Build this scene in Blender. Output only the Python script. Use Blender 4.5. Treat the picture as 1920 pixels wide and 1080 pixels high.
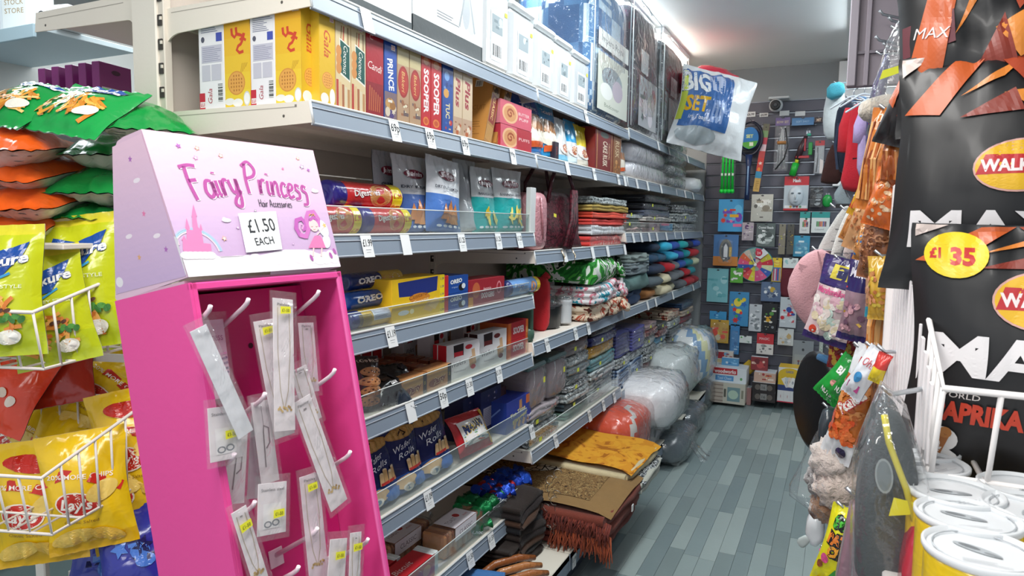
import bpy, math, random
import numpy as np
from mathutils import Vector, Matrix, Euler, noise
for o in list(bpy.data.objects): bpy.data.objects.remove(o)
SC = bpy.context.scene; COL = SC.collection
PI = math.pi
# ------------------------------------------------------------------ camera
F_PX = 1280.0; EYE = 1.47
def _axes():
    r = math.radians(0.85)
    v = np.array([(1577-960)/F_PX, -(428-540)/F_PX, -1.0]); v /= np.linalg.norm(v)
    h = np.array([math.cos(r), -math.sin(r), 0])
    n = np.cross(h, v); n /= np.linalg.norm(n)
    if n[1] < 0: n = -n
    return np.array([np.cross(v, n), v, n])
RC = _axes()
cd = bpy.data.cameras.new('camera'); cam = bpy.data.objects.new('camera', cd); COL.objects.link(cam)
cd.sensor_width = 36; cd.lens = 36*F_PX/1920; cd.clip_start = .02
M = Matrix([list(RC[i]) for i in range(3)]).to_4x4(); M.translation = (0, 0, EYE); cam.matrix_world = M
SC.camera = cam
cd.dof.use_dof = True; cd.dof.focus_distance = 2.0; cd.dof.aperture_fstop = 13.0
# ------------------------------------------------------------------ world, exposure, lights
SC.view_settings.view_transform = 'Standard'; SC.view_settings.look = 'None'
SC.view_settings.exposure = 0.1; SC.view_settings.gamma = 1; SC.view_settings.use_curve_mapping = False
W = bpy.data.worlds.new('world'); SC.world = W; W.use_nodes = True
W.node_tree.nodes['Background'].inputs[0].default_value = (.86, .93, 1, 1)
W.node_tree.nodes['Background'].inputs[1].default_value = 0.75
def area(name, loc, sx, sy, power, col=(1, 1, 1), rot=(0, 0, 0)):
    l = bpy.data.lights.new(name, 'AREA'); l.shape = 'RECTANGLE'; l.size = sx; l.size_y = sy; l.energy = power; l.color = col
    o = bpy.data.objects.new(name, l); COL.objects.link(o); o.location = loc; o.rotation_euler = rot
    return o
CEIL = 2.78
COOL = (.90, .97, 1.0)
area('light_front', (-.4, -.9, CEIL-.12), .3, 1.5, 31, (1, .97, .93))
area('light_near', (-.55, .7, CEIL-.12), .3, 1.3, 26, (1, .98, .95))
area('light_mid', (-.55, 2.6, CEIL-.12), .25, 1.3, 24, COOL)
area('light_shelf_top', (-1.35, 3.5, CEIL-.07), .2, 1.1, 22, COOL)
area('light_far', (-1.25, 5.0, CEIL-.07), .15, .8, 14, (1, .88, .78))
area('light_right', (.45, 4.6, CEIL-.1), .15, 1.2, 20, COOL)
area('light_aisle_two', (-2.6, 1.8, CEIL-.1), .3, 2.0, 26, COOL)
# ------------------------------------------------------------------ pixel measuring (points of the photo taken onto real planes)
def ray(px, py): return RC @ np.array([(px-960)/F_PX, -(py-540)/F_PX, -1.0])
def A(px, py, x=None, y=None, z=None):
    d = ray(px, py)
    t = x/d[0] if x is not None else y/d[1] if y is not None else (z-EYE)/d[2]
    return Vector((d[0]*t, d[1]*t, EYE+d[2]*t))
def yat(px, x, z):
    a = RC.T @ np.array([x, 0, z-EYE]); b = RC.T @ np.array([0, 1, 0]); t = (px-960)/F_PX
    return float(-(a[0]+t*a[2])/(b[0]+t*b[2]))
def xat(px, y, z):
    a = RC.T @ np.array([0, y, z-EYE]); b = RC.T @ np.array([1, 0, 0]); t = (px-960)/F_PX
    return float(-(a[0]+t*a[2])/(b[0]+t*b[2]))
def zat(py, x, y):
    a = RC.T @ np.array([x, y, -EYE]); b = RC.T @ np.array([0, 0, 1]); t = (py-540)/F_PX
    return float(-(a[1]-t*a[2])/(b[1]-t*b[2]))
# ------------------------------------------------------------------ materials
def lin(h):
    if isinstance(h, str):
        h = h.lstrip('#'); c = [int(h[i:i+2], 16)/255 for i in (0, 2, 4)]
    else: c = h
    return tuple(x/12.92 if x <= .04045 else ((x+.055)/1.055)**2.4 for x in c)
MATS = {}
def mat(name, rough=.5, metal=0, bump=None, coat=0, col=None, vary=.0, vscale=8, sheen=0, trans=0, spec=.5):
    m = bpy.data.materials.new(name); m.use_nodes = True; nt = m.node_tree; N = nt.nodes; L = nt.links
    b = N['Principled BSDF']; b.inputs['Roughness'].default_value = rough; b.inputs['Metallic'].default_value = metal
    b.inputs['Coat Weight'].default_value = coat; b.inputs['Coat Roughness'].default_value = .12
    b.inputs['Specular IOR Level'].default_value = spec
    b.inputs['Sheen Weight'].default_value = sheen
    tc = N.new('ShaderNodeTexCoord')
    if col is None:
        a = N.new('ShaderNodeAttribute'); a.attribute_name = 'Col'; out = a.outputs['Color']
    else:
        a = N.new('ShaderNodeRGB'); a.outputs[0].default_value = (*lin(col), 1); out = a.outputs[0]
    if vary:
        n = N.new('ShaderNodeTexNoise'); n.inputs['Scale'].default_value = vscale; n.inputs['Detail'].default_value = 4
        L.new(tc.outputs['Object'], n.inputs['Vector'])
        r = N.new('ShaderNodeMapRange'); r.inputs[3].default_value = 1-vary; r.inputs[4].default_value = 1+vary
        L.new(n.outputs[0], r.inputs[0])
        x = N.new('ShaderNodeVectorMath'); x.operation = 'SCALE'; L.new(out, x.inputs[0]); L.new(r.outputs[0], x.inputs['Scale']); out = x.outputs[0]
    L.new(out, b.inputs['Base Color'])
    if bump:
        sc, st, det = bump
        n = N.new('ShaderNodeTexNoise'); n.inputs['Scale'].default_value = sc; n.inputs['Detail'].default_value = det
        n.inputs['Distortion'].default_value = .6
        L.new(tc.outputs['Object'], n.inputs['Vector'])
        p = N.new('ShaderNodeBump'); p.inputs['Strength'].default_value = st; p.inputs['Distance'].default_value = .01
        L.new(n.outputs[0], p.inputs['Height']); L.new(p.outputs[0], b.inputs['Normal'])
    MATS[name] = m; return m
mat('film', .22, bump=(28, .35, 2), coat=.3)
mat('film_soft', .42, bump=(14, .12, 1), coat=.1)
mat('foil', .28, metal=.55, bump=(40, .6, 3))
mat('card', .42, bump=(60, .04, 2), coat=.15)
mat('paper', .7, vary=.03)
mat('cloth', .95, bump=(220, .35, 3), vary=.12, vscale=30, sheen=.06)
mat('plush', 1, bump=(90, .9, 4), vary=.15, vscale=40, sheen=.6)
mat('plastic', .35, bump=(15, .03, 1))
mat('paint', .5, bump=(90, .03, 2), vary=.03, vscale=3)
mat('metal', .3, metal=.9, bump=(40, .03, 1))
mat('food', .6, bump=(70, .4, 3), vary=.2, vscale=60)
mat('vinyl', .42, vary=.08, vscale=4, bump=(30, .05, 3))
mat('leather', .3, bump=(55, .5, 2), coat=.3)
def clearmat(name, haze, bump, rough=.08, tint=(1, 1, 1)):
    m = bpy.data.materials.new(name); m.use_nodes = True; nt = m.node_tree; N = nt.nodes; L = nt.links
    N.remove(N['Principled BSDF']); out = N['Material Output']
    tr = N.new('ShaderNodeBsdfTransparent'); tr.inputs[0].default_value = (*tint, 1)
    gl = N.new('ShaderNodeBsdfGlossy'); gl.inputs['Roughness'].default_value = rough
    df = N.new('ShaderNodeBsdfDiffuse'); df.inputs[0].default_value = (.85, .88, .9, 1)
    tc = N.new('ShaderNodeTexCoord'); n = N.new('ShaderNodeTexNoise'); n.inputs['Scale'].default_value = bump[0]; n.inputs['Detail'].default_value = 3; n.inputs['Distortion'].default_value = 1.2
    bp = N.new('ShaderNodeBump'); bp.inputs['Strength'].default_value = bump[1]; bp.inputs['Distance'].default_value = .02
    L.new(tc.outputs['Object'], n.inputs['Vector']); L.new(n.outputs[0], bp.inputs['Height'])
    fr = N.new('ShaderNodeLayerWeight'); fr.inputs[0].default_value = .5
    pw = N.new('ShaderNodeMath'); pw.operation = 'POWER'; pw.inputs[1].default_value = 3.5; L.new(fr.outputs['Facing'], pw.inputs[0])
    ad = N.new('ShaderNodeMath'); ad.operation = 'MULTIPLY_ADD'; ad.inputs[1].default_value = .8; ad.inputs[2].default_value = .05; ad.use_clamp = True
    L.new(bp.outputs[0], gl.inputs['Normal']); L.new(bp.outputs[0], fr.inputs['Normal'])
    L.new(pw.outputs[0], ad.inputs[0])
    m1 = N.new('ShaderNodeMixShader'); m1.inputs[0].default_value = haze; L.new(tr.outputs[0], m1.inputs[1]); L.new(df.outputs[0], m1.inputs[2])
    m2 = N.new('ShaderNodeMixShader'); L.new(ad.outputs[0], m2.inputs[0]); L.new(m1.outputs[0], m2.inputs[1]); L.new(gl.outputs[0], m2.inputs[2])
    L.new(m2.outputs[0], out.inputs[0]); MATS[name] = m
clearmat('clear', .05, (14, .9))
clearmat('cloudy', .72, (6, .3), .15)
clearmat('acrylic', .06, (3, .02), .03, (.93, .97, .96))
def patmat(name, cols, scale, dist=1.5, kind='noise', rough=.9, bump=.15):
    m = mat(name, rough, bump=(200, bump, 2), col='#ffffff', sheen=.0, spec=.3); nt = m.node_tree; N = nt.nodes; L = nt.links
    tc = [n for n in N if n.type == 'TEX_COORD'][0]; b = N['Principled BSDF']
    if kind == 'noise':
        t = N.new('ShaderNodeTexNoise'); t.inputs['Scale'].default_value = scale; t.inputs['Detail'].default_value = 2; t.inputs['Distortion'].default_value = dist; o = t.outputs[0]
    elif kind == 'wave':
        t = N.new('ShaderNodeTexWave'); t.inputs['Scale'].default_value = scale; t.inputs['Distortion'].default_value = dist; o = t.outputs['Fac']; t.bands_direction = 'Y'
    else:
        t = N.new('ShaderNodeTexVoronoi'); t.inputs['Scale'].default_value = scale; t.feature = 'DISTANCE_TO_EDGE' if kind == 'crack' else 'F1'; o = t.outputs['Distance']
    L.new(tc.outputs['Object'], t.inputs['Vector'])
    r = N.new('ShaderNodeValToRGB'); r.color_ramp.interpolation = 'CONSTANT'; e = r.color_ramp.elements
    lo, hi = (.3, .7) if kind == 'noise' else (0, 1) if kind == 'wave' else (0, .35) if kind == 'crack' else (0, .8)
    for i, c in enumerate(cols):
        p = lo+(hi-lo)*i/len(cols); p = 0 if i == 0 else p
        q = e[i] if i < 2 else e.new(p); q.position = p; q.color = (*lin(c), 1)
    L.new(o, r.inputs[0]); L.new(r.outputs[0], b.inputs['Base Color'])
patmat('leafprint', ['#14401f', '#e6ebe4', '#2c8a34', '#1f6a2a', '#48a83e', '#e3e9e0', '#16351c'], 5, 2.5)
patmat('bluefloral', ['#e9e6e6', '#3aa3b8', '#ece8e8', '#e6dfe2', '#d98a98', '#ece9ea'], 7, 2)
patmat('ethnic', ['#5a2a20', '#e0cbb0', '#e6d5bd', '#b3533c', '#e2cfb5'], 9, 1.5)
patmat('tapestry', ['#3c2b1c', '#8a6c44', '#6b4d2e', '#a88a5a', '#4a3320', '#b39a68'], 26, 3)
patmat('lattice', ['#2b241f', '#d8d2c2', '#d8d2c2', '#c9c2b0'], 30, 0, 'crack')
patmat('goldrug', ['#b06a1c', '#d9932a', '#e0a030', '#e0a030', '#d08a26'], 6, 2)
patmat('greyfloral', ['#c9cfcd', '#5c6468', '#b7bfbe', '#8d9698', '#d8dcda'], 18, 2)
patmat('blackwhite', ['#24272a', '#cfd3d3', '#34383c', '#aeb4b6', '#1d2023'], 20, 2)
patmat('stripes', ['#8d9a9c', '#dfe3e2', '#59666c', '#c3cbcb'], 9, .5, 'wave')
patmat('bluestripe', ['#31496e', '#8fa9c8', '#243654', '#b9c8da'], 14, .5, 'wave')
patmat('maroonprint', ['#4a2428', '#8d5a58', '#5a2c30', '#c9b0a8'], 16, 2)
patmat('croc', ['#2c0d14', '#571c28', '#4a1822', '#5c1f2c'], 40, 0, 'crack', .42, .3)
# ------------------------------------------------------------------ mesh builder
TXT = {}
def text_geo(s, bold):
    k = (s, bold)
    if k not in TXT:
        c = bpy.data.curves.new('t', 'FONT'); c.body = s; c.size = 1; c.offset = bold; c.resolution_u = 2
        o = bpy.data.objects.new('t', c); COL.objects.link(o)
        me = bpy.data.meshes.new_from_object(o.evaluated_get(bpy.context.evaluated_depsgraph_get()))
        vs = [(v.co.x, v.co.y) for v in me.vertices]; fs = [tuple(p.vertices) for p in me.polygons]
        bpy.data.objects.remove(o); bpy.data.curves.remove(c); bpy.data.meshes.remove(me)
        if vs:
            x0 = min(v[0] for v in vs); x1 = max(v[0] for v in vs); y0 = min(v[1] for v in vs); y1 = max(v[1] for v in vs)
        else: x0 = x1 = y0 = y1 = 0
        TXT[k] = (vs, fs, x0, x1, y0, y1)
    return TXT[k]
def plane(o, ux, uy):
    o = Vector(o); ux = Vector(ux).normalized(); uy = Vector(uy).normalized(); n = ux.cross(uy)
    return lambda u, v, f=0: o+ux*u+uy*v+n*f
from mathutils.geometry import tessellate_polygon
def curved(f): return hasattr(f, '__self__') or getattr(f, 'curved', False)
class MB:
    def __init__(s, m='card'):
        s.v = []; s.f = []; s.c = []; s.m = []; s.mat = m; s.lay = 1; s.sm = []; s.smooth = False; s.T = None
    def V(s, p):
        p = Vector(p)
        s.v.append(tuple(s.T @ p) if s.T is not None else tuple(p)); return len(s.v)-1
    def face(s, idx, col, m=None, smooth=None):
        s.f.append(tuple(idx)); s.c.append(col if isinstance(col, tuple) else lin(col)); s.m.append(m or s.mat); s.sm.append(s.smooth if smooth is None else smooth)
    def poly(s, pts, col, m=None): s.face([s.V(p) for p in pts], col, m)
    def box(s, c, size, col, m=None, b=0.0):
        x, y, z = c; a, d, h = (q/2 for q in size); cl = lin(col) if isinstance(col, str) else col
        b = min(b, a*.9, d*.9, h*.9)
        if b <= 0:
            i = [s.V((x+sx*a, y+sy*d, z+sz*h)) for sz in (-1, 1) for sy in (-1, 1) for sx in (-1, 1)]
            for q in ((0, 2, 3, 1), (4, 5, 7, 6), (0, 1, 5, 4), (2, 6, 7, 3), (0, 4, 6, 2), (1, 3, 7, 5)): s.face([i[k] for k in q], cl, m, False)
            return
        P = {}
        for sz in (-1, 1):
            for sy in (-1, 1):
                for sx in (-1, 1):
                    P[sx, sy, sz] = (s.V((x+sx*a, y+sy*(d-b), z+sz*(h-b))), s.V((x+sx*(a-b), y+sy*d, z+sz*(h-b))), s.V((x+sx*(a-b), y+sy*(d-b), z+sz*h)))
        def g(k, *ks): return [P[q][k] for q in ks]
        for t in (-1, 1):
            s.face(g(0, (t, -1, -1), (t, 1, -1), (t, 1, 1), (t, -1, 1))[::t], cl, m)
            s.face(g(1, (-1, t, -1), (1, t, -1), (1, t, 1), (-1, t, 1))[::-t], cl, m)
            s.face(g(2, (-1, -1, t), (1, -1, t), (1, 1, t), (-1, 1, t))[::t], cl, m)
        for t in (-1, 1):
            for r in (-1, 1):
                s.face([P[t, r, -1][0], P[t, r, 1][0], P[t, r, 1][1], P[t, r, -1][1]][::t*r], cl, m)
                s.face([P[t, -1, r][0], P[t, -1, r][2], P[t, 1, r][2], P[t, 1, r][0]][::t*r], cl, m)
                s.face([P[-1, t, r][1], P[1, t, r][1], P[1, t, r][2], P[-1, t, r][2]][::-t*r], cl, m)
        for k in P: s.face(list(P[k])[::-k[0]*k[1]*k[2]], cl, m)
    def tube(s, pts, r, col, m=None, n=6, closed=False):
        pts = [Vector(p) for p in pts]; rings = []; rr = r if isinstance(r, (list, tuple)) else [r]*len(pts); cl = lin(col) if isinstance(col, str) else col
        ref = None
        for i, p in enumerate(pts):
            if closed: d = pts[(i+1) % len(pts)]-pts[i-1]
            else: d = pts[min(i+1, len(pts)-1)]-pts[max(i-1, 0)]
            if d.length < 1e-9: d = Vector((0, 0, 1))
            d.normalize()
            if ref is None: ref = Vector((0, 0, 1)) if abs(d.z) < .9 else Vector((1, 0, 0))
            a = d.cross(ref); 
            if a.length < 1e-4: a = d.orthogonal()
            a.normalize(); b = d.cross(a); ref = b.cross(d) if False else ref
            rings.append([s.V(p+(a*math.cos(t)+b*math.sin(t))*rr[i]) for t in (2*PI*k/n for k in range(n))])
        R = len(rings)
        for i in range(R if closed else R-1):
            q, w = rings[i], rings[(i+1) % R]
            for k in range(n): s.face([q[k], w[k], w[(k+1) % n], q[(k+1) % n]], cl, m, True)
        if not closed:
            s.face(rings[0][::1], cl, m, False); s.face(rings[-1][::-1], cl, m, False)
    def lathe(s, prof, n=20, col='#ffffff', m=None, axis='z', cols=None, c=(0, 0, 0)):
        rings = []; c = Vector(c); cl = lin(col) if isinstance(col, str) else col
        for r, h in prof:
            ring = []
            for k in range(n):
                t = 2*PI*k/n; x, y = r*math.cos(t), r*math.sin(t)
                p = (x, y, h) if axis == 'z' else (h, x, y) if axis == 'x' else (y, h, x)
                ring.append(s.V(c+Vector(p)))
            rings.append(ring)
        for i in range(len(rings)-1):
            cc = cl if cols is None else lin(cols[i])
            for k in range(n): s.face([rings[i][k], rings[i][(k+1) % n], rings[i+1][(k+1) % n], rings[i+1][k]], cc, m, True)
        s.face(rings[0][::-1], cl if cols is None else lin(cols[0]), m, False); s.face(rings[-1], cl if cols is None else lin(cols[-1]), m, False)
    def blob(s, c, size, col, m=None, e=2.4, nu=16, nv=10, amp=0, fr=3, seed=0, colf=None, sq=None):
        a, d, h = (q/2 for q in size); c = Vector(c); cl = lin(col) if isinstance(col, str) else col; sq = sq or e
        def sp(x, p): return math.copysign(abs(x)**(2/p), x)
        R = []
        for j in range(nv+1):
            ph = -PI/2+PI*j/nv; ring = []
            for i in range(nu):
                th = 2*PI*i/nu
                p = Vector((a*sp(math.cos(ph), e)*sp(math.cos(th), sq), d*sp(math.cos(ph), e)*sp(math.sin(th), sq), h*sp(math.sin(ph), e)))
                if amp:
                    k = noise.noise(Vector((p.x/a, p.y/d, p.z/h))*fr+Vector((seed*7.3, seed, 3)))
                    p = p*(1+amp*k)
                ring.append(s.V(c+p))
            R.append(ring)
        for j in range(nv):
            for i in range(nu):
                cc = lin(colf(i/nu, j/nv)) if colf else cl
                s.face([R[j][i], R[j][(i+1) % nu], R[j+1][(i+1) % nu], R[j+1][i]], cc, m, True)
    # ---- flat print, laid on any frame f(u, v, offset)
    def tri(s, f, a, b, c, o, col, L):
        st = [(a, b, c)]
        while st:
            t = st.pop(); e = [math.dist(t[i], t[(i+1) % 3]) for i in range(3)]; k = e.index(max(e))
            if e[k] > L and len(st) < 3000:
                p, q, r = t[k], t[(k+1) % 3], t[(k+2) % 3]; m_ = ((p[0]+q[0])/2, (p[1]+q[1])/2); st += [(p, m_, r), (m_, q, r)]
            else: s.face([s.V(f(x, y, o)) for x, y in t], col, None, True)
    def _o(s): s.lay += 1; return .0003+.000012*s.lay
    def rect(s, f, u0, v0, u1, v1, col, n=1, m=None, sub=1):
        o = s._o(); nx = max(1, n); ny = max(1, sub); cl = lin(col) if isinstance(col, str) else col
        g = [[s.V(f(u0+(u1-u0)*i/nx, v0+(v1-v0)*j/ny, o)) for i in range(nx+1)] for j in range(ny+1)]
        for j in range(ny):
            for i in range(nx): s.face([g[j][i], g[j][i+1], g[j+1][i+1], g[j+1][i]], cl, m)
    def shape(s, f, pts, col, m=None):
        o = s._o()
        if curved(f):
            g_ = tessellate_polygon([[Vector((u, v, 0)) for u, v in pts]]); ar = sum(pts[i][0]*pts[(i+1) % len(pts)][1]-pts[(i+1) % len(pts)][0]*pts[i][1] for i in range(len(pts)))
            for t in g_: s.tri(f, *(tuple(pts[i]) for i in t), o, lin(col) if isinstance(col, str) else col, .009)
            return
        s.face([s.V(f(u, v, o)) for u, v in pts], col, m)
    def ell(s, f, u, v, ru, rv, col, n=18, rot=0, m=None):
        ca, sa = math.cos(rot), math.sin(rot)
        if curved(f) and max(ru, rv) > .018:
            s.shape(f, [(u+ru*math.cos(2*PI*k/n)*ca-rv*math.sin(2*PI*k/n)*sa, v+ru*math.cos(2*PI*k/n)*sa+rv*math.sin(2*PI*k/n)*ca) for k in range(n)], col); return
        o = s._o(); c = s.V(f(u, v, o)); R = []
        for k in range(n):
            t = 2*PI*k/n; x, y = ru*math.cos(t), rv*math.sin(t)
            R.append(s.V(f(u+x*ca-y*sa, v+x*sa+y*ca, o)))
        for k in range(n): s.face([c, R[k], R[(k+1) % n]], col, m)
    def star(s, f, u, v, r, col, rot=.3, n=5, q=.45):
        s.shape(f, [(u+(r if k % 2 == 0 else r*q)*math.cos(rot+PI*k/n+PI/2), v+(r if k % 2 == 0 else r*q)*math.sin(rot+PI*k/n+PI/2)) for k in range(2*n)], col)
    def stroke(s, f, pts, w, col):
        o = s._o(); P = [Vector((p[0], p[1])) for p in pts]; L = []
        for i, p in enumerate(P):
            d = P[min(i+1, len(P)-1)]-P[max(i-1, 0)]
            if d.length < 1e-9: d = Vector((1, 0))
            d.normalize(); q = Vector((-d.y, d.x))*w/2
            L.append((s.V(f(p.x+q.x, p.y+q.y, o)), s.V(f(p.x-q.x, p.y-q.y, o))))
        for a, b in zip(L, L[1:]): s.face([a[1], b[1], b[0], a[0]], col)
    def text(s, f, t, u, v, size, col, rot=0, al='c', bold=.0, sx=1, shear=0, out=None, ow=.05, fit=None):
        """letters centred on (u, v); size = cap height; fit = full width"""
        vs, fs, x0, x1, y0, y1 = text_geo(t, bold)
        if out: s.text(f, t, u, v, size, out, rot, al, bold+ow, sx, shear, fit=fit)
        k = size/.7
        if fit: sx = fit/max(1e-6, (x1-x0)*k)
        cx = (x0+x1)/2 if al == 'c' else x0; cy = .35
        ca, sa = math.cos(rot), math.sin(rot); o = s._o(); b = len(s.v)
        if curved(f) and size > .012:
            P2 = []
            for x, y in vs: X = ((x-cx)+shear*(y-cy))*k*sx; Y = (y-cy)*k; P2.append((u+X*ca-Y*sa, v+X*sa+Y*ca))
            cl = lin(col) if isinstance(col, str) else col
            for q in fs:
                g_ = [(0, 1, 2)] if len(q) == 3 else tessellate_polygon([[Vector((*P2[i], 0)) for i in q]])
                for t in g_: s.tri(f, *(P2[q[i]] for i in t), o, cl, .009)
            return
        cl = lin(col) if isinstance(col, str) else col
        for x, y in vs:
            X = ((x-cx)+shear*(y-cy))*k*sx; Y = (y-cy)*k
            s.V(f(u+X*ca-Y*sa, v+X*sa+Y*ca, o))
        for q in fs: s.face([b+i for i in q], cl)
    def lines(s, f, u0, v0, u1, v1, n, col, fill=.5, seed=1, vert=False):
        R = random.Random(seed)
        for i in range(n):
            if vert:
                a = u0+(u1-u0)*(i+.2)/n; b = a+(u1-u0)/n*fill; s.rect(f, a, v0, b, v1-(v1-v0)*R.random()*.15, col); s.lay -= 1
            else:
                a = v0+(v1-v0)*(i+.2)/n; b = a+(v1-v0)/n*fill; s.rect(f, u0, a, u1-(u1-u0)*R.random()**2*.5, b, col); s.lay -= 1
    def bars(s, f, u0, v0, u1, v1, col='#222222', vert=True, seed=3):
        R = random.Random(seed); n = 14; t = 0
        s.rect(f, u0, v0, u1, v1, '#f4f4f4')
        for i in range(n):
            w = R.choice((.3, .5, .8))/n
            if vert: s.rect(f, u0+(u1-u0)*i/n, v0, u0+(u1-u0)*(i/n+w), v1, col)
            else: s.rect(f, u0, v0+(v1-v0)*i/n, u1, v0+(v1-v0)*(i/n+w), col)
            s.lay -= 1
    def busy(s, f, u0, v0, u1, v1, pal, n=10, seed=0, big=.28):
        R = random.Random(seed); w = u1-u0; h = v1-v0
        for i in range(n):
            c = R.choice(pal); u = u0+w*R.uniform(.12, .88); v = v0+h*R.uniform(.12, .88); r = min(w, h)*R.uniform(.08, big)
            k = R.random()
            if k < .5: s.ell(f, u, v, min(r, u-u0, u1-u), min(r*R.uniform(.5, 1.2), v-v0, v1-v), c, 12)
            elif k < .75: s.rect(f, max(u0, u-r), max(v0, v-r*.35), min(u1, u+r), min(v1, v+r*.35), c)
            else: s.star(f, u, v, min(r, u-u0, u1-u, v-v0, v1-v), c, R.random()*3, R.choice((5, 6, 8)), .5)
    def build(s, name, parent=None, label=None, cat=None, group=None, kind=None, loc=None, rot=None):
        me = bpy.data.meshes.new(name); me.from_pydata(s.v, [], s.f)
        names = list(dict.fromkeys(s.m))
        for n in names: me.materials.append(MATS[n])
        ix = {n: i for i, n in enumerate(names)}
        me.polygons.foreach_set('material_index', [ix[m] for m in s.m])
        me.polygons.foreach_set('use_smooth', s.sm)
        ca = me.color_attributes.new('Col', 'FLOAT_COLOR', 'CORNER')
        lens = [len(q) for q in s.f]
        arr = np.repeat(np.array([(*c, 1) for c in s.c], dtype=np.float32).reshape(-1, 4), lens, axis=0)
        ca.data.foreach_set('color', arr.ravel()); me.update()
        o = bpy.data.objects.new(name, me); COL.objects.link(o)
        if parent: o.parent = parent
        return tag(o, label, cat, group, kind, loc, rot)
def tag(o, label=None, cat=None, group=None, kind=None, loc=None, rot=None):
    if label: o['label'] = label
    if cat: o['category'] = cat
    if group: o['group'] = group
    if kind: o['kind'] = kind
    if loc is not None: o.location = loc
    if rot is not None:
        o.rotation_euler = rot if isinstance(rot, (tuple, list, Euler)) else (0, 0, rot)
    return o
def empty(name, label, cat, loc=(0, 0, 0), rot=0, group=None, kind=None):
    o = bpy.data.objects.new(name, None); COL.objects.link(o); o.empty_display_size = .05
    return tag(o, label, cat, group, kind, loc, rot)
def copy_tree(o, parent=None):
    c = o.copy(); COL.objects.link(c); c.parent = parent
    for ch in list(o.children): copy_tree(ch, c)
    return c
# ------------------------------------------------------------------ frames of a box standing on z = 0, front towards -Y
def ff(w, d, h): return plane((-w/2, -d/2, 0), (1, 0, 0), (0, 0, 1))
def fl(w, d, h): return plane((-w/2, d/2, 0), (0, -1, 0), (0, 0, 1))
def fr_(w, d, h): return plane((w/2, -d/2, 0), (0, 1, 0), (0, 0, 1))
def ft(w, d, h): return plane((-w/2, -d/2, h), (1, 0, 0), (0, 1, 0))
def carton(w, d, h, col, front=None, left=None, top=None, right=None, m='card', b=.0015, post=None):
    mb = MB(m); mb.box((0, 0, h/2), (w, d, h), col, b=b)
    if front: front(mb, ff(w, d, h), w, h)
    if left: left(mb, fl(w, d, h), d, h)
    if right: right(mb, fr_(w, d, h), d, h)
    if top: top(mb, ft(w, d, h), w, d)
    if post: post(mb)
    return mb
# ------------------------------------------------------------------ pillow bag, origin in its centre, front towards -Y
class Bag:
    def __init__(s, w, h, t, seed=0, front='#dddddd', back='#c8c8c8', colf=None, nu=18, nv=24, bend=0, crease=1.0, m='film', seal=.05, stand=False, sq=.55):
        s.w, s.h, s.t, s.seed, s.bend, s.cr, s.seal, s.stand, s.sq = w, h, t, seed, bend, crease, seal, stand, sq
        s.mb = MB(m); mb = s.mb; cf = colf or (lambda a, b: front)
        for side in (1, -1):
            g = [[mb.V(s.P(i/nu, j/nv, side)) for i in range(nu+1)] for j in range(nv+1)]
            for j in range(nv):
                for i in range(nu):
                    q = [g[j][i], g[j][i+1], g[j+1][i+1], g[j+1][i]]
                    mb.face(q if side == 1 else q[::-1], cf((i+.5)/nu, (j+.5)/nv) if side == 1 else back, None, True)
    def P(s, a, b, side, off=0):
        sd = s.seed*3.17; x = (a-.5)*s.w; z = (b-.5)*s.h
        bb = min(1, max(0, (b-s.seal)/(1-2*s.seal))) if not s.stand else min(1, max(0, b/(1-s.seal)))
        pt = (math.sin(PI*bb))**.6 if not s.stand else (1-bb**2.2)**.8 if bb < 1 else 0
        if s.stand: pt = min(pt, (max(0, bb)*18+.35) if bb < .04 else 1)
        pa = max(0, math.sin(PI*a))**s.sq
        th = s.t/2*pt*pa
        ed = math.exp(-((bb)/.13)**2)*(0 if s.stand else 1)+math.exp(-((1-bb)/.15)**2)
        th += s.cr*.07*s.t*ed*pa*(math.sin(a*26+sd*5+side)+.7*math.sin(a*47+sd))*(.3 if pt < .05 else 1)
        n1 = noise.noise(Vector((a*4+sd, b*5, side*2.1+sd))); n2 = noise.noise(Vector((a*9+sd, b*3+a*6, side*3+sd)))
        th += s.cr*s.t*(.11*n1+.07*abs(n2))*min(1, pt*2)*pa
        th = max(th, .0007)+.0004
        x *= 1-.10*math.sin(PI*bb)*(1 if not s.stand else .3)
        x += .02*s.w*noise.noise(Vector((sd, b*3, 1)))
        y = -side*(th+off)
        if s.bend: y += -s.bend*max(0, b-.45)**2*s.h*2
        y += .05*s.t*noise.noise(Vector((a*2, b*2, sd)))*2
        if bb <= 0 or bb >= 1: y += .0025*math.sin(a*40+sd)
        return Vector((x, y, z))
    def f(s, u, v, o=0): return s.P(min(.999, max(.001, u/s.w)), min(.999, max(.001, v/s.h)), 1, (o-.0003)*14+.0012+s.w*.006)
    def fb(s, u, v, o=0): return s.P(min(.999, max(.001, u/s.w)), min(.999, max(.001, v/s.h)), -1, o*2.2+.0006)
def eul(yaw=0, lean=0, roll=0):
    """turn about Z, lean back (top away from the front), roll in the picture of its own front"""
    return (Matrix.Rotation(yaw, 3, 'Z') @ Matrix.Rotation(-lean, 3, 'X') @ Matrix.Rotation(roll, 3, 'Y')).to_euler()
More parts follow.
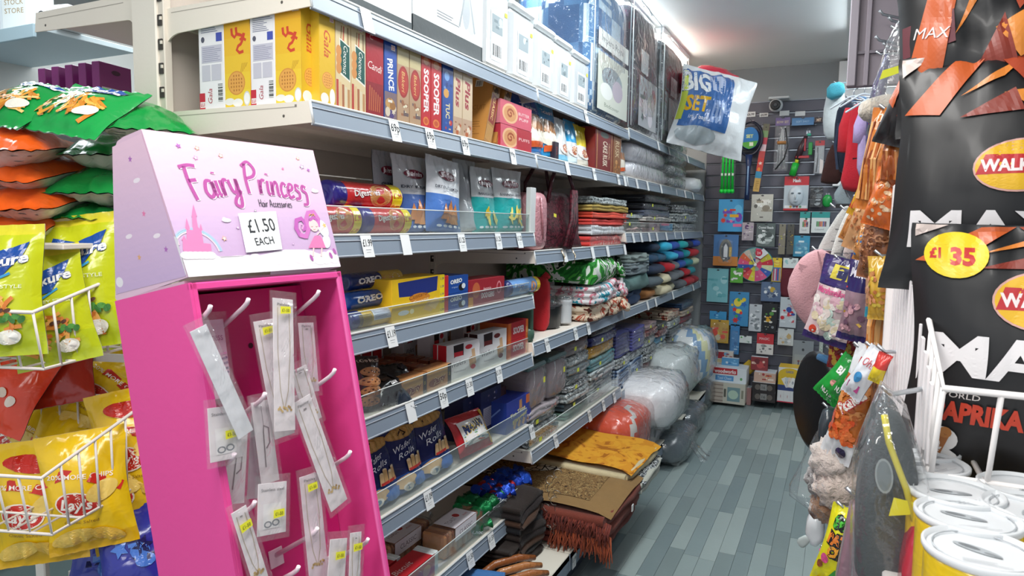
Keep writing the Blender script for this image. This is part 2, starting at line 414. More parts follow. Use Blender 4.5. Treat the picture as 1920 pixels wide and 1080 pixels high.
# ------------------------------------------------------------------ folded cloth, front (fold) towards -Y, on z = 0
def folded(mb, w, d, h, layers, col, seed=0, cols=None, m='cloth', z0=0, x0=0, y0=0, wob=.006, sag=0):
    R = random.Random(seed); n = layers; lh = h/n; NX = 8
    prof = []                                            # (y, z, layer)
    for k in range(n):
        yo = -d/2+R.uniform(0, .008)
        for q in range(4):
            t = -PI/2+PI*(q+.5)/4; prof.append((yo+lh*.45*(1-math.cos(t)), k*lh+lh/2+lh*.5*math.sin(t), k))
    prof += [(-d/4, h*1.02, n-1), (d/4, h*1.02, n-1)]
    for k in range(n-1, -1, -1):
        prof.append((d/2, k*lh+lh*.85, k)); prof.append((d/2, k*lh+lh*.15, k))
    G = []
    for i in range(NX+1):
        x = -w/2+w*i/NX; e = 1-.06*(abs(2*i/NX-1)**6); row = []
        for (y, z, k) in prof:
            dz = wob*noise.noise(Vector((x*9, z*12, seed)))*min(1, z/lh); dy = wob*noise.noise(Vector((x*7, z*25, seed+9)))
            row.append(mb.V((x0+x+.003*math.sin(k*2.3+seed), y0+y*e+dy, z0+max(0, z*e+dz-sag*(2*i/NX-1)**2*z))))
        G.append(row)
    L = len(prof)
    cs = [lin(c) for c in (cols or [col])]
    for i in range(NX):
        for j in range(L):
            k = prof[j][2]; mb.face([G[i][j], G[i+1][j], G[i+1][(j+1) % L], G[i][(j+1) % L]], cs[k % len(cs)], m, True)
    mb.face(G[0][::-1], cs[0], m, False); mb.face(G[-1], cs[0], m, False)
    # the ends show the layers
    for e, s in ((0, -1), (NX, 1)):
        for k in range(n):
            z = z0+k*lh+lh*.5
            mb.tube([(x0+s*(w/2+.001), y0-d/2+lh*.6, z), (x0+s*(w/2+.003), y0, z), (x0+s*(w/2+.001), y0+d/2-.004, z)], lh*.42, cs[k % len(cs)], m, 5)
# slab of puffed 2D outline (clothes, soft bags)
def puff(mb, pts, t, col, m='cloth', f=None, inset=.12, seed=0, wob=.0):
    n = len(pts); cx = sum(p[0] for p in pts)/n; cy = sum(p[1] for p in pts)/n
    f = f or (lambda u, v, o: Vector((u, -o, v)))
    def ring(k, off):
        r = []
        for i, (u, v) in enumerate(pts):
            uu, vv = u+(cx-u)*k, v+(cy-v)*k
            r.append(mb.V(f(uu, vv, off+wob*noise.noise(Vector((uu*9, vv*9, seed))))))
        return r
    mid = ring(0, 0); prev = {}
    for s in (1, -1):
        a = ring(inset*.35, s*t*.38); b = ring(inset, s*t*.5); c = ring(.55, s*t*.55+wob*.3); ctr = mb.V(f(cx, cy, s*t*.55))
        for q, w in ((mid, a), (a, b), (b, c)):
            for i in range(n):
                j = (i+1) % n; fc = [q[i], q[j], w[j], w[i]]
                mb.face(fc if s == 1 else fc[::-1], col, m, True)
        for i in range(n): mb.face([c[i], c[(i+1) % n], ctr][::s], col, m, True)
def slot(px0, px1, xf, zs, py=None):
    y0, y1 = yat(px0, xf, zs), yat(px1, xf, zs); yc = (y0+y1)/2
    return y1-y0, yc, (zat(py, xf, yc)-zs) if py is not None else None
# ================================================================== the room
CREAM = '#e9dfd3'; STRIP = '#8a97a6'
XF = -1.07; XB = -1.545
fl0 = MB('vinyl'); fl0.box((-.9, 2.2, -.03), (6.4, 8.4, .05), '#6f8080'); floor = fl0.build('floor', kind='structure')
R = random.Random(5)
pal = ['#8b9a9a', '#809091', '#93a2a1', '#7b8b8d', '#879798', '#9caaa8', '#7f8e8e']
pm = {}
for c in pal:
    for k, Lp in enumerate((.38, .56)):
        m = MB('vinyl'); m.box((0, 0, 0), (.0695, Lp-.0015, .006), c, b=.0004); o = m.build('plank', floor); pm[c, k] = o.data
        bpy.data.objects.remove(o)
cnt = 0; lastc = None
for i in range(21):
    x = -1.02+i*.0705; y = 1.75-R.random()*.5
    while y < 6.0:
        k = R.randrange(2); Lp = (.38, .56)[k]; c = R.choice([q for q in pal if q != lastc]); lastc = c
        if y+Lp > 6.03: k = 0; Lp = .38
        if y+Lp > 6.04: break
        o = bpy.data.objects.new('plank', pm[c, k]); COL.objects.link(o); o.parent = floor; o.location = (x, y+Lp/2, -.003); y += Lp
m = MB('paint'); m.box((-.9, 2.2, CEIL+.05), (6.6, 8.6, .1), '#dde3e4'); m.build('ceiling', kind='structure')
m = MB('paint'); m.box((-.9, 6.15, 1.39), (6.6, .1, 2.78), '#8f9699'); wall_back = m.build('wall_back', kind='structure')
m = MB('paint'); m.box((-4.1, 2.2, 1.39), (.1, 8.2, 2.78), '#c9cdcd'); m.build('wall_left', kind='structure')
m = MB('paint'); m.box((1.6, 2.2, 1.39), (.1, 8.2, 2.78), '#c5c8c8'); m.build('wall_right', kind='structure')
m = MB('paint'); m.box((0, 0, 0), (2.45, .018, .086), '#5d5f6b', b=.003); sl = m.build('slat', wall_back)
m = MB('metal'); m.box((0, 0, 0), (2.45, .010, .008), '#8d939b'); st = m.build('groove_insert', wall_back)
SLY = 6.083
for k in range(25):
    a = sl if k == 0 else sl.copy(); b = st if k == 0 else st.copy()
    if k: COL.objects.link(a); COL.objects.link(b)
    a.location = (.15, 6.09, .05+.1*k); b.location = (.15, 6.094, .10+.1*k)
m = MB('paint'); m.box((.15, 6.04, 2.28), (.46, .1, .96), '#f2f5f7', b=.004); m.build('trim_1', kind='structure')
# tube lights on the ceiling
def tube_light(loc, L, label, col, e, r=.019):
    o = empty('ceiling_light', label, 'light', loc)
    m = MB('paint'); m.box((0, 0, -.02), (.07, L+.06, .04), '#e4e6e8', b=.004); m.build('housing', o)
    t = MB('paint'); t.lathe([(r*.6, -L/2), (r, -L/2+.01), (r, L/2-.01), (r*.6, L/2)], 12, '#ffffff', axis='y', c=(0, 0, -.062))
    t.box((0, -L/2-.008, -.05), (.03, .02, .05), '#d0d2d4', b=.003); t.box((0, L/2+.008, -.05), (.03, .02, .05), '#d0d2d4', b=.003)
    k = 'glow'+str(round(e))+str(col[2])
    if k not in MATS:
        mm = bpy.data.materials.new(k); mm.use_nodes = True; b = mm.node_tree.nodes['Principled BSDF']
        b.inputs['Emission Color'].default_value = (*col, 1); b.inputs['Emission Strength'].default_value = e; MATS[k] = mm
    t.m = [k if i < 3*12 else 'paint' for i in range(len(t.m))]
    t.build('tube', o)
tube_light((-1.22, 4.0, CEIL), 1.1, 'bright white tube light on the ceiling above the bagged duvets', COOL, 30)
tube_light((-1.16, 5.05, CEIL), .8, 'warm glowing tube light on the ceiling behind the far bedding', (1, .86, .74), 26)
tube_light((.02, 4.5, CEIL), 1.2, 'slim tube light on the ceiling beside the mauve header board', COOL, 14)
# security camera
p = A(1455, 198, y=5.98)
o = empty('security_camera', 'white dome security camera mounted at the top of the back wall', 'camera', p)
m = MB('plastic'); m.box((.02, .02, .06), (.16, .09, .018), '#c9cfd2', b=.006); m.box((0, .02, .035), (.05, .05, .05), '#c9cfd2', b=.008); m.build('mount', o)
m = MB('plastic'); m.blob((0, 0, 0), (.105, .11, .1), '#cdd3d6', e=2.2); m.build('housing', o)
m = MB('plastic'); m.lathe([(.04, 0), (.04, -.01), (.03, -.014)], 20, '#17191c', axis='y', c=(0, -.048, -.004)); m.lathe([(.018, -.014), (.012, -.02)], 14, '#3a3f44', axis='y', c=(0, -.048, -.004)); m.build('lens', o)
# ================================================================== left shelving
def ticket(parent, y, z, x, txt, w=.043, h=.056, tilt=.22, sc=1, sk=0):
    f = plane((x+.009, y-w/2, z-h/2), (0, 1, 0), (-math.sin(tilt), 0, math.cos(tilt)))
    m = MB('paper'); m.poly([f(0, 0), f(w, 0), f(w+sk, h), f(sk, h)], '#f1f3f3'); m.lay = 1
    if txt:
        m.text(f, txt, w/2, h*.66, .0165*sc, '#23262b', bold=.012, fit=min(w*.86, .011*len(txt)*sc))
        m.rect(f, w*.25, h*.33, w*.75, h*.345, '#777a80'); m.rect(f, w*.3, h*.22, w*.7, h*.232, '#9a9da2')
    return m.build('price_ticket', parent)
def bracket(parent, y, z, xf, xb, hb=.075, hf=.048):
    m = MB('paint'); t = .004; n = 8
    top = [(xb, z), (xf-.012, z)]; bot = [(xf, z-hf), (xb+.06, z-hb*.82)]+[(xb+.06-.06*math.sin(PI/2*k/n), z-hb*.82-.05*(1-math.cos(PI/2*k/n))) for k in range(1, n+1)]
    pts = top+bot
    a = [m.V((px, y-t/2, pz)) for px, pz in pts]; b = [m.V((px, y+t/2, pz)) for px, pz in pts]
    m.face(a, '#efe6d8'); m.face(b[::-1], '#efe6d8')
    for i in range(len(pts)): m.face([a[i], b[i], b[(i+1) % len(pts)], a[(i+1) % len(pts)]][::-1], '#efe6d8')
    f = plane((xb, y-t/2, z-.012), (1, 0, 0), (0, 0, 1)); W_ = xf-xb
    m.rect(f, .03, 0, W_-.05, .0016, '#a89f94'); m.ell(f, W_-.085, -.018, .0035, .0035, '#5c564f'); m.rect(f, W_-.052, 0, W_-.046, .006, '#8a8279')
    return m.build('bracket', parent)
def shelf(bay, y0, y1, z, xf=XF, xb=XB, ticks=(), guard=0, name='shelf', strip=True, hs=.05, br=(1, 1)):
    m = MB('paint'); L = y1-y0; yc = (y0+y1)/2
    m.box(((xf+xb)/2-.006, yc, z-.006), (xf-xb-.014, L-.008, .012), CREAM, b=.002)
    m.box((xf-.03, yc, z-.022), (.012, L-.01, .03), CREAM); m.box((xb+.01, yc, z-.022), (.012, L-.01, .03), CREAM)
    m.box(((xf+xb)/2, yc, z-.018), (.06, L-.01, .014), CREAM)
    sh = m.build(name, bay)
    if br[0]: bracket(sh, y0+.004, z, xf, xb)
    if br[1]: bracket(sh, y1-.004, z, xf, xb)
    if strip:
        s = MB('plastic'); ti = .2
        a = (xf-.010, z+.001); b = (xf, z-hs); c = (xf-.006, z-hs-.004); d = (xf-.016, z-.004)
        pr = [a, b, c, d]; A0 = [s.V((q[0], y0+.004, q[1])) for q in pr]; A1 = [s.V((q[0], y1-.004, q[1])) for q in pr]
        for i in range(4): s.face([A0[i], A1[i], A1[(i+1) % 4], A0[(i+1) % 4]][::-1], STRIP)
        s.face(A0, '#d9dde0'); s.face(A1[::-1], '#d9dde0')
        s.tube([(a[0], y0+.004, a[1]), (a[0], y1-.004, a[1])], .0032, '#dde0dd', 'paint', 6)
        s.tube([(b[0], y0+.004, b[1]), (b[0], y1-.004, b[1])], .0026, '#a6b1bc', 'plastic', 6)
        s.tube([(xf-.006, y0+.004, z-.013), (xf-.006, y1-.004, z-.013)], .0012, '#b6c0c9', 'plastic', 4)
        for yy in (y0+.004, y1-.005): s.tube([(a[0], yy, a[1]), (b[0], yy, b[1])], .003, '#dfe3e4', 'paint', 5)
        s.build('price_strip', sh)
    for k, tk in enumerate(ticks):
        px, tx = tk[:2]; ticket(sh, yat(px, xf, z-.027), z-.027, xf-.003, tx, sc=tk[2] if len(tk) > 2 else 1, sk=((k*37) % 7-3)*.001)
    if guard:
        g = MB('acrylic'); g.box((xf-.022, yc, z+guard/2), (.003, L-.03, guard), '#dfe8e6')
        o = g.build('guard', sh)
        g = MB('plastic'); g.tube([(xf-.022, y0+.016, z+guard), (xf-.022, y1-.016, z+guard)], .0016, '#dfe6e4', None, 5); g.build('guard_rim', sh)
    return sh
BY = [1.197, 2.449, 3.701, 4.953, 6.03]
def bay(i, label, base=True):
    o = empty('shelving_bay', label, 'shelving', (0, 0, 0), group='joined shelving bays along the left of the aisle')
    y0, y1 = BY[i], BY[i+1]; L = y1-y0
    for k, (za, zb) in enumerate(((.12, .62), (.62, 1.12), (1.12, 1.62), (1.62, 2.12), (2.12, 2.42))):
        m = MB('paint'); m.box((XB-.012, (y0+y1)/2, (za+zb)/2), (.012, L-.03, zb-za-.004), '#d8cdc2', b=.002); m.build('back_panel', o)
    m = MB('paint'); m.box((XB-.05, y0, 1.25), (.09, .03, 2.5), '#efe7da', b=.003); m.box((XB+.003, y0+.003, 1.25), (.024, .022, 2.5), '#e2d9cb', b=.002)
    for k in range(36):
        z = 2.42-.058*k
        m.box((XB+.0036, y0-.0095, z), (.0135, .004, .026), '#3f3a36'); m.box((XB+.008, y0-.0115, z+.004), (.006, .003, .008), '#e9e0d2')
    m.build('upright', o)
    if base:
        m = MB('paint'); m.box(((-.9+XB)/2, (y0+y1)/2, .155), (-.9-XB, L-.006, .03), '#e6e1d2', b=.003); m.box((-.905, (y0+y1)/2, .13), (.01, L-.006, .075), STRIP, b=.002); m.build('base_shelf', o)
        m = MB('paint'); m.box((-.95, (y0+y1)/2, .045), (.012, L-.01, .09), '#4b5561', b=.001); m.build('kick_plate', o)
    return o
B1 = bay(0, 'nearest shelving bay, stacked with biscuits, its end post showing')
B2 = bay(1, 'second shelving bay, with a croc-pattern bag and leaf-print bedding')
B3 = bay(2, 'third shelving bay, with rolled blue and red clothes')
B4 = bay(3, 'farthest shelving bay, next to the back wall')
ZT, ZG, Z3, Z4, Z5, Z6, Z7 = 1.985, 1.735, 1.435, 1.190, .960, .668, .362
y0, y1 = BY[0], BY[1]
shelf(B1, y0, y1, ZT, ticks=[(690, '')])
shelf(B1, y0, y1, ZG, ticks=[(742, '69p', 1.3), (808, '69p', 1.3), (873, '69p', 1.3), (962, '99p')])
shelf(B1, y0, y1, Z3, ticks=[(690, '£1.99', 1.1), (762, ''), (867, '£1.25'), (935, '£1.25'), (975, '£1.25')], guard=.07)
shelf(B1, y0, y1, Z4, ticks=[(735, '£1.19', 1.15)], guard=.05)
shelf(B1, y0, y1, Z5, ticks=[(772, ''), (832, '50p', 1.15), (881, '£1.30'), (936, '£1.30')], guard=.06)
shelf(B1, y0, y1, Z6, ticks=[(805, '£1.09', 1.15), (998, '£1.89')], guard=.07)
shelf(B1, y0, y1, Z7, ticks=[(883, '£1.50'), (922, '£1.59'), (966, '50p')], guard=.07)
y0, y1 = BY[1], BY[2]
shelf(B2, y0, y1, ZT, ticks=[(1100, '£9.99')])
shelf(B2, y0, y1, ZG, ticks=[(1065, ''), (1115, '£1.49'), (1160, '£1.49'), (1172, '')])
ZB2a, ZB2b, ZB2c = 1.362, .997, .555
shelf(B2, y0, y1, ZB2a, ticks=[(1060, ''), (1112, ''), (1140, ''), (1172, '')])
shelf(B2, y0, y1, ZB2b, ticks=[(1027, '£10.99'), (1080, '£5.99'), (1104, '£4.99')], guard=0)
shelf(B2, y0, y1, ZB2c, ticks=[(1043, '£7.99'), (1106, '£5.99'), (1132, '£5.99'), (1152, '£6.99')], guard=.06)
y0, y1 = BY[2], BY[3]
shelf(B3, y0, y1, 2.0, ticks=[(1235, ''), (1255, '')])
shelf(B3, y0, y1, ZG, ticks=[(1195, ''), (1215, ''), (1240, '')])
shelf(B3, y0, y1, 1.425, ticks=[(1188, ''), (1203, ''), (1218, ''), (1232, ''), (1250, '')], guard=.06)
shelf(B3, y0, y1, .995, ticks=[(1215, ''), (1230, ''), (1262, '')])
shelf(B3, y0, y1, .525, ticks=[(1190, ''), (1205, ''), (1225, '')])
y0, y1 = BY[3], BY[4]
shelf(B4, y0, y1, 2.0, ticks=[(1290, '')]); shelf(B4, y0, y1, ZG, ticks=[(1285, ''), (1300, '')]); shelf(B4, y0, y1, 1.425, ticks=[(1280, '')]); shelf(B4, y0, y1, .995, ticks=[(1300, '')]); shelf(B4, y0, y1, .525)
# paper tickets under the first bay, on the base
ticket(B1, yat(1072, -.9, .13), .13, -.898, '£1.99', tilt=0)
# shelves of the second aisle behind the post
o = empty('back_shelving', 'cream shelf arm and board reaching left from the end post', 'shelving')
m = MB('paint'); xa, xb_ = -2.07, XB-.1; z = 2.03
m.box(((xa+xb_)/2, 1.85, z-.008), (xb_-xa-.01, 1.28, .016), '#cfc6bd', b=.002); sh = m.build('shelf', o)
m = MB('paint'); t = .004
pts = [(xb_, z+.006), (xa+.008, z+.006), (xa, z-.045), (xb_-.03, z-.056)]+[(xb_-.03+.03*math.sin(PI/2*k/6), z-.056-.05*(1-math.cos(PI/2*k/6))) for k in range(1, 7)]
a = [m.V((q[0], 1.2-t/2, q[1])) for q in pts]; b = [m.V((q[0], 1.2+t/2, q[1])) for q in pts]
m.face(a[::-1], '#efe6d8'); m.face(b, '#efe6d8')
for i in range(len(pts)): m.face([a[i], b[i], b[(i+1) % len(pts)], a[(i+1) % len(pts)]], '#efe6d8')
f = plane((xa, 1.2-t/2, z-.012), (1, 0, 0), (0, 0, 1)); m.rect(f, .02, 0, .38, .0016, '#a89f94'); m.ell(f, .05, -.02, .0035, .0035, '#5c564f')
m.build('bracket', sh)
for zz in (1.76, 1.3, .85, .4):
    m = MB('paint'); m.box(((xa+xb_)/2, 1.85, zz-.01), (xb_-xa-.02, 1.28, .02), '#cfc6bd', b=.002); m.build('shelf', o)
# far unit of the second aisle
o = empty('far_shelving', 'pale shelving across the second aisle at the top left', 'shelving')
for zz in (1.95, 1.45, 1.0, .5):
    m = MB('paint'); m.box((-3.25, 2.6, zz-.012), (.5, 3.2, .024), '#aab6ba', b=.002); m.box((-3.0, 2.6, zz-.03), (.012, 3.2, .055), '#9fb4bd', b=.002); m.build('shelf', o)
m = MB('paint'); m.box((-2.35, 2.6, 1.0), (.6, .03, 2.0), '#b5aca4', b=.002); m.build('end_panel', o)
m = MB('paint'); m.box((-3.5, 2.6, 1.2), (.02, 3.2, 2.4), '#c4c4c0'); m.build('back_panel', o)
# ================================================================== pink hair accessory stand (stands on the floor, leans back on the shelving)
def rot3(yaw, tilt, side): return Matrix.Rotation(yaw, 3, 'Z') @ Matrix.Rotation(tilt, 3, 'X') @ Matrix.Rotation(side, 3, 'Y')
SM = rot3(1.476, -.206, -.004); SO = Vector((-.842, .681, 1.378)); SW = .30; SD = .197; HB = 1.405
def SP(px, py, b=0.0):
    """point of the stand's own plane y = b seen at a pixel -> (x, z) in stand axes"""
    d = SM.transposed() @ Vector([float(q) for q in ray(px, py)]); o = SM.transposed() @ (Vector((0, 0, EYE))-SO)
    t = (b-o.y)/d.y; p = o+d*t; return p.x, p.z
base = SO+SM @ Vector((0, 0, -HB))
stand = empty('display_stand', 'tall pink cardboard display stand with a pale lilac header, leaning by the shelf end', 'display stand', base, SM.to_euler())
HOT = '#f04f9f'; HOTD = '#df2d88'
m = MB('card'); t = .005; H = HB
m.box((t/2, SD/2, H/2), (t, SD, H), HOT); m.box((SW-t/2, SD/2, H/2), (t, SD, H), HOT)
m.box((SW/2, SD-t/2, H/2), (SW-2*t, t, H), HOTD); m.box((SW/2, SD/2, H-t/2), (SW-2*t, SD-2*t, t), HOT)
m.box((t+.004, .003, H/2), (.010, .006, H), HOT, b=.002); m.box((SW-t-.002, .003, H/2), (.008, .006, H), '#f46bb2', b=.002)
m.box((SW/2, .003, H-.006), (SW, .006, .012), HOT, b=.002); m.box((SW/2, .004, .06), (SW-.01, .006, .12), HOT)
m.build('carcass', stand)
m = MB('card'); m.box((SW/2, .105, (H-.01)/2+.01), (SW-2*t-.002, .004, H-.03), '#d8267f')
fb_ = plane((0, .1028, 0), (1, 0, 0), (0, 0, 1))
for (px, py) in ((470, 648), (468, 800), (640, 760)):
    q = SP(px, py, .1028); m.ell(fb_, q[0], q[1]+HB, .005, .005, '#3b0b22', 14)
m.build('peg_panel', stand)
# header
hd = empty('header', None, None); hd.parent = stand; hd.location = (0, 0, HB)
FT = (.033, .232); FB = (-.002, .008)
def HF(u, v, o=0):
    k = v/.225; e = .013*k; x = -e+(u/.30)*(.30+2*e)
    return Vector((x, FB[0]+(FT[0]-FB[0])*k-o, FB[1]+(FT[1]-FB[1])*k+o*.15))
def HP(px, py):
    o = SM.transposed() @ (Vector((0, 0, EYE))-SO); d = SM.transposed() @ Vector([float(q) for q in ray(px, py)])
    s = (FT[0]-FB[0])/(FT[1]-FB[1])                     # y = FB0 + s (z-FB1)
    tt = (FB[0]+s*(o.z-FB[1])-o.y)/(d.y-s*d.z); p = o+d*tt; k = (p.z-FB[1])/(FT[1]-FB[1])
    e = .013*k; return (p.x+e)/(.30+2*e)*.30, k*.225
def mixc(a, b, t): a = lin(a); b = lin(b); return tuple(x+(y-x)*t for x, y in zip(a, b))
m = MB('card')
GR = ['#c8aacd', '#ccaed3', '#d3b6d8', '#dfbfda', '#eac4da', '#f0c9db']
def gcol(t): t = max(0, min(.999, t))*(len(GR)-1); i = int(t); return mixc(GR[i], GR[i+1], t-i)
n = 24
for j in range(n):
    m.poly([HF(0, .225*j/n), HF(.30, .225*j/n), HF(.30, .225*(j+1)/n), HF(0, .225*(j+1)/n)], gcol((j+.5)/n))
m.lay = 2
S = 3.2727
def C(x, y): return HP(210+x/S, 230+y/S)
# clouds along the foot
cl = '#efe9ee'
pts = [C(x, y) for x, y in ((430, 830), (600, 815), (760, 800), (900, 800), (1060, 765), (1180, 765), (1300, 800), (1375, 800))]
m.shape(HF, [(0, 0)]+[(.30, 0)]+[(u, v-.004) for u, v in pts[::-1]]+[(0, .03)], '#eee9ee')
Rr = random.Random(4)
for i in range(21):
    u = .007+i*.0145; r = Rr.uniform(.009, .015); m.ell(HF, min(.288, max(.013, u)), .012+Rr.uniform(0, .010)+(.006 if 11 < i < 15 else 0), min(r, .013), r*.8, cl, 16)
# castle and rainbow
def arc(cx, cy, r, w, col, a0=0, a1=PI): m.stroke(HF, [(max(.001, cx+r*math.cos(a0+(a1-a0)*k/24)), cy+r*math.sin(a0+(a1-a0)*k/24)) for k in range(25)], w, col)
cx, cy = C(530, 810)
for r, c_ in ((.0405, '#b9c8e6'), (.038, '#a9d3e6'), (.0355, '#f0d5e2')): arc(cx, cy, r, .0022, c_, .1, PI*.86)
PK = '#ee86b8'
m.shape(HF, [C(*q) for q in ((455, 815), (610, 800), (605, 745), (560, 740), (548, 665), (525, 640), (515, 575), (490, 575), (495, 660), (455, 655), (458, 720), (432, 720), (435, 780))], PK)
for q in (((448, 655), (455, 585), (478, 655)), ((487, 578), (497, 500), (520, 575)), ((425, 722), (440, 692), (455, 720)), ((535, 665), (542, 620), (555, 662))): m.shape(HF, [C(*z) for z in q][::-1], PK)
for i in range(6): u, v = C(455+i*30, 815); m.ell(HF, u, v, .009, .006, cl, 14)
# lettering
MG = '#b8529f'
L0 = C(500, 400); 
hs, fs, x0, x1, yy0, yy1 = text_geo('Fairy Princess', .0)
def TF(cx, cy, ang, size, sx, shear):
    ca, sa = math.cos(ang), math.sin(ang)
def hand(word, c0, c1, hpx, col, w, out=None):
    """brush lettering from strokes; each glyph in a 1 x 1 box, x advances"""
    G = {'F': (.62, [[(.2, 1), (.15, .5), (.2, -.05)], [(.0, .98), (.35, 1.02), (.6, .98)], [(.15, .55), (.45, .56)]]),
         'P': (.62, [[(.15, 1), (.1, .5), (.15, -.05)], [(.0, .9), (.3, 1.08), (.55, .85), (.45, .6), (.14, .48)]]),
         'a': (.42, [[(.35, .48), (.15, .5), (.03, .2), (.15, .0), (.33, .15), (.36, .48), (.36, .1), (.44, .02)]]),
         'i': (.22, [[(.1, .5), (.09, .1), (.18, .02)], [(.11, .72), (.12, .77)]]),
         'r': (.34, [[(.06, .5), (.06, .0), (.1, .3), (.2, .5), (.32, .48)]]),
         'y': (.42, [[(.04, .5), (.08, .15), (.2, .08), (.32, .3), (.35, .5), (.32, -.1), (.2, -.38), (.02, -.3), (.1, -.12), (.42, .12)]]),
         'n': (.44, [[(.05, .5), (.05, 0), (.1, .3), (.24, .5), (.32, .4), (.33, .08), (.42, .02)]]),
         'c': (.34, [[(.3, .42), (.16, .5), (.04, .25), (.12, .02), (.32, .08)]]),
         'e': (.34, [[(.05, .22), (.25, .32), (.26, .47), (.12, .48), (.04, .22), (.12, .0), (.33, .08)]]),
         's': (.34, [[(.28, .45), (.12, .5), (.1, .34), (.26, .22), (.24, .02), (.04, -.02)]]),
         'S': (.34, [[(.28, .45), (.12, .5), (.1, .34), (.28, .22), (.26, -.15), (.05, -.2)]]),
         'H': (.5, [[(.06, .95), (.05, 0)], [(.4, .95), (.4, 0)], [(.05, .45), (.42, .5)]]),
         'A': (.5, [[(.0, 0), (.22, .95), (.4, 0)], [(.08, .35), (.38, .35)]]),
         'o': (.36, [[(.16, .48), (.04, .25), (.14, .0), (.28, .2), (.18, .48)]]), ' ': (.3, [])}
    tot = sum(G[ch][0] for ch in word); P0 = Vector(c0); P1 = Vector(c1); D = P1-P0; sx = D.length/tot; D.normalize(); N = Vector((-D.y, D.x))
    def sm(p):
        if len(p) < 3: return p
        o = []
        q = [p[0]]+p+[p[-1]]
        for i in range(1, len(q)-2):
            for k in range(5):
                t = k/5; a, b, c, d = q[i-1], q[i], q[i+1], q[i+2]
                o.append(tuple(.5*(2*b[j]+(c[j]-a[j])*t+(2*a[j]-5*b[j]+4*c[j]-d[j])*t*t+(3*b[j]-a[j]-3*c[j]+d[j])*t**3) for j in (0, 1)))
        return o+[p[-1]]
    for ps, cc, ww in ([(1, out, w*1.0)] if out else [])+[(0, col, w)]:
        x = 0
        for ch in word:
            for st_ in G[ch][1]:
                pp = [P0+D*((x+a)*sx)+N*(b*hpx)+Vector((.0016, -.0008))*ps for a, b in sm(st_)]
                m.stroke(HF, pp, ww, cc); m.lay -= 1
            x += G[ch][0]
        m.lay += 1
hand('Fairy', C(490, 470), C(800, 440), .052, MG, .0058, '#f3e3f0')
hand('Princess'.replace('ss', 'sS'), C(820, 425), C(1205, 475), .050, MG, .0055, '#f3e3f0')
hand('Hair Accessories', C(905, 515), C(1105, 520), .0135, '#4a4450', .0012)
for x, y, r, c_ in ((405, 143, 17, '#b06ab8'), (520, 158, 17, '#e0a878'), (511, 217, 16, '#c989bd'), (665, 204, 17, '#dba27b'), (1046, 283, 11, '#e77fae'), (1138, 220, 16, '#e2b285'), (1163, 272, 20, '#a9a0bd'), (1203, 292, 14, '#a864b4'), (878, 542, 11, '#8d8598'), (770, 645, 13, '#c5a0cc'), (687, 712, 18, '#dfae86'), (1110, 745, 9, '#b782c4')):
    u, v = C(x, y); u = max(.006, u); m.star(HF, u, v, r/S*.00092, c_, rot=.3)
    if c_ not in ('#b06ab8', '#a864b4', '#e77fae'): m.star(HF, u, v, r/S*.00058, '#f3e4ee', rot=.3)
for x, y in ((700, 600), (1243, 421)): u, v = C(x, y); m.ell(HF, u, v, .008, .0032, '#f6eef5', 14); m.ell(HF, u-.003, v+.002, .0035, .003, '#f6eef5', 12)
# little fairy: hair, face, wings, dress
u, v = C(1310, 690); m.ell(HF, u-.003, v+.012, .011, .017, '#dfe6f2', 18, .3); m.ell(HF, u-.002, v-.012, .009, .013, '#e4e9f4', 18, -.3)
H1 = '#c063b6'
m.stroke(HF, [C(*q) for q in ((1185, 700), (1150, 690), (1128, 650), (1130, 600), (1160, 590), (1185, 620), (1180, 650), (1165, 655))], .0085, H1)
m.stroke(HF, [C(*q) for q in ((1150, 690), (1190, 700), (1205, 650), (1190, 590), (1200, 555), (1235, 548), (1262, 590), (1262, 640))], .009, '#cf78c0')
m.stroke(HF, [C(*q) for q in ((1165, 655), (1172, 632), (1155, 622), (1147, 650), (1165, 680))], .003, '#e9a5d4')
u, v = C(1235, 632); m.ell(HF, u, v, .0105, .0115, '#f5d3d2', 20)
m.stroke(HF, [C(*q) for q in ((1208, 600), (1235, 582), (1258, 605))], .006, H1)
m.stroke(HF, [C(*q) for q in ((1205, 572), (1215, 560), (1222, 574), (1232, 560), (1240, 575))], .0016, '#e8b04e')
for x in (1224, 1252): m.stroke(HF, [C(x-6, 637), C(x, 642), C(x+6, 637)], .0009, '#8a4a5e')
m.stroke(HF, [C(1232, 655), C(1238, 659), C(1245, 655)], .0008, '#c0506a')
m.shape(HF, [C(*q) for q in ((1205, 770), (1310, 770), (1290, 720), (1275, 695), (1240, 695), (1222, 730))], '#f07fb4')
m.stroke(HF, [C(1255, 690), C(1300, 640)], .0024, '#f5d3d2'); u, v = C(1300, 632); m.star(HF, u, v, .0055, '#f0c27a')
for x in (1235, 1285): m.stroke(HF, [C(x, 770), C(x-4, 820)], .003, '#f5d3d2')
for x, y in ((1222, 830), (1340, 815), (1362, 790)): u, v = C(x, y); m.ell(HF, u, v, .003, .006, '#b45fae', 12, .3)
m.build('front_face', hd)
# paper price note taped on
m = MB('paper'); q = [C(*z) for z in ((768, 560), (1000, 546), (1040, 780), (818, 800))]
o_ = .0024; m.poly([HF(a, b, o_) for a, b in (q[3], q[2], q[1], q[0])], '#f4f6f7'); m.lay = 200
ang = math.atan2(C(1000, 650)[1]-C(820, 665)[1], C(1000, 650)[0]-C(820, 665)[0])
u, v = C(910, 632); m.text(HF, '£1.50', u, v, .0225, '#2b2d33', rot=ang, bold=-.005, fit=.052, out='#2b2d33', ow=.012)
u, v = C(930, 728); m.text(HF, 'EACH', u, v, .0125, '#2b2d33', rot=ang, bold=.01, fit=.036)
m.build('price_note', hd)
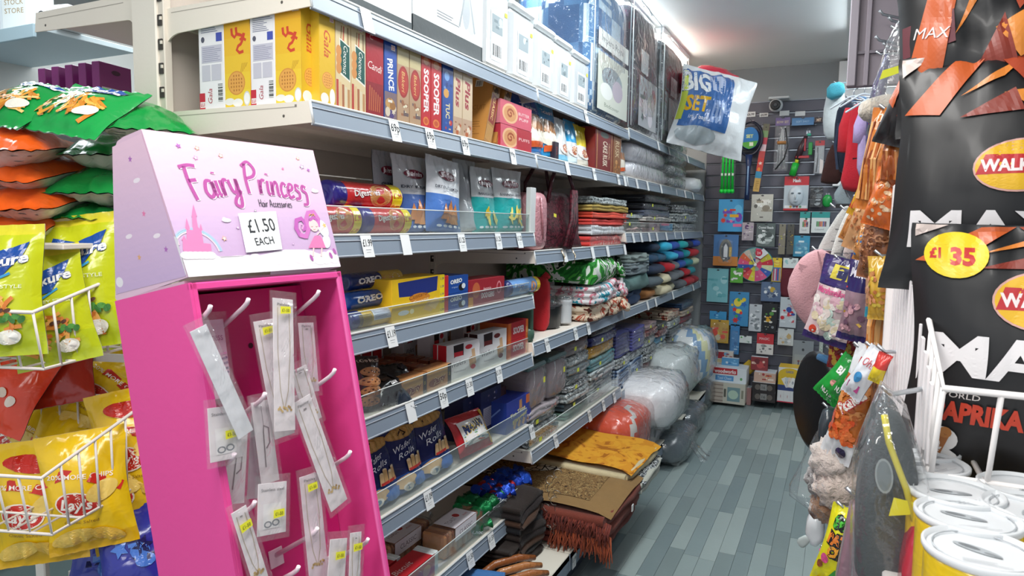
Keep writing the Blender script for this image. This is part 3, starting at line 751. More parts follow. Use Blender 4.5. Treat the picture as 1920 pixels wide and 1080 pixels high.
# side cheek with rounded top corner
sd = [(FT[0], FT[1]), (.080, .233), (.098, .231), (.110, .222), (.120, .205), (.150, .120), (.178, .040), (.194, .004), (.190, -.002), (FB[0], FB[1])]
for x, nm in ((-1, 'side_cheek'), (1, 'side_cheek')):
    m = MB('card')
    def ex(c): return -.013*(c/.232) if x < 0 else .30+.013*(c/.232)
    def SF(b, c, o=0): return Vector((ex(c)+x*o, b, c))
    m.face([m.V(SF(*q)) for q in sd][::(1 if x > 0 else -1)], '#e8c3d8')
    inn = [m.V(SF(*q)-Vector((x*.004, 0, 0))) for q in sd]; m.face(inn, '#d9b9cc')
    def clipb(c): return .194-max(0, c-.004)*.355
    for j in range(20):
        c0, c1 = .01+j*.0108, .01+(j+1)*.0108
        f0 = FB[0]+(FT[0]-FB[0])*c0/.232+.002; f1 = FB[0]+(FT[0]-FB[0])*c1/.232+.002; b0 = min(clipb(c0), .19)-.002; b1 = min(clipb(c1), .19)-.002
        m.poly([SF(f0, c0, .0005), SF(b0, c0, .0005), SF(b1, c1, .0005), SF(f1, c1, .0005)][::(1 if x < 0 else 1)], mixc('#cdb0d6', '#efc8dc', j/19))
    m.lay = 4
    if x < 0:
        m.shape(SF, [(0, .012), (.186, .012), (.17, .03), (.12, .036), (.06, .045), (.004, .062)], '#efe9ee')
        for i in range(12): m.ell(SF, .012+i*.0145, .062-i*.0032, .010, .008, '#efe9ee', 14)
        for bb, cc, cl_ in ((.075, .198, '#b06ab8'), (.070, .115, '#e77fae'), (.035, .055, '#b06ab8'), (.105, .055, '#e0a878')): m.star(SF, bb, cc, .0055, cl_)
        for bb, cc in ((.07, .165), (.05, .078), (.12, .09)): m.ell(SF, bb, cc, .009, .0035, '#f6e8f1', 14)
    m.build(nm, hd)
m = MB('card'); m.poly([HF(0, .225), HF(.30, .225), Vector((.313, .09, .234)), Vector((-.013, .09, .234))], '#f3dde8'); m.build('header_top', hd)
m = MB('card'); m.box((.15, .1, .002), (.30, .18, .004), '#d9a9c2'); m.build('header_floor', hd)
# hooks
tips = [(385, 574), (466, 560), (598, 545), (628, 692), (657, 846), (497, 737), (478, 940), (595, 990), (440, 850), (560, 1062), (690, 1010)]
for px, py in tips:
    a, c = SP(px, py, -.012); a = max(.021, a); c += HB
    m = MB('plastic'); m.tube([(a, .103, c-.052), (a, .004, c-.012), (a, -.007, c-.006), (a, -.012, c)], [.0042, .0036, .0036, .0032], '#f0dfe8', None, 8)
    m.box((a, .101, c-.055), (.028, .003, .03), '#eedbe6', b=.001); m.build('hook', stand)
def card_at(p0, p1, wd, b, label, kind='necklace', col='#efe6ea', header=True, stick=None, group='accessories hanging on the pink stand', name='necklace_card', cat='jewellery card'):
    a0, c0 = SP(*p0, b); a1, c1 = SP(*p1, b); L = math.hypot(a1-a0, c1-c0); ang = math.atan2(a1-a0, -(c1-c0))
    Mx = SM @ Matrix.Rotation(-ang, 3, 'Y'); org = SO+SM @ Vector((a0, b, c0))
    mb = MB('card'); mb.box((0, .001, -L/2), (wd, .0012, L), col, b=.0003); f = plane((-wd/2, .0002, -L), (1, 0, 0), (0, 0, 1))
    if kind == 'necklace':
        g = '#c7a56a'; s_ = Random_(label)
        mb.stroke(f, [(wd*.22, L*.93), (wd*.2, L*.6), (wd*.3, L*.3), (wd*.45, L*.17)], .0011, '#b8a68c'); mb.stroke(f, [(wd*.78, L*.93), (wd*.8, L*.6), (wd*.68, L*.3), (wd*.5, L*.17)], .0011, '#b8a68c')
        for k in range(11): mb.ell(f, wd*(.2+.06*k), L*.16+s_.uniform(-.004, .004), .0022, .0022, s_.choice((g, '#d9b878', '#b08c4c')), 7)
        mb.rect(f, wd*.42, L*.9, wd*.58, L*.915, '#8d8388')
        if header: mb.text(f, 'Paisley', wd/2, L*.955, .004, '#6a6468', fit=wd*.6)
    elif kind == 'earring':
        mb.text(f, 'Stainless steel', wd/2, L*.87, .0045, '#6f6a70', fit=wd*.8)
        mb.rect(f, wd*.18, L*.12, wd*.82, L*.6, '#f7f2f4'); mb.ell(f, wd*.35, L*.2, .007, .005, '#8d8f98'); mb.ell(f, wd*.35, L*.2, .0045, .003, '#f3eef0'); mb.ell(f, wd*.62, L*.22, .007, .005, '#8d8f98'); mb.ell(f, wd*.62, L*.22, .0045, .003, '#f3eef0')
    elif kind == 'initial':
        q = [(wd*.35, L*.2), (wd*.45, L*.62), (wd*.5, L*.7), (wd*.75, L*.66), (wd*.72, L*.48), (wd*.5, L*.42)]; mb.stroke(f, q, .0022, '#8d7f84'); mb.stroke(f, [(wd*.5, L*.95), (wd*.5, L*.7)], .0008, '#a59a9e')
    elif kind == 'clips':
        mb.text(f, 'Princess', wd*.5, L*.78, .012, '#c25b9a', fit=wd*.8)
        s_ = random.Random(8)
        for k in range(26): mb.rect(f, wd*.1+wd*.8*s_.random()*.8, L*.06+L*.6*s_.random(), wd*.1+wd*.8*s_.random()*.8+.008, L*.06+L*.6*s_.random(), s_.choice(('#d45fae', '#8a4a86', '#f29ccd', '#f7dced'))) if False else mb.stroke(f, [(wd*(.15+.3*(k % 3)), L*(.1+.065*(k//3))), (wd*(.15+.3*(k % 3))+.011, L*(.1+.065*(k//3))+.004*s_.random())], .0035, s_.choice(('#d45fae', '#8a4a86', '#f29ccd', '#6e3a72')))
    o = mb.build(name, None, label, cat, group, loc=org, rot=Mx.to_euler())
    w = MB('clear'); n = 7
    for sgn in (-1, 1):
        G = [[w.V(((i/n-.5)*(wd+.012), sgn*(.0012+.0035*math.sin(PI*i/n)*math.sin(PI*min(1, max(0, j/10)))), .012-(L+.02)*j/10)) for i in range(n+1)] for j in range(11)]
        for j in range(10):
            for i in range(n): w.face([G[j][i], G[j][i+1], G[j+1][i+1], G[j+1][i]], '#ffffff', None, True)
    w.build('plastic_sleeve', o)
    if stick:
        k = stick; s_ = MB('paper'); f2 = plane((-.010+k[0], -.0055, -k[1]-.012), (1, 0, 0), (0, 0, 1)); s_.poly([f2(0, 0), f2(.020, .002), f2(.020, .013), f2(0, .012)], '#e6e233'); s_.lay = 2
        s_.text(f2, '£1-50', .010, .0065, .005, '#3a3a20', fit=.014); s_.build('price_sticker', o)
    return o
def Random_(s): return random.Random(sum(map(ord, s)))
card_at((495, 600), (535, 818), .040, .012, 'grey necklace card with a yellow sticker, left of the front middle card', stick=(0, .012))
card_at((574, 605), (585, 735), .034, .030, 'pale card on the top row behind the middle necklace cards', col='#e3cdd8')
card_at((560, 690), (590, 790), .036, .022, 'short tilted necklace card right of the middle, gold charm at its foot')
card_at((531, 560), (535, 808), .040, -.012, 'frontmost white necklace card at the middle of the pink stand, gold charms near its foot', stick=(0, .014))
card_at((565, 748), (637, 948), .040, -.004, 'white necklace card swinging diagonally to the lower right')
card_at((372, 615), (462, 815), .028, -.022, 'narrow clear-sleeved necklace card hanging diagonally at the upper left', kind='plain', col='#dfe0e6')
card_at((392, 600), (410, 748), .050, .05, 'pink card of tiny hair clips hanging at the top left', kind='clips', col='#f3c3dc', name='hair_clip_card', cat='hair clips')
card_at((420, 762), (426, 862), .052, -.01, 'earring card with two silver hoops and a yellow sticker at the left', kind='earring', stick=(.006, .035), name='earring_card', cat='earrings')
card_at((447, 812), (440, 945), .034, .02, 'long card with a silver letter pendant at the left', kind='initial')
card_at((487, 760), (478, 935), .028, .03, 'thin grey necklace card left of the letter card, half hidden', kind='plain', col='#d8c6d0')
card_at((488, 752), (508, 905), .034, .015, 'card with a round wire pendant below the second hook', kind='initial')
card_at((512, 905), (510, 1002), .052, -.014, 'earring card with silver hoops and a yellow sticker at the lower middle', kind='earring', stick=(.008, .04), name='earring_card', cat='earrings')
card_at((448, 955), (492, 1095), .026, -.014, 'slim bracelet card with a yellow sticker at the lower left', kind='necklace', stick=(0, .02), header=False)
card_at((580, 890), (600, 1090), .040, .0, 'necklace card with a yellow sticker hanging at the lower right', kind='necklace', stick=(0, .014), col='#e9d6df')
card_at((636, 1010), (628, 1130), .038, -.016, 'tilted card with a yellow sticker near the bottom right', kind='plain', stick=(0, .02))
card_at((668, 998), (664, 1120), .026, -.018, 'narrow necklace card with a yellow sticker at the bottom right corner', stick=(0, .018), header=False)
# ================================================================== snack stand with wire baskets (left)
def wire_basket(w, d, hf, hb, flare=.03, n_f=8, n_s=7, left_side=True):
    """basket standing on z = 0; front along -Y at y = 0, depth to +Y, x from -w to 0"""
    m = MB('paint'); c = '#f3ece4'; r = .0028; R2 = .0042
    B = [(-w, 0, 0), (0, 0, 0), (0, d, 0), (-w, d, 0)]
    T = [(-w-flare*.3, -flare, hf), (flare*.3, -flare, hf), (flare*.3, d, hb), (-w-flare*.3, d, hb)]
    m.tube(B, R2*.85, c, None, 6, True)
    m.tube([T[0], T[1], Vector(T[1]).lerp(Vector(T[2]), .93), T[2], T[3]], R2, c, None, 8, True)
    m.tube([(-w, d*.5, -.001), (0, d*.5, -.001)], r, c); 
    for i in range(n_f+1):
        t = i/n_f; x = -w+w*t; xt = T[0][0]+(T[1][0]-T[0][0])*t
        m.tube([(xt, -flare, hf), (x, 0, 0), (x, d, 0), (xt, d, hb)], r, c, None, 6)
    for s in (0, 1):
        x0 = B[s][0]; xt = T[s][0]
        for i in range(1, n_s):
            t = i/n_s; y = d*t; yt = -flare+(d+flare)*t; m.tube([(xt, yt, hf+(hb-hf)*t), (x0, y, 0)], r, c, None, 6)
    for i in range(1, 4): m.tube([(-w, d*i/4, .001), (0, d*i/4, .001)], r, c)
    return m
BYAW = .33
def loc_of(o, yaw, x, y, z): return Vector(o)+Matrix.Rotation(yaw, 3, 'Z') @ Vector((x, y, z))
cu = Vector((-1.47, .835, 0)); zu = 1.156
sn = empty('basket_stand', 'white wire basket stand holding the crisp bags at the left', 'display stand', loc_of(cu, BYAW, -.2, .36, 0), BYAW)
m = MB('paint'); 
for x in (-.17, .17): m.box((x, .02, .85), (.03, .02, 1.7), '#efe8df', b=.003)
m.box((0, -.1, .03), (.42, .3, .03), '#efe8df', b=.004)
for z in (.4, .75, 1.1, 1.5): m.box((0, .02, z), (.36, .012, .02), '#efe8df')
m.build('frame', sn)
for z, hf, hb, nm in ((zu, .122, .20, 'upper'), (.80, .135, .21, 'lower')):
    b = wire_basket(.40, .33, hf, hb).build('basket', sn); b.location = (.2, -.36, z)
m = MB('paint'); m.box((0, -.14, 1.405), (.38, .28, .012), '#efe8df', b=.002); m.build('tray', sn)
def bag_at(px, py, y, w, h, t, yaw, lean, roll, label, name='crisp_bag', cat='crisps', group=None, dec=None, x=None, dz=0, **k):
    b = Bag(w, h, t, **k)
    if dec: dec(b.mb, b.f, w, h, b)
    p = A(px, py, y=y) if x is None else A(px, py, x=x); p.z += dz
    return b.mb.build(name, None, label, cat, group, loc=p, rot=eul(yaw, lean, roll))
# yellow-green sticks bag
def kur(mb, f, w, h, b):
    mb.text(f, '₹20' if False else '20', w*.16, h*.93, h*.05, '#d8622a', bold=.02)
    mb.shape(f, [(w*.2, h*.70), (w*.4, h*.58), (w*.62, h*.6), (w*.82, h*.76), (w*.88, h*.86), (w*.55, h*.78), (w*.3, h*.83)][::1], '#1c4fa3')
    mb.stroke(f, [(w*.3, h*.6), (w*.5, h*.555), (w*.7, h*.62)], h*.018, '#3aa0d8')
    mb.text(f, 'Kurkure', w*.54, h*.70, h*.075, '#f6f7f3', rot=.2, bold=.03, fit=w*.7, out='#1c3f86', ow=.03, shear=.2)
    mb.text(f, 'CHUTNEY STYLE', w*.52, h*.52, h*.028, '#e9efc8', fit=w*.62, bold=.01)
    R = random.Random(b.seed)
    for i in range(34):
        u, v, a = w*R.uniform(.12, .72), h*R.uniform(.12, .4), R.uniform(0, 3); L = w*.09
        mb.stroke(f, [(u-L*math.cos(a), v-L*math.sin(a)), (u, v+w*.012), (u+L*math.cos(a), v+L*math.sin(a))], w*.045, R.choice(('#e8923a', '#f0aa48', '#d97a2c', '#f3b65e')))
        if i % 3: mb.lay -= 1
    mb.ell(f, w*.66, h*.14, w*.13, h*.055, '#f2efe0', 18, .2); mb.ell(f, w*.66, h*.14, w*.10, h*.038, '#fbfaf2', 18, .2)
    for i in range(5): mb.ell(f, w*(.62+.05*i), h*(.27+.02*(i % 2)), w*.05, h*.022, ('#3c7a33', '#549a3d')[i % 2], 10, i)
    for i in range(3): mb.ell(f, w*(.55+.07*i), h*.34, w*.04, h*.014, '#5b3524', 10, .4)
YG = '#c9d21a'
def kcol(a, b): return '#e3d834' if b > .9 else '#b9c81c' if b < .25 else YG
bag_at(-2, 545, .80, .18, .27, .06, .62, .16, -.05, 'lime green snack bag at the left edge of the upper basket', seed=3, colf=kcol, back='#e8e9e6', dec=kur, stand=False)
bag_at(92, 575, .90, .165, .26, .06, .75, .2, -.2, 'lime green snack bag second from the left in the upper basket', seed=5, colf=kcol, back='#e8e9e6', dec=kur)
bag_at(150, 528, .98, .20, .31, .07, .62, .2, -.14, 'largest lime green snack bag, the 20 in its top corner, in the upper basket', seed=7, colf=kcol, back='#e8e9e6', dec=kur)
bag_at(212, 560, 1.10, .16, .26, .06, .8, .1, -.12, 'lime green snack bag half hidden behind the pink stand', seed=9, colf=kcol, back='#d7d9d3', dec=kur)
# lying bags on the top tier
def top_or(c1): return dict(front=c1, back='#cfc9c4')
def lay(px, py, y, w, h, t, yaw, pitch, label, c1, seed, dec=None, roll=0, back='#c9c5c1'):
    b = Bag(w, h, t, seed=seed, front=c1, back=back, seal=.06, crease=1.1)
    if dec: dec(b.mb, b.f, w, h, b)
    p = A(px, py, y=y)
    rt = (Matrix.Rotation(yaw, 3, 'Z') @ Matrix.Rotation(-pitch, 3, 'X') @ Matrix.Rotation(roll, 3, 'Y'))
    return b.mb.build('snack_bag', None, label, 'crisps', 'snack bags stacked flat on the left stand', loc=p, rot=rt.to_euler())
def grn(mb, f, w, h, b):
    mb.shape(f, [(w*.2, h*.72), (w*.45, h*.66), (w*.8, h*.74), (w*.86, h*.88), (w*.5, h*.84), (w*.28, h*.87)], '#2352a5'); mb.text(f, 'Kurkure', w*.52, h*.775, h*.07, '#f4f6f6', bold=.03, fit=w*.6, out='#17407f', ow=.03)
    mb.text(f, 'MASTI', w*.45, h*.64, h*.03, '#dfe9d8', fit=w*.3)
    R = random.Random(b.seed)
    for i in range(36):
        u, v, a = w*R.uniform(.15, .8), h*R.uniform(.2, .52), R.uniform(0, 3); L = w*.10
        mb.stroke(f, [(u-L*math.cos(a), v-L*math.sin(a)), (u, v+w*.012), (u+L*math.cos(a), v+L*math.sin(a))], w*.04, R.choice(('#e8a33a', '#f2bd57', '#d98a2c', '#f6cf7e')))
        if i % 3: mb.lay -= 1
    mb.ell(f, w*.75, h*.3, w*.14, h*.07, '#f2efe0', 18, .5)
def sil(mb, f, w, h, b):
    for k in range(16): mb.rect(b.fb, w*.12, h*(.1+.05*k), w*(.85-.3*((k*7) % 3)/3), h*(.115+.05*k), '#8f8c8a'); mb.lay -= 1
GRN, ORG = '#169a45', '#f0641e'
for i, (px, py, y, yaw, pitch, c, lb) in enumerate((
    (30, 420, .93, .5, 1.35, ORG, 'orange topped silver snack bag, lowest in the stack at the left edge'),
    (55, 378, .95, .65, 1.45, ORG, 'orange and silver snack bag under the middle of the left stack'),
    (40, 325, .95, .45, 1.38, ORG, 'orange topped silver snack bag in the middle of the left stack'),
    (30, 275, .93, .6, 1.42, ORG, 'orange topped silver snack bag just under the green ones'),
    (190, 405, 1.10, .9, 1.5, GRN, 'green and silver snack bag at the foot of the right stack'),
    (205, 345, 1.10, .7, 1.35, GRN, 'green snack bag with silver underside beside the pink header'),
    (215, 290, 1.12, .8, 1.45, GRN, 'green snack bag just above the pink header corner'),
    (270, 228, 1.12, 1.1, 1.3, GRN, 'green bag with a wide silver back bulging towards the shelf bracket'))):
    lay(px, py, y, .21, .27, .085, yaw, pitch, lb, c, 20+i, sil, roll=.08*((i*5) % 3-1))
bag_at(45, 196, .95, .19, .19, .06, .35, .95, .3, 'green snack bag lying on top of the stack at the left edge', seed=31, front=GRN, back='#c9c5c1', dec=grn, name='snack_bag')
bag_at(158, 208, 1.0, .21, .20, .065, .45, .9, .25, 'topmost green snack bag in front of the purple boxes', seed=33, front='#1ba24b', back='#c9c5c1', dec=grn, name='snack_bag')
# yellow crisps in the lower basket
def lays(mb, f, w, h, b):
    mb.ell(f, w*.55, h*.82, w*.34, h*.07, '#d32a1c', 20, -.15) if b.seed % 2 else None
    mb.stroke(f, [(w*.02, h*.62), (w*.3, h*.68), (w*.62, h*.62), (w*.95, h*.5)], h*.075, '#cf2b1d')
    mb.text(f, '20% MORE CHIPS', w*.48, h*.645, h*.038, '#fff3e6', fit=w*.78, rot=-.1, bold=.01)
    mb.ell(f, w*.4, h*.42, w*.27, h*.105, '#f7ead8', 20, -.15); mb.ell(f, w*.4, h*.42, w*.25, h*.094, '#cb2417', 20, -.15)
    mb.text(f, "Lay's", w*.4, h*.42, h*.085, '#fff7ee', rot=-.12, bold=.03, fit=w*.38, shear=.15)
    mb.text(f, 'Classic Salted', w*.42, h*.27, h*.026, '#8a5a16', rot=-.08, fit=w*.4)
    mb.ell(f, w*.72, h*.5, w*.2, h*.075, '#f0cf6a', 18, .4); mb.ell(f, w*.3, h*.14, w*.26, h*.07, '#efca60', 18, .2); mb.ell(f, w*.68, h*.12, w*.2, h*.06, '#e9bd4d', 16, -.4)
LY = '#f4c916'
def lcol(a, b): return '#e6b414' if b < .12 else LY
for px, py, y, w, h, yaw, lean, roll, sd_, lb in (
    (72, 952, .93, .185, .26, .55, .15, -.12, 1, 'yellow crisp bag with a red logo at the front of the lower basket'),
    (-25, 900, 1.0, .16, .23, .4, .1, .1, 2, 'yellow crisp bag cut off by the left edge, lower basket'),
    (165, 930, .98, .165, .25, .8, .15, -.1, 4, 'yellow crisp bag with crumpled white edge in the middle of the lower basket'),
    (105, 880, 1.04, .16, .24, .6, .3, .35, 6, 'yellow crisp bag lying behind the front ones, its white back flap showing'),
    (225, 920, 1.08, .165, .27, .9, .2, -.25, 8, 'yellow crisp bag at the right end of the lower basket'),
    (205, 850, 1.14, .17, .25, .5, .35, .25, 10, 'yellow crisp bag at the back right of the lower basket'),
    (255, 850, 1.12, .17, .27, .7, .25, -.2, 11, 'yellow crisp bag behind the pink stand with a red band across'),
    (45, 820, 1.05, .16, .22, .3, .4, .5, 12, 'small yellow crisp bag leaning at the back left of the lower basket')):
    bag_at(px, py-12, y, w*1.14, h*1.12, .085, yaw, lean, roll, lb, seed=sd_, colf=lcol, back='#e3e2e0', dec=lays, group='yellow crisp bags in the lower basket')
bag_at(215, 745, 1.16, .24, .26, .08, .6, .5, .5, 'large yellow crisp bag under the upper basket, next to the pink stand', seed=14, colf=lcol, back='#e3e2e0', dec=lays)
def magic(mb, f, w, h, b):
    mb.text(f, "Lay's", w*.35, h*.72, h*.11, '#b04a2a', rot=.1, bold=.03, fit=w*.4)
    for i in range(5): mb.ell(f, w*(.2+.14*i), h*(.32+.06*(i % 2)), w*.07, h*.05, ('#f2e2d2', '#e9d1bb')[i % 2], 14, i)
bag_at(20, 715, .98, .22, .24, .07, .4, .45, .3, 'red orange crisp bag with white crisps under the upper basket', seed=15, front='#e8431c', back='#c9bdb5', dec=magic)
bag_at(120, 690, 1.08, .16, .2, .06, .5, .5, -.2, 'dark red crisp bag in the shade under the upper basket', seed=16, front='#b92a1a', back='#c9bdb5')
for i, (px, py, c) in enumerate(((255, 1035, '#2a2f94'), (195, 1050, '#2d3aa8'), (235, 1075, '#23287c'))):
    bag_at(px, py, 1.05+.05*i, .17, .22, .07, .7, .5, .2*i-.2, ('deep blue crisp bag beside the foot of the pink stand', 'blue crisp bag below the lower basket rods', 'dark blue crisp bag at the bottom of the frame')[i], seed=40+i, front=c, back='#b9b9c4', dec=lambda mb, f, w, h, b: mb.busy(f, w*.2, h*.3, w*.8, h*.8, ['#dfe3ee', '#4a7ad0', '#161b55'], 7, b.seed))
# things on the second aisle shelves behind the stacks
for i in range(5):
    x = xat(112+i*25, 1.45, 1.85)
    def fr(mb, f, w, h):
        mb.rect(f, w*.0, h*.0, w*.99, h*.45, '#2c2430'); mb.rect(f, w*.02, h*.5, w*.99, h*.99, '#7d2a6b')
        mb.text(f, 'NAILS', w*.5, h*.25, w*.32, '#f3f0f3', rot=PI/2, fit=h*.36, bold=.02)
        mb.text(f, 'GEL', w*.5, h*.56, w*.2, '#d9478e', rot=PI/2, bold=.02)
    def rt(mb, f, w, h):
        mb.rect(f, w*.05, h*.05, w*.9, h*.6, '#c9c2c6'); mb.lines(f, w*.12, h*.1, w*.8, h*.55, 12, '#77707a')
        mb.ell(f, w*.5, h*.86, w*.14, h*.04, '#3b1030')
    mb = carton(.030, .12, .19, '#7b2c6c', fr, right=rt)
    mb.build('nail_kit', None, ('leftmost purple nail kit box behind the green bags', 'second purple nail kit box from the left', 'middle purple nail kit box of the row', 'fourth purple nail kit box from the left', 'rightmost purple nail kit box, its printed side showing')[i], 'box', 'purple nail kits in a row', loc=(x, 1.45, 1.7605), rot=.15)
for i, (px, w_, h_, c, lb) in enumerate(((15, .17, .30, '#dfe6ea', 'large clear storage container at the far top left'), (62, .16, .28, '#e3e7e6', 'second clear storage container, gold lettering on it'))):
    y = 1.75; x = xat(px, y, 1.95); m = MB('plastic'); m.box((0, 0, h_/2), (w_, w_*.8, h_), c, b=.02); m.box((0, 0, h_+.008), (w_*.9, w_*.72, .03), '#c7d0d6', b=.01)
    f = ff(w_, w_*.8, h_); m.text(f, ('FOOD', 'STOCK')[i], w_*.5, h_*.55, .02, ('#8e9aa5', '#a88d5e')[i], fit=w_*.6); m.text(f, ('BOX', 'STORE')[i], w_*.5, h_*.43, .02, ('#8e9aa5', '#a88d5e')[i], fit=w_*.6)
    m.build('storage_container', None, lb, 'container', loc=(x, y, 2.046 if False else 1.62+.0 if False else zat(85, x, y)), rot=.2)
m = MB('paint'); y = 1.8; xq = xat(45, y, 1.95); zq = zat(88, xq, y)
m.box((xq-.0, y, zq-.012), (.9, .4, .022), '#b7c4c9', b=.002); m.box((xq, y-.2, zq-.028), (.9, .012, .05), '#9fb4bd', b=.002); m.build('wall_shelf', None, 'blue edged shelf carrying clear containers at the top left', 'shelf')
mb = carton(.16, .1, .085, '#e4e7e8', lambda mb, f, w, h: (mb.ell(f, w*.2, h*.6, .016, .016, '#2b2f33'), mb.ell(f, w*.2, h*.6, .012, .012, '#e4e7e8'), mb.box, mb.ell(f, w*.65, h*.35, .03, .025, '#4a4d52'), mb.ell(f, w*.8, h*.3, .02, .02, '#2f3236')))
mb.build('small_box', None, 'white box with a grey picture beside the containers', 'box', loc=(xat(125, 1.72, 1.9), 1.72, zq-.0), rot=.2)
b = Bag(.14, .2, .06, seed=50, front='#b9624e', back='#b9624e', m='clear'); b.mb.mat = 'film'
b.mb.m = ['film']*len(b.mb.m); b.mb.build('gift_bag', None, 'reddish clear bag between the purple boxes and the end post', 'bag', loc=(xat(258, 1.3, 1.72), 1.33, 1.72), rot=(0, 0, .3))
# ================================================================== goods of the nearest bay (fronts face the aisle, +X)
TURN = PI/2
def put(mb, name, label, cat, x, y, z, yaw=TURN, group=None, lean=0, roll=0, kind=None):
    return mb.build(name, None, label, cat, group, kind, loc=(x, y, z), rot=eul(yaw, lean, roll))
def box_on(px0, px1, z, py, d, col, label, front=None, left=None, top=None, name='biscuit_box', cat='biscuits', group=None, xf=XF-.016, h=None, gap=.001, dz=0, yaw=0, m='card'):
    w, yc, hh = slot(px0, px1, xf, z, py); h = h or hh
    mb = carton(w-gap, d, h, col, front, left, top, m=m)
    return put(mb, name, label, cat, xf-d/2, yc, z+dz+.0005, TURN+yaw, group)
Z = ZG
def lu(mb, f, u, v, s): mb.rect(f, u-s, v-s*.8, u+s, v+s*.8, '#f3e8e8'); mb.text(f, 'LU', u, v, s*.9, '#c8283a', bold=.03, fit=s*1.5)
def cookie(mb, f, u, v, r):
    mb.ell(f, u, v, r, r, '#d9923f', 28); mb.ell(f, u, v, r*.9, r*.9, '#e5a750', 28)
    for i in range(5):
        for j in range(5):
            if abs(i-2)+abs(j-2) < 4: mb.ell(f, u+(i-2)*r*.3, v+(j-2)*r*.3, r*.07, r*.1, '#b4702a', 8); mb.lay -= 1
def gala_white(mb, f, w, h):
    mb.rect(f, 0, 0, w*.22, h*.16, '#c92f3f'); lu(mb, f, w*.12, h*.05, w*.1)
    mb.text(f, 'Gala', w*.42, h*.13, w*.17, '#b03040', rot=PI/2, shear=.25)
    mb.lines(f, w*.12, h*.72, w*.92, h*.97, 14, '#8d8fa5', .4, 5); mb.rect(f, w*.7, h*.63, w*.93, h*.71, '#4a56b0'); mb.ell(f, w*.18, h*.66, w*.07, w*.08, '#5a5a6a')
    mb.rect(f, w*.12, h*.44, w*.92, h*.6, '#c9c7d4'); mb.lines(f, w*.16, h*.45, w*.88, h*.59, 8, '#8e8ea6', .3, 3); mb.rect(f, w*.12, h*.27, w*.45, h*.42, '#cbc9d4'); mb.rect(f, w*.5, h*.27, w*.88, h*.42, '#cbc9d4')
    mb.bars(f, w*.74, h*.07, w*.92, h*.24, vert=False)
def gala_yel(mb, f, w, h):
    for k in range(6): mb.rect(f, 0, h*k/6, w, h*(k+1)/6, mixc('#f2d23c', '#e9ab22', k/5)); mb.lay -= 1
    mb.lay += 1; lu(mb, f, w*.8, h*.94, w*.13)
    a = '#d1462a'; S_ = lambda p: [(w*x, h*y) for x, y in p]
    mb.stroke(f, S_([(.30, .76), (.32, .7), (.42, .67), (.5, .7), (.48, .765)]), w*.09, a); mb.stroke(f, S_([(.5, .7), (.62, .69), (.74, .675), (.76, .70)]), w*.09, a)
    mb.stroke(f, S_([(.8, .70), (.72, .63), (.66, .60), (.56, .585), (.5, .55), (.6, .52), (.76, .53)]), w*.09, a); mb.stroke(f, S_([(.62, .64), (.72, .66), (.86, .63)]), w*.08, a)
    for i in range(5): mb.stroke(f, S_([(.6+.06*i, .30+.02*i), (.7+.05*i, .42)]), w*.02, '#c99a2a')
    cookie(mb, f, w*.46, h*.235, w*.34)
    mb.ell(f, w*.18, h*.06, w*.2, h*.035, '#f1efe8', 16); mb.ell(f, w*.5, h*.045, w*.2, h*.04, '#f5f3ee', 16); mb.ell(f, w*.86, h*.08, w*.13, h*.07, '#dadbd9', 16); mb.ell(f, w*.86, h*.08, w*.11, h*.055, '#f8f7f4', 16)
def gala_side(mb, f, w, h):
    mb.rect(f, 0, 0, w, h, '#dcb52f'); lu(mb, f, w*.8, h*.93, w*.13); mb.text(f, 'Gala', w*.5, h*.65, w*.42, '#c4502a', rot=-PI/2, shear=.3, fit=h*.3, bold=.01)
    cookie(mb, f, w*.5, h*.27, w*.36); mb.ell(f, w*.3, h*.07, w*.26, h*.06, '#eceae2'); mb.ell(f, w*.8, h*.1, w*.18, h*.09, '#f2f1ec')
g = 'yellow round-biscuit boxes at the end of the shelf'
ys = BY[0]+.012
xs = [A(px, 190, y=ys).x for px in (374, 422, 470, 517, 566)]
for i in range(4):
    w = xs[i+1]-xs[i]; h = zat(8, xs[i], ys)-Z
    mb = carton(w-.0012, .058, h, '#f3f1f3' if i % 2 == 0 else '#edbb2a', (gala_white, gala_yel)[i % 2])
    if i == 3: gala_side(mb, fr_(w-.0012, .058, h), .058, h)
    put(mb, 'biscuit_box', ('white-backed biscuit box, leftmost on the shelf end', 'yellow biscuit box with red script second from the left', 'second white-backed biscuit box on the shelf end', 'yellow biscuit box standing on the outer corner of the shelf')[i], 'biscuits', (xs[i]+xs[i+1])/2, ys+.03, Z, 0, g)
yb = ys+.06
def nxt(px0, px1, py, col, label, front, d=.16, **k): return box_on(px0, px1, Z, py, d, col, label, front, **k)
h0 = zat(8, -1.09, 1.22)-Z
nxt(600, 629, 0, '#dcb52f', 'yellow box with red script just round the shelf corner', gala_side, h=h0-.004)
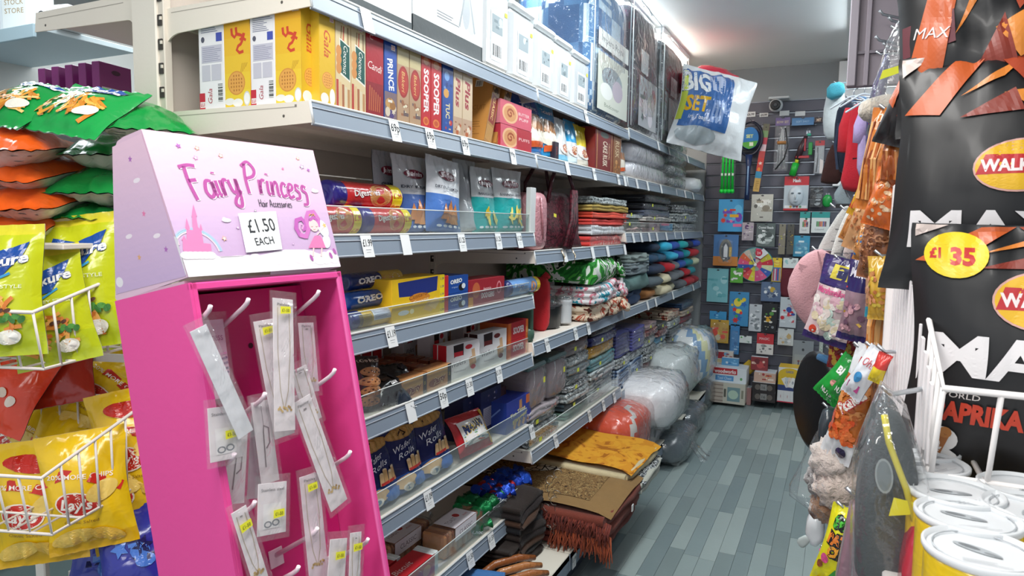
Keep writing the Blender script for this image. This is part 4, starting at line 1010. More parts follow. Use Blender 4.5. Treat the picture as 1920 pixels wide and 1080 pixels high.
def coco(mb, f, w, h):
    mb.rect(f, 0, 0, w, h, '#d9c79c'); lu(mb, f, w*.65, h*.92, w*.14)
    for i in range(4): mb.stroke(f, [(w*(.3+.18*i), h*.62), (w*(.4+.14*i), h*.87)], w*.07, ('#9e7b4c', '#c6503c', '#e9dcb8', '#8c6c44')[i])
    for i in range(5): mb.rect(f, w*(.02+.19*i), 0, w*(.17+.19*i), h*(.3-.02*i), ('#b5443a', '#d9b98a', '#a86a4a', '#d8cdb0', '#b98a5c')[i]); mb.lay -= 1
    mb.lay += 1; mb.shape(f, [(w*.25, h*.74), (w*.95, h*.68), (w*.97, h*.3), (w*.3, h*.36)], '#e7e6da'); mb.shape(f, [(w*.3, h*.72), (w*.93, h*.67), (w*.93, h*.32), (w*.33, h*.38)], '#17564e')
    mb.text(f, 'Coconut', w*.64, h*.52, w*.27, '#f0f2ea', rot=-PI/2-.05, fit=h*.3, shear=.25)
    for v in (.42, .51, .6): mb.ell(f, w*.2, h*v, w*.18, h*.06, '#cf8f4f', 16)
def cb(): pass
yp = []
nxt(630, 658, 26, '#d8b98a', 'cream and green coconut biscuit box, nearer of two', coco)
nxt(659, 686, 40, '#d8b98a', 'cream and green coconut biscuit box, farther of two', coco)
def candi(mb, f, w, h):
    mb.rect(f, 0, h*.38, w, h, '#a81f2c'); mb.rect(f, 0, 0, w, h*.38, '#8e1f28'); mb.text(f, 'LU', w*.3, h*.9, w*.2, '#f0c9c4', rot=-PI/2); mb.text(f, 'Candi', w*.5, h*.56, w*.27, '#f3e6e2', shear=.2, fit=w*.8, rot=-.12)
    for i in range(6): mb.stroke(f, [(w*(.15+.12*i), h*.06), (w*(.2+.12*i), h*(.34-.02*i))], w*.07, '#b5603c')
nxt(687, 719, 52, '#a32029', 'dark red biscuit box with white script', candi)
def prince(mb, f, w, h):
    mb.rect(f, 0, 0, w, h*.34, '#7d6a72'); mb.rect(f, 0, h*.34, w, h, '#1f4ea8'); lu(mb, f, w*.7, h*.88, w*.16); mb.text(f, 'PRINCE', w*.5, h*.55, w*.42, '#f4f5f6', rot=-PI/2+.1, fit=h*.38, bold=.03); mb.ell(f, w*.45, h*.2, w*.38, h*.07, '#c79a5a', 14); mb.busy(f, w*.05, h*.02, w*.95, h*.3, ['#d8cbb4', '#51417c', '#e9e3d8', '#a0703c'], 8, 3)
nxt(721, 744, 70, '#27509c', 'blue sandwich biscuit box with slanted white lettering', prince)
def tiger(mb, f, w, h):
    mb.rect(f, 0, 0, w, h, '#b89878'); mb.rect(f, 0, h*.7, w, h*.9, '#c9bb8c'); mb.ell(f, w*.5, h*.5, w*.46, h*.19, '#a32a28', 24); mb.ell(f, w*.5, h*.5, w*.38, h*.16, '#b8392f', 24); mb.text(f, 'Bakeri', w*.5, h*.5, w*.26, '#e6c276', rot=-PI/2, fit=h*.24, shear=.2); mb.busy(f, w*.05, h*.02, w*.95, h*.3, ['#e3dcc0', '#6d5c5c', '#a06a4a', '#d9c9a0'], 9, 5); lu(mb, f, w*.5, h*.93, w*.15)
nxt(745, 767, 76, '#b3906c', 'tan biscuit box with a red oval, nearer of two', tiger)
nxt(768, 789, 84, '#b3906c', 'tan biscuit box with a red oval, farther of two', tiger)
def sooper(mb, f, w, h):
    mb.rect(f, 0, 0, w, h, '#c62630'); mb.rect(f, 0, h*.82, w, h, '#d9603a'); mb.ell(f, w*.5, h*.86, w*.3, h*.05, '#e9a27a', 14); mb.text(f, 'SOOPER', w*.52, h*.48, w*.5, '#f7ecec', rot=-PI/2, fit=h*.56, bold=.04); mb.ell(f, w*.5, h*.1, w*.32, h*.055, '#e0813c', 16); mb.ell(f, w*.5, h*.1, w*.2, h*.034, '#c9552c', 14)
nxt(790, 807, 94, '#c62630', 'red upright egg biscuit box, nearer of two on the high shelf', sooper)
nxt(808, 827, 104, '#c62630', 'red upright egg biscuit box, farther of two on the high shelf', sooper)
def bluew(mb, f, w, h):
    mb.rect(f, 0, 0, w, h, '#26509e'); mb.busy(f, w*.05, h*.45, w*.95, h*.8, ['#79a5dc', '#e3ecf5', '#173a80'], 6, 2); mb.text(f, 'TUC', w*.5, h*.3, w*.36, '#e8d9a0', rot=-PI/2, fit=h*.2, bold=.03); mb.ell(f, w*.35, h*.52, w*.25, h*.06, '#dca14e', 14); mb.busy(f, w*.05, h*.02, w*.95, h*.2, ['#3d68b6', '#d8b98a', '#c43a3a'], 6, 4)
nxt(829, 849, 106, '#31538f', 'blue cracker box on the high shelf', bluew)
def plus(mb, f, w, h):
    mb.rect(f, 0, 0, w, h, '#d9c3a4'); mb.text(f, 'Plus', w*.5, h*.58, w*.5, '#a02a3a', rot=-PI/2, fit=h*.38, bold=.03, shear=.15); lu(mb, f, w*.6, h*.9, w*.16); mb.rect(f, 0, 0, w, h*.26, '#c4a48a'); mb.busy(f, w*.05, h*.02, w*.95, h*.26, ['#e8d7bf', '#b9663a', '#d6a06c', '#8d5a3c'], 8, 8)
nxt(850, 866, 116, '#d9c3a4', 'cream biscuit box with dark red lettering, nearer of two', plus)
nxt(867, 885, 124, '#d9c3a4', 'cream biscuit box with dark red lettering, farther of two', plus)
# leaning brown pair
def rich(mb, f, w, h):
    mb.rect(f, 0, 0, w, h, '#a87a42'); mb.rect(f, w*.1, h*.3, w*.9, h*.72, '#8a2f22'); mb.text(f, 'CLASSIC', w*.5, h*.52, w*.3, '#e3bd78', rot=-PI/2, fit=h*.34, bold=.02)
    for i in range(7): mb.stroke(f, [(w*(.1+.12*i), h*.04), (w*(.16+.12*i), h*.26)], w*.07, '#c99a58')
    mb.busy(f, w*.05, h*.75, w*.95, h*.98, ['#5b4226', '#d8b47c', '#b3884c'], 8, 3)
def richl(mb, f, w, h):
    mb.rect(f, 0, 0, w, h, '#c98d48'); mb.text(f, 'BISCUIT', w*.5, h*.5, w*.16, '#a66c30', fit=w*.7); mb.rect(f, w*.35, h*.82, w*.62, h*.93, '#eceae6'); mb.bars(f, w*.38, h*.83, w*.6, h*.91); mb.lines(f, w*.2, h*.08, w*.8, h*.3, 6, '#a87136', .4)
for i, (px, lb) in enumerate(((900, 'tan wafer box leaning over at a slant, nearer of the pair'), (920, 'brown wafer box leaning at a slant behind the first'))):
    y = yat(px, -1.12, Z); mb = carton(.052, .11, .245, '#b98446', rich, richl); mb.T = None
    o = mb.build('wafer_box', None, lb, 'biscuits', loc=(-1.155, y+.015+i*.012, Z+.006), rot=(Matrix.Rotation(TURN, 3, 'Z') @ Matrix.Rotation(.33, 3, 'Y') @ Matrix.Rotation(.0, 3, 'X')).to_euler())
def pinkb(mb, f, w, h):
    mb.rect(f, 0, 0, w, h, '#d95f72'); mb.ell(f, w*.3, h*.5, w*.24, h*.42, '#e9b98c', 22); mb.ell(f, w*.3, h*.5, w*.19, h*.33, '#d89a64', 22)
    mb.stroke(f, [(w*.3+w*.12*math.cos(t*.7)*(1-t/14), h*.5+h*.22*math.sin(t*.7)*(1-t/14)) for t in range(13)], w*.03, '#a8502e'); mb.text(f, 'BUTTER', w*.74, h*.62, h*.13, '#f6e6e0', fit=w*.36); mb.text(f, 'PUFF', w*.74, h*.4, h*.13, '#f6e6e0', fit=w*.3)
for k, (c, py, lb) in enumerate((('#c23a4a', 225, 'red box with swirl biscuit picture, under the pink one'), ('#e08a98', 178, 'pink box with a biscuit picture lying on the red one'))):
    w, yc, _ = slot(938, 996, XF-.02, Z); mb = carton(w, .14, .083, c, pinkb, top=lambda mb, f, w, h: mb.rect(f, .004, .004, w-.004, h-.004, '#e9a0ac'))
    if k == 0:
        q = ff(w, .14, .083); mb.rect(q, w*.5, 0, w, .083, '#b8303c'); mb.text(q, 'PUFFS', w*.75, .045, .011, '#f6d8d4', fit=w*.36)
    put(mb, 'biscuit_box', lb, 'biscuits', XF-.09, yc-.004*k, Z+.0845*k)
def bag_on(px0, px1, z, py, t, label, dec=None, xf=XF-.02, name='snack_bag', cat='snacks', lean=.06, yaw=0, roll=0, wk=1.0, group=None, **k):
    w, yc, h = slot(px0, px1, xf, z, py); b = Bag(w*wk, h, t, stand=True, **k)
    if dec: dec(b.mb, b.f, w*wk, h, b)
    o = b.mb.build(name, None, label, cat, group, loc=(xf-t/2-.01-h/2*math.sin(lean), yc, z+h/2*math.cos(lean)+.001), rot=eul(TURN+yaw, lean, roll))
    return o, b
def rusk(mb, f, w, h, b):
    mb.ell(f, w*.5, h*.32, w*.4, h*.13, '#e9e1d0'); R = random.Random(b.seed)
    for i in range(6): u = w*(.25+.1*i); mb.stroke(f, [(u, h*.42), (u+w*.08, h*.62)], w*.09, ('#b98252', '#a86e40')[i % 2])
    mb.text(f, 'Toast', w*.45, h*.76, h*.07, '#f4f6f8', fit=w*.5, bold=.02, shear=.2); mb.shape(f, [(w*.2, h*.2), (w*.75, h*.24), (w*.8, h*.16), (w*.2, h*.1)], '#d9602f')
bag_on(984, 1036, Z, 172, .09, 'tall blue and clear bag of rusks next to the pink boxes', rusk, seed=61, colf=lambda a, b: '#1f57b5' if b > .66 else '#c9b8a4' if b > .28 else '#3a7fc4', wk=1.1)
bag_on(1022, 1058, Z, 182, .08, 'second blue rusk bag tucked behind the first', rusk, seed=62, colf=lambda a, b: '#2c93cf' if b > .62 else '#bfae9c' if b > .25 else '#2c93cf', wk=1.1)
mb = carton(.045, .06, .075, '#2a2230', lambda mb, f, w, h: mb.text(f, 'Dark', w*.5, h*.5, .012, '#b84a4a', rot=-PI/2)); put(mb, 'small_packet', 'small black upright packet in front of the rusk bags', 'snacks', XF-.045, yat(1050, XF, Z), Z)
def cone(mb, f, w, h, b):
    mb.ell(f, w*.5, h*.3, w*.38, h*.12, '#eee9e2'); mb.ell(f, w*.5, h*.32, w*.24, h*.1, '#b5613c'); mb.ell(f, w*.5, h*.34, w*.12, h*.05, '#e0b08a')
for i, (a, b_, py, c1, c2, lb) in enumerate(((1057, 1075, 222, '#dfe6e8', '#7fc0dc', 'small snack bag with a pale top on the high shelf'), (1074, 1093, 225, '#2aa0d6', '#c9dbe2', 'small snack bag with a bright blue top'), (1092, 1111, 235, '#e6cf2c', '#cfc9bc', 'small snack bag with a yellow top'))):
    bag_on(a, b_, Z, py, .06, lb, cone, seed=64+i, colf=lambda x, y, c1=c1, c2=c2: c1 if y > .5 else '#e4e6e6' if y > .18 else c2, wk=1.15)
def cake(mb, f, w, h):
    mb.rect(f, 0, 0, w, h, '#7c1f1e'); mb.text(f, 'CAKE RUSK', w*.55, h*.42, w*.24, '#efe0c8', rot=-PI/2, fit=h*.6, bold=.02); mb.text(f, 'ORIGINAL', w*.78, h*.5, w*.1, '#d8b48c', rot=-PI/2, fit=h*.4); mb.ell(f, w*.5, h*.86, w*.24, h*.07, '#57605a', 18); mb.rect(f, w*.08, h*.04, w*.11, h*.96, '#c99a5c'); mb.rect(f, w*.9, h*.04, w*.93, h*.96, '#c99a5c')
w_ = 1
box_on(1115, 1148, Z, 243, .1, '#7c1f1e', 'dark red cake rusk box near the end of the high shelf', cake)
def rk2(mb, f, w, h): mb.rect(f, 0, 0, w, h, '#94603a'); mb.text(f, 'RUSK', w*.5, h*.6, w*.5, '#ecd8b0', rot=-PI/2, fit=h*.4); mb.busy(f, w*.1, h*.02, w*.9, h*.35, ['#d9a468', '#6a3a1e', '#c98a4a'], 7, 2)
box_on(1149, 1163, Z, 250, .1, '#94603a', 'narrow brown rusk box beside the dark red one', rk2)
bag_on(1163, 1181, Z, 258, .07, 'pale blue rusk bag at the end of the biscuit row', rusk, seed=69, colf=lambda a, b: '#bcd3e0' if b > .5 else '#d8d9d6', wk=1.2)
# ------------------------------------------------------------------ top shelf
Z = ZT
def bigbox(mb, f, w, h):
    mb.rect(f, 0, h*.2, w, h, '#eceef0'); mb.rect(f, 0, 0, w, h*.2, '#2a3336'); mb.text(f, 'GGA', w*.12, h*.62, h*.1, '#8d9499', fit=w*.13)
    mb.lines(f, w*.3, h*.28, w*.62, h*.36, 3, '#7a7f84', .4); mb.ell(f, w*.8, h*.55, w*.1, h*.28, '#c7ccd0'); mb.ell(f, w*.72, h*.5, w*.06, h*.2, '#b4babf'); mb.stroke(f, [(w*.62, h*.3), (w*.74, h*.8), (w*.86, h*.3)], .01, '#9aa1a6')
w, yc, h = slot(775, 905, XF-.03, Z, 0); put(carton(w, .34, .30, '#e6e9eb', bigbox, lambda mb, f, w, h: mb.rect(f, 0, 0, w, h*.2, '#2a3336')), 'appliance_box', 'white appliance box with a black base band on the top shelf', 'box', XF-.2, yc, Z)
w, yc, h = slot(640, 772, XF-.03, Z, 0); put(carton(w, .34, .26, '#dfe3e6', lambda mb, f, w, h: (mb.rect(f, 0, 0, w, h*.12, '#3a4448'), mb.text(f, 'Sefam', w*.5, h*.5, h*.14, '#7d858a', fit=w*.4))), 'appliance_box', 'white appliance box cut off by the top edge, nearest on the top shelf', 'box', XF-.2, yc, Z)
for i, (a, b_, hh) in enumerate(((906, 955, .27), (957, 1002, .25), (1003, 1040, .235), (1041, 1072, .23), (1073, 1104, .22))):
    w, yc, _ = slot(a, b_, XF-.02, Z); w -= .004; d = .15; m = MB('cloudy'); m.box((0, 0, hh/2), (w, d, hh), '#ffffff', b=.018)
    o = m.build('storage_jar', None, ('frosted storage canister right beside the appliance box', 'second frosted canister along the top shelf', 'middle frosted canister of the five', 'fourth frosted canister along the top shelf', 'last frosted canister, next to the blue duvet bag')[i], 'canister', 'frosted canisters on the top shelf', loc=(XF-.02-d/2, yc, Z+.001), rot=TURN)
    m = MB('plastic'); m.box((0, 0, hh+.014), (w*1.02, d*1.02, .026), '#f1f5f5', b=.008); m.box((0, 0, hh+.03), (w*.3, d*.3, .012), '#e7ecec', b=.004); m.build('lid', o)
    m = MB('paper'); f = plane((-w*.25, -d/2-.001, hh*.12), (1, 0, 0), (0, 0, 1)); W_ = w*.5; m.poly([f(0, 0), f(W_, 0), f(W_, hh*.6), f(0, hh*.6)], '#e6ecee'); m.lay = 2; m.rect(f, W_*.08, hh*.34, W_*.9, hh*.56, '#9aa6ab'); m.busy(f, W_*.1, hh*.35, W_*.88, hh*.55, ['#7d8b90', '#c3ccd0', '#5c676b'], 5, i); m.bars(f, W_*.1, hh*.06, W_*.85, hh*.2); m.build('label', o)
    m = MB('paper'); f = plane((w*.28, -d/2-.0015, hh*.72), (1, 0, 0), (0, 0, 1)); m.poly([f(0, 0), f(.02, 0), f(.02, .014), f(0, .014)], '#e3e24a'); m.build('price_sticker', o)
def duvet(px0, px1, py, d, label, base, pat, name='duvet_bag', seed=1, z=ZT, xf=XF+.0, tagtxt=None, cat='bedding', strap='#d9e2e4'):
    w, yc, h = slot(px0, px1, xf, z, py); o = empty(name, label, cat, (xf-d/2, yc, z+.001), TURN)
    m = MB('cloth'); R = random.Random(seed)
    def cf(u, v): return R.choice(pat) if R.random() < .45 else base
    m.blob((0, 0, h/2), (w*.97, d*.95, h*.97), base, e=7, sq=6, nu=40, nv=26, amp=.02, fr=4, seed=seed, colf=cf); m.build('folded_bedding', o)
    f = plane((-w/2, -d/2-.004, 0), (1, 0, 0), (0, 0, 1)); m = MB('card')
    if tagtxt:
        m.rect(f, w*.12, h*.5, w*.95, h*.62, '#e7ebe6'); m.text(f, tagtxt, w*.5, h*.565, h*.05, '#3b4a52', fit=w*.6)
        m.rect(f, w*.12, h*.05, w*.95, h*.46, '#cfd3c6'); m.ell(f, w*.5, h*.3, w*.28, h*.09, '#8e9aa0'); m.ell(f, w*.35, h*.2, w*.16, h*.06, '#e6e8e3'); m.ell(f, w*.65, h*.24, w*.15, h*.08, '#b3a8b4'); m.text(f, 'Bedcover', w*.5, h*.1, h*.03, '#717f6c', fit=w*.4)
    else:
        m.rect(f, w*.25, h*.05, w*.9, h*.45, '#b7b9bb'); m.busy(f, w*.27, h*.07, w*.88, h*.43, ['#d9c7cf', '#8f7c88', '#5c6a62', '#e6e0e4', '#a9556a'], 12, seed); m.rect(f, w*.3, h*.48, w*.55, h*.66, strap)
    m.build('picture_card', o)
    m = MB('clear'); m.blob((0, 0, h/2), (w*1.03, d*1.05, h*1.03), '#ffffff', e=6, sq=6, nu=20, nv=12, amp=.03, fr=3, seed=seed+3); m.build('plastic_cover', o)
    m = MB('plastic'); m.tube([(-w*.49, -d*.52, h*.02), (-w*.49, -d*.52, h*.98), (-w*.3, -d*.52, h*1.02), (w*.49, -d*.52, h*1.0), (w*.49, -d*.52, h*.02)], .003, strap, None, 5); m.tube([(-w*.15, -d*.5, h), (-w*.12, -d*.45, h*1.05), (w*.12, -d*.45, h*1.05), (w*.15, -d*.5, h)], .004, strap); m.build('piping', o)
    return o
duvet(1108, 1176, -25, .30, 'clear duvet bag with blue white bedding and a picture card, top shelf', '#4a7fb0', ['#dfe8ee', '#2f5f92', '#b9d2e2'], seed=2, tagtxt='Impero Royal')
duvet(1060, 1106, -40, .30, 'blue patterned duvet bag behind the frosted canisters', '#5587b5', ['#dfe8ee', '#2f5f92'], seed=12, xf=XF-.19)
mb = MB('cloth'); w, yc, h = slot(1000, 1040, XF-.2, ZT, -30); mb.blob((0, 0, .15), (w*.9, .2, .34), '#8a2438', e=3, amp=.1); put(mb, 'cushion', 'dark red cushion behind the canisters at the top edge', 'cushion', XF-.36, yc, ZT)
duvet(1180, 1232, 22, .30, 'dark duvet bag with maroon bedding on the top shelf', '#3c3440', ['#5a4456', '#2a2c38', '#5c2a3c'], seed=4, z=2.0)
duvet(1238, 1283, 86, .30, 'grey duvet bag with black bedding, next to the red pillow', '#3a4248', ['#5f6a70', '#23282c', '#88949a'], seed=6, z=2.0)
# big white and blue set in a bag, red pillow on it
b = Bag(.52, .54, .24, seed=71, front='#e9eef0', back='#dfe4e6', nu=26, nv=26, seal=.03)
w, h = .52, .54; f = lambda u, v, o=0: b.P(min(.999, max(.001, u/.52)), min(.999, max(.001, v/.54)), 1, (o-.0003)*12+.008); f.curved = True; mb = b.mb
mb.rect(f, w*.04, h*.22, w*.66, h*.93, '#3e6cab', 24, sub=24)
mb.shape(f, [(w*.34, h*.9), (w*.54, h*.9), (w*.54, h*.66), (w*.34, h*.7)], '#b9c7e2'); mb.shape(f, [(w*.4, h*.56), (w*.56, h*.56), (w*.56, h*.3), (w*.4, h*.3)], '#8fa9d6')
mb.text(f, 'BIG', w*.17, h*.78, h*.24, '#eceff0', fit=w*.34, bold=.04, out='#33507c', ow=.02); mb.text(f, 'SET', w*.2, h*.5, h*.17, '#e3b321', fit=w*.3, bold=.04); mb.text(f, 'in a bag', w*.24, h*.34, h*.05, '#eef1f4', fit=w*.22)
mb.ell(f, w*.3, h*.14, w*.26, h*.1, '#a9b4b8', 20); mb.rect(f, .0, h*.3, w*.06, h*.9, '#c6d34e', 3, sub=8)
p = A(1338, 213, y=4.75)
b.mb.build('bedding_bag', None, 'big white and blue bedding bag leaning out over the far shelves', 'bedding', None, loc=(p.x, p.y-.05, p.z), rot=eul(.55, .12, .22))
m = MB('film'); m.blob((0, 0, 0), (.46, .34, .2), '#d2304a', e=2.8, nu=24, nv=14, amp=.12, fr=3, seed=3); p = A(1328, 148, y=4.9)
m.build('pillow_pack', None, 'glossy red pillow pack lying on top of the white and blue bag', 'pillow', loc=(p.x, p.y+.12, p.z-.02), rot=(.0, .12, 1.0))
# ------------------------------------------------------------------ shelf 3: rolls and samosa pouches
Z = Z3
def roll(x, y, z, L, r, label, bands, texts=(), yaw=0, name='biscuit_roll', cols_end='#26216f', spin=0, m='film', group=None):
    """roll lying along local X (after TURN along the aisle); bands = [(t0, t1, colour)]"""
    mb = MB(m); n = 22; R = random.Random(sum(map(ord, label)))
    prof = [(r*.15, -L/2+.004), (r*.6, -L/2), (r*.95, -L/2+.004), (r, -L/2+.012), (r, L/2-.012), (r*.95, L/2-.004), (r*.6, L/2), (r*.15, L/2-.004)]
    full = prof[:4]+[(r*(1+.012*R.uniform(-1, 1)), -L/2+.012+(L-.024)*k/16) for k in range(1, 16)]+prof[4:]
    cols = []
    for a, b_ in zip(full, full[1:]):
        t = ((a[1]+b_[1])/2+L/2)/L; c = cols_end
        for t0, t1, cc in bands:
            if t0 <= t <= t1: c = cc
        cols.append(c)
    mb.lathe(full, n, cols=cols, axis='x')
    def f(u, v, o=0):
        a = v/r+spin; return Vector((-L/2+u, -(r+o+.0006)*math.cos(a), (r+o+.0006)*math.sin(a)))
    for t in texts: t(mb, f, L, r)
    return put(mb, name, label, 'biscuits', x, y, z+r, TURN+yaw, group)
def dig(mb, f, L, r):
    mb.ell(f, L*.62, r*.1, L*.16, r*.85, '#d9a062', 22); mb.ell(f, L*.62, r*.1, L*.13, r*.7, '#cf8f50', 22); mb.rect(f, L*.80, -r*1.3, L*.955, r*1.5, '#f2d91c', 2, sub=10)
    mb.text(f, 'Digestives', L*.43, r*.25, r*.42, '#f6f2ee', rot=.06, fit=L*.36, bold=.02, out='#8a1a20', ow=.04); mb.text(f, '£1.99', L*.88, r*.15, r*.36, '#c21f26', fit=L*.13, bold=.03); mb.text(f, '£1.99', L*.88, -r*.75, r*.3, '#c21f26', fit=L*.12, bold=.03)
db = [(0, .16, '#2b2380'), (.16, .97, '#c92a2c'), (.955, 1, '#2b2380')]
y0 = yat(607, XF-.06, Z); y1 = yat(738, XF-.1, Z+.08)
yA = yat(560, XF-.07, Z); yB = yat(673, XF-.05, Z); yC = yat(764, XF-.05, Z)
roll(XF-.068, (yA+yB)/2-.004, Z, yB-yA, .037, 'red biscuit roll half hidden behind the pink header', db, [dig], group='red biscuit rolls')
roll(XF-.068, (yB+yC)/2+.004, Z, yC-yB-.004, .037, 'red biscuit roll lying right of the hidden one', db, [dig], group='red biscuit rolls')
yD = yat(606, XF-.10, Z+.11); yE = yat(738, XF-.10, Z+.11)
roll(XF-.098, (yD+yE)/2, Z+.064, (yE-yD), .037, 'red biscuit roll lying on top of the other two', db, [dig], group='red biscuit rolls', spin=.0)
def pouch(c_low, c_txt, l1, l2, food):
    def dec(mb, f, w, h, b):
        mb.ell(f, w*.52, h*.76, w*.30, h*.06, '#7c2437', 18); mb.text(f, 'Jaimin', w*.52, h*.765, h*.055, '#f3e6ea', fit=w*.48, bold=.04, out='#7c2437', ow=.05, shear=.1)
        mb.text(f, l1, w*.5, h*.595, h*.035, c_txt, fit=w*.72, bold=.02); mb.lines(f, w*.3, h*.53, w*.7, h*.56, 2, '#8d93a5', .3)
        if food == 'samosa':
            for u, v in ((.34, .22), (.5, .27), (.64, .23), (.44, .17), (.58, .16)): mb.shape(f, [(w*(u-.12), h*(v-.05)), (w*(u+.12), h*(v-.05)), (w*(u+.03), h*(v+.17))], ('#c9824a', '#d8965a')[int(u*100) % 2])
        else:
            R = random.Random(b.seed)
            for i in range(12): mb.ell(f, w*R.uniform(.35, .8), h*R.uniform(.14, .34), w*.1, h*.028, R.choice(('#e8cc4a', '#f2dd6c', '#d6b434')), 12, R.random()*3)
        for i in range(5): mb.ell(f, w*(.18+.14*i), h*.08, w*.055, h*.018, '#e6eaf2', 12)
    return dec
def pcol(low): return lambda a, b: ('#c9cbd0' if b > .5 else low)
bag_on(728, 764, Z, 283, .05, 'dark shaded savoury pouch behind the biscuit rolls', pouch('#4a5a9a', '#2c3140', 'GUJARATI', '', 'samosa'), seed=81, colf=lambda a, b: '#9b9da6' if b > .5 else '#3c4a86', back='#8f9197', wk=1.25, xf=XF-.10)
bag_on(762, 822, Z, 292, .055, 'blue and grey dry samosa pouch left of the front one', pouch('#4d6da8', '#2c3140', 'DRY FRUIT', '', 'samosa'), seed=82, colf=pcol('#4d6cae'), back='#b3b5ba', wk=1.05, xf=XF-.05)
bag_on(820, 882, Z, 296, .055, 'white and blue dry samosa pouch in front, tilted to the right', pouch('#4d7dc8', '#2c3140', 'DRY FRUIT SAMOSA', '', 'samosa'), seed=83, colf=lambda a, b: '#e9edf2' if b > .52 else '#4f7cc6', back='#b3b5ba', roll=.07, xf=XF-.018)
bag_on(876, 906, Z, 300, .05, 'crumpled silver pouch seen edge on between the samosa and banana chips', None, seed=84, front='#a9adb2', back='#a9adb2', xf=XF-.06, wk=1.3, crease=2)
bag_on(904, 944, Z, 315, .05, 'teal banana chip pouch, nearer of two', pouch('#2ba6a4', '#2c3140', 'BANANA CHIPS', '', 'chips'), seed=85, colf=lambda a, b: '#d3d7d9' if b > .55 else '#23a5a4', back='#b3b5ba', xf=XF-.04, wk=1.12)
bag_on(943, 994, Z, 318, .055, 'teal banana chip pouch, farther of two', pouch('#2ba6a4', '#2c3140', 'BANANA CRISPS', '', 'chips'), seed=86, colf=lambda a, b: '#dde1e2' if b > .55 else '#23a5a4', back='#b3b5ba', xf=XF-.03)
box_on(994, 1004, Z, 352, .02, '#d9dcdc', 'narrow white box at the end of the pouch shelf', name='slim_box', cat='box')
# ------------------------------------------------------------------ shelf 4
Z = Z4
def oreo(c2):
    def t(mb, f, L, r):
        mb.rect(f, L*.58, -r*1.2, L*.97, r*1.3, c2, 2, sub=8); mb.ell(f, L*.66, 0, L*.10, r*.7, '#c98a5a', 18); mb.ell(f, L*.66, 0, L*.075, r*.5, '#dba070', 18); mb.ell(f, L*.83, 0, L*.08, r*.75, '#f2e9cf', 16)
        mb.text(f, 'OREO', L*.33, r*.2, r*.62, '#f6f7f8', fit=L*.42, bold=.05, out='#10204c', ow=.05, rot=.05)
    return t
def along(px0, px1, dx, z): return yat(px0, XF-dx, z), yat(px1, XF-dx, z)
a, b_ = along(644, 766, .06, Z); 
def gold(mb, f, L, r): mb.rect(f, L*.3, -r*.2, L*.62, r*1.0, '#c9ccd6', 2, sub=6); mb.lines(f, L*.32, -r*.1, L*.6, r*.9, 7, '#5a6a9a', .35); mb.ell(f, L*.72, r*.3, L*.04, r*.4, '#3a3a5a', 14); [mb.rect(f, L*.1, r*(-1+.14*k), L*.28, r*(-.93+.14*k), '#8d7a1e') for k in range(12)]; mb.rect(f, L*.84, r*-.2, L*.95, r*.4, '#dfe2ea', 2, sub=4)
roll(XF-.055, (a+b_)/2, Z, b_-a, .024, 'gold biscuit roll lying lowest at the near end of the shelf', [(0, .14, '#1d2a72'), (.14, 1, '#c9a42a')], [gold])
a, b_ = along(640, 752, .085, Z+.05)
roll(XF-.083, (a+b_)/2, Z+.046, b_-a, .024, 'bright blue sandwich biscuit roll in the middle of the pile', [(0, .58, '#1657b4'), (.58, 1, '#e9d24a')], [oreo('#e6c94c')], group='blue sandwich biscuit rolls')
a, b_ = along(640, 740, .12, Z+.1)
roll(XF-.11, (a+b_)/2, Z+.092, b_-a, .024, 'dark blue sandwich biscuit roll on top of the pile', [(0, .58, '#1b2f6c'), (.58, 1, '#cfae44')], [oreo('#d9b850')], group='blue sandwich biscuit rolls')
def custard(mb, f, w, h):
    mb.rect(f, 0, 0, w, h, '#f0c51f'); mb.shape(f, [(w*.1, h*.92), (w*.86, h*.98), (w*.84, h*.62), (w*.5, h*.55), (w*.12, h*.58)], '#20307c'); mb.ell(f, w*.5, h*.5, w*.2, h*.12, '#d98a2a', 18); mb.text(f, 'Custard', w*.47, h*.56, h*.1, '#7a3a12', fit=w*.34, shear=.2, rot=.1); mb.text(f, 'Creams', w*.52, h*.43, h*.09, '#f6e7b0', fit=w*.3, shear=.2, rot=.1)
    mb.shape(f, [(w*.56, h*.2), (w*.72, h*.1), (w*.86, h*.34), (w*.7, h*.44)], '#e3bd72'); mb.shape(f, [(w*.66, h*.28), (w*.8, h*.14), (w*.92, h*.38), (w*.8, h*.46)], '#edcb86')
    mb.rect(f, w*.9, 0, w, h, '#f6dd1e')
    for k in range(5): mb.text(f, '1.19', w*.95, h*(.1+.2*k), h*.06, '#20307c', fit=w*.07, bold=.03)
    mb.ell(f, w*.2, h*.2, w*.1, h*.06, '#dfe3e6'); mb.ell(f, w*.35, h*.2, w*.04, h*.06, '#fff3c0')
box_on(735, 833, Z, 520, .10, '#f0c51f', 'yellow custard cream multipack standing behind the rail', custard, xf=XF-.027, name='biscuit_packet')
box_on(833, 841, Z, 517, .10, '#c8272c', 'thin red box edge between the yellow and blue packs', xf=XF-.026)
def oreob(mb, f, w, h):
    mb.rect(f, 0, 0, w, h, '#1b4da0'); mb.text(f, 'OREO', w*.38, h*.68, h*.22, '#f4f6f8', fit=w*.6, bold=.05, out='#0d1f4c', ow=.04, rot=.06); mb.ell(f, w*.66, h*.3, w*.16, h*.22, '#161418', 18); mb.ell(f, w*.76, h*.36, w*.1, h*.16, '#e9eef4', 14); mb.text(f, 'original', w*.3, h*.35, h*.09, '#bcd0ee', fit=w*.3)
w, yc, h = slot(841, 877, XF-.026, Z, 516)
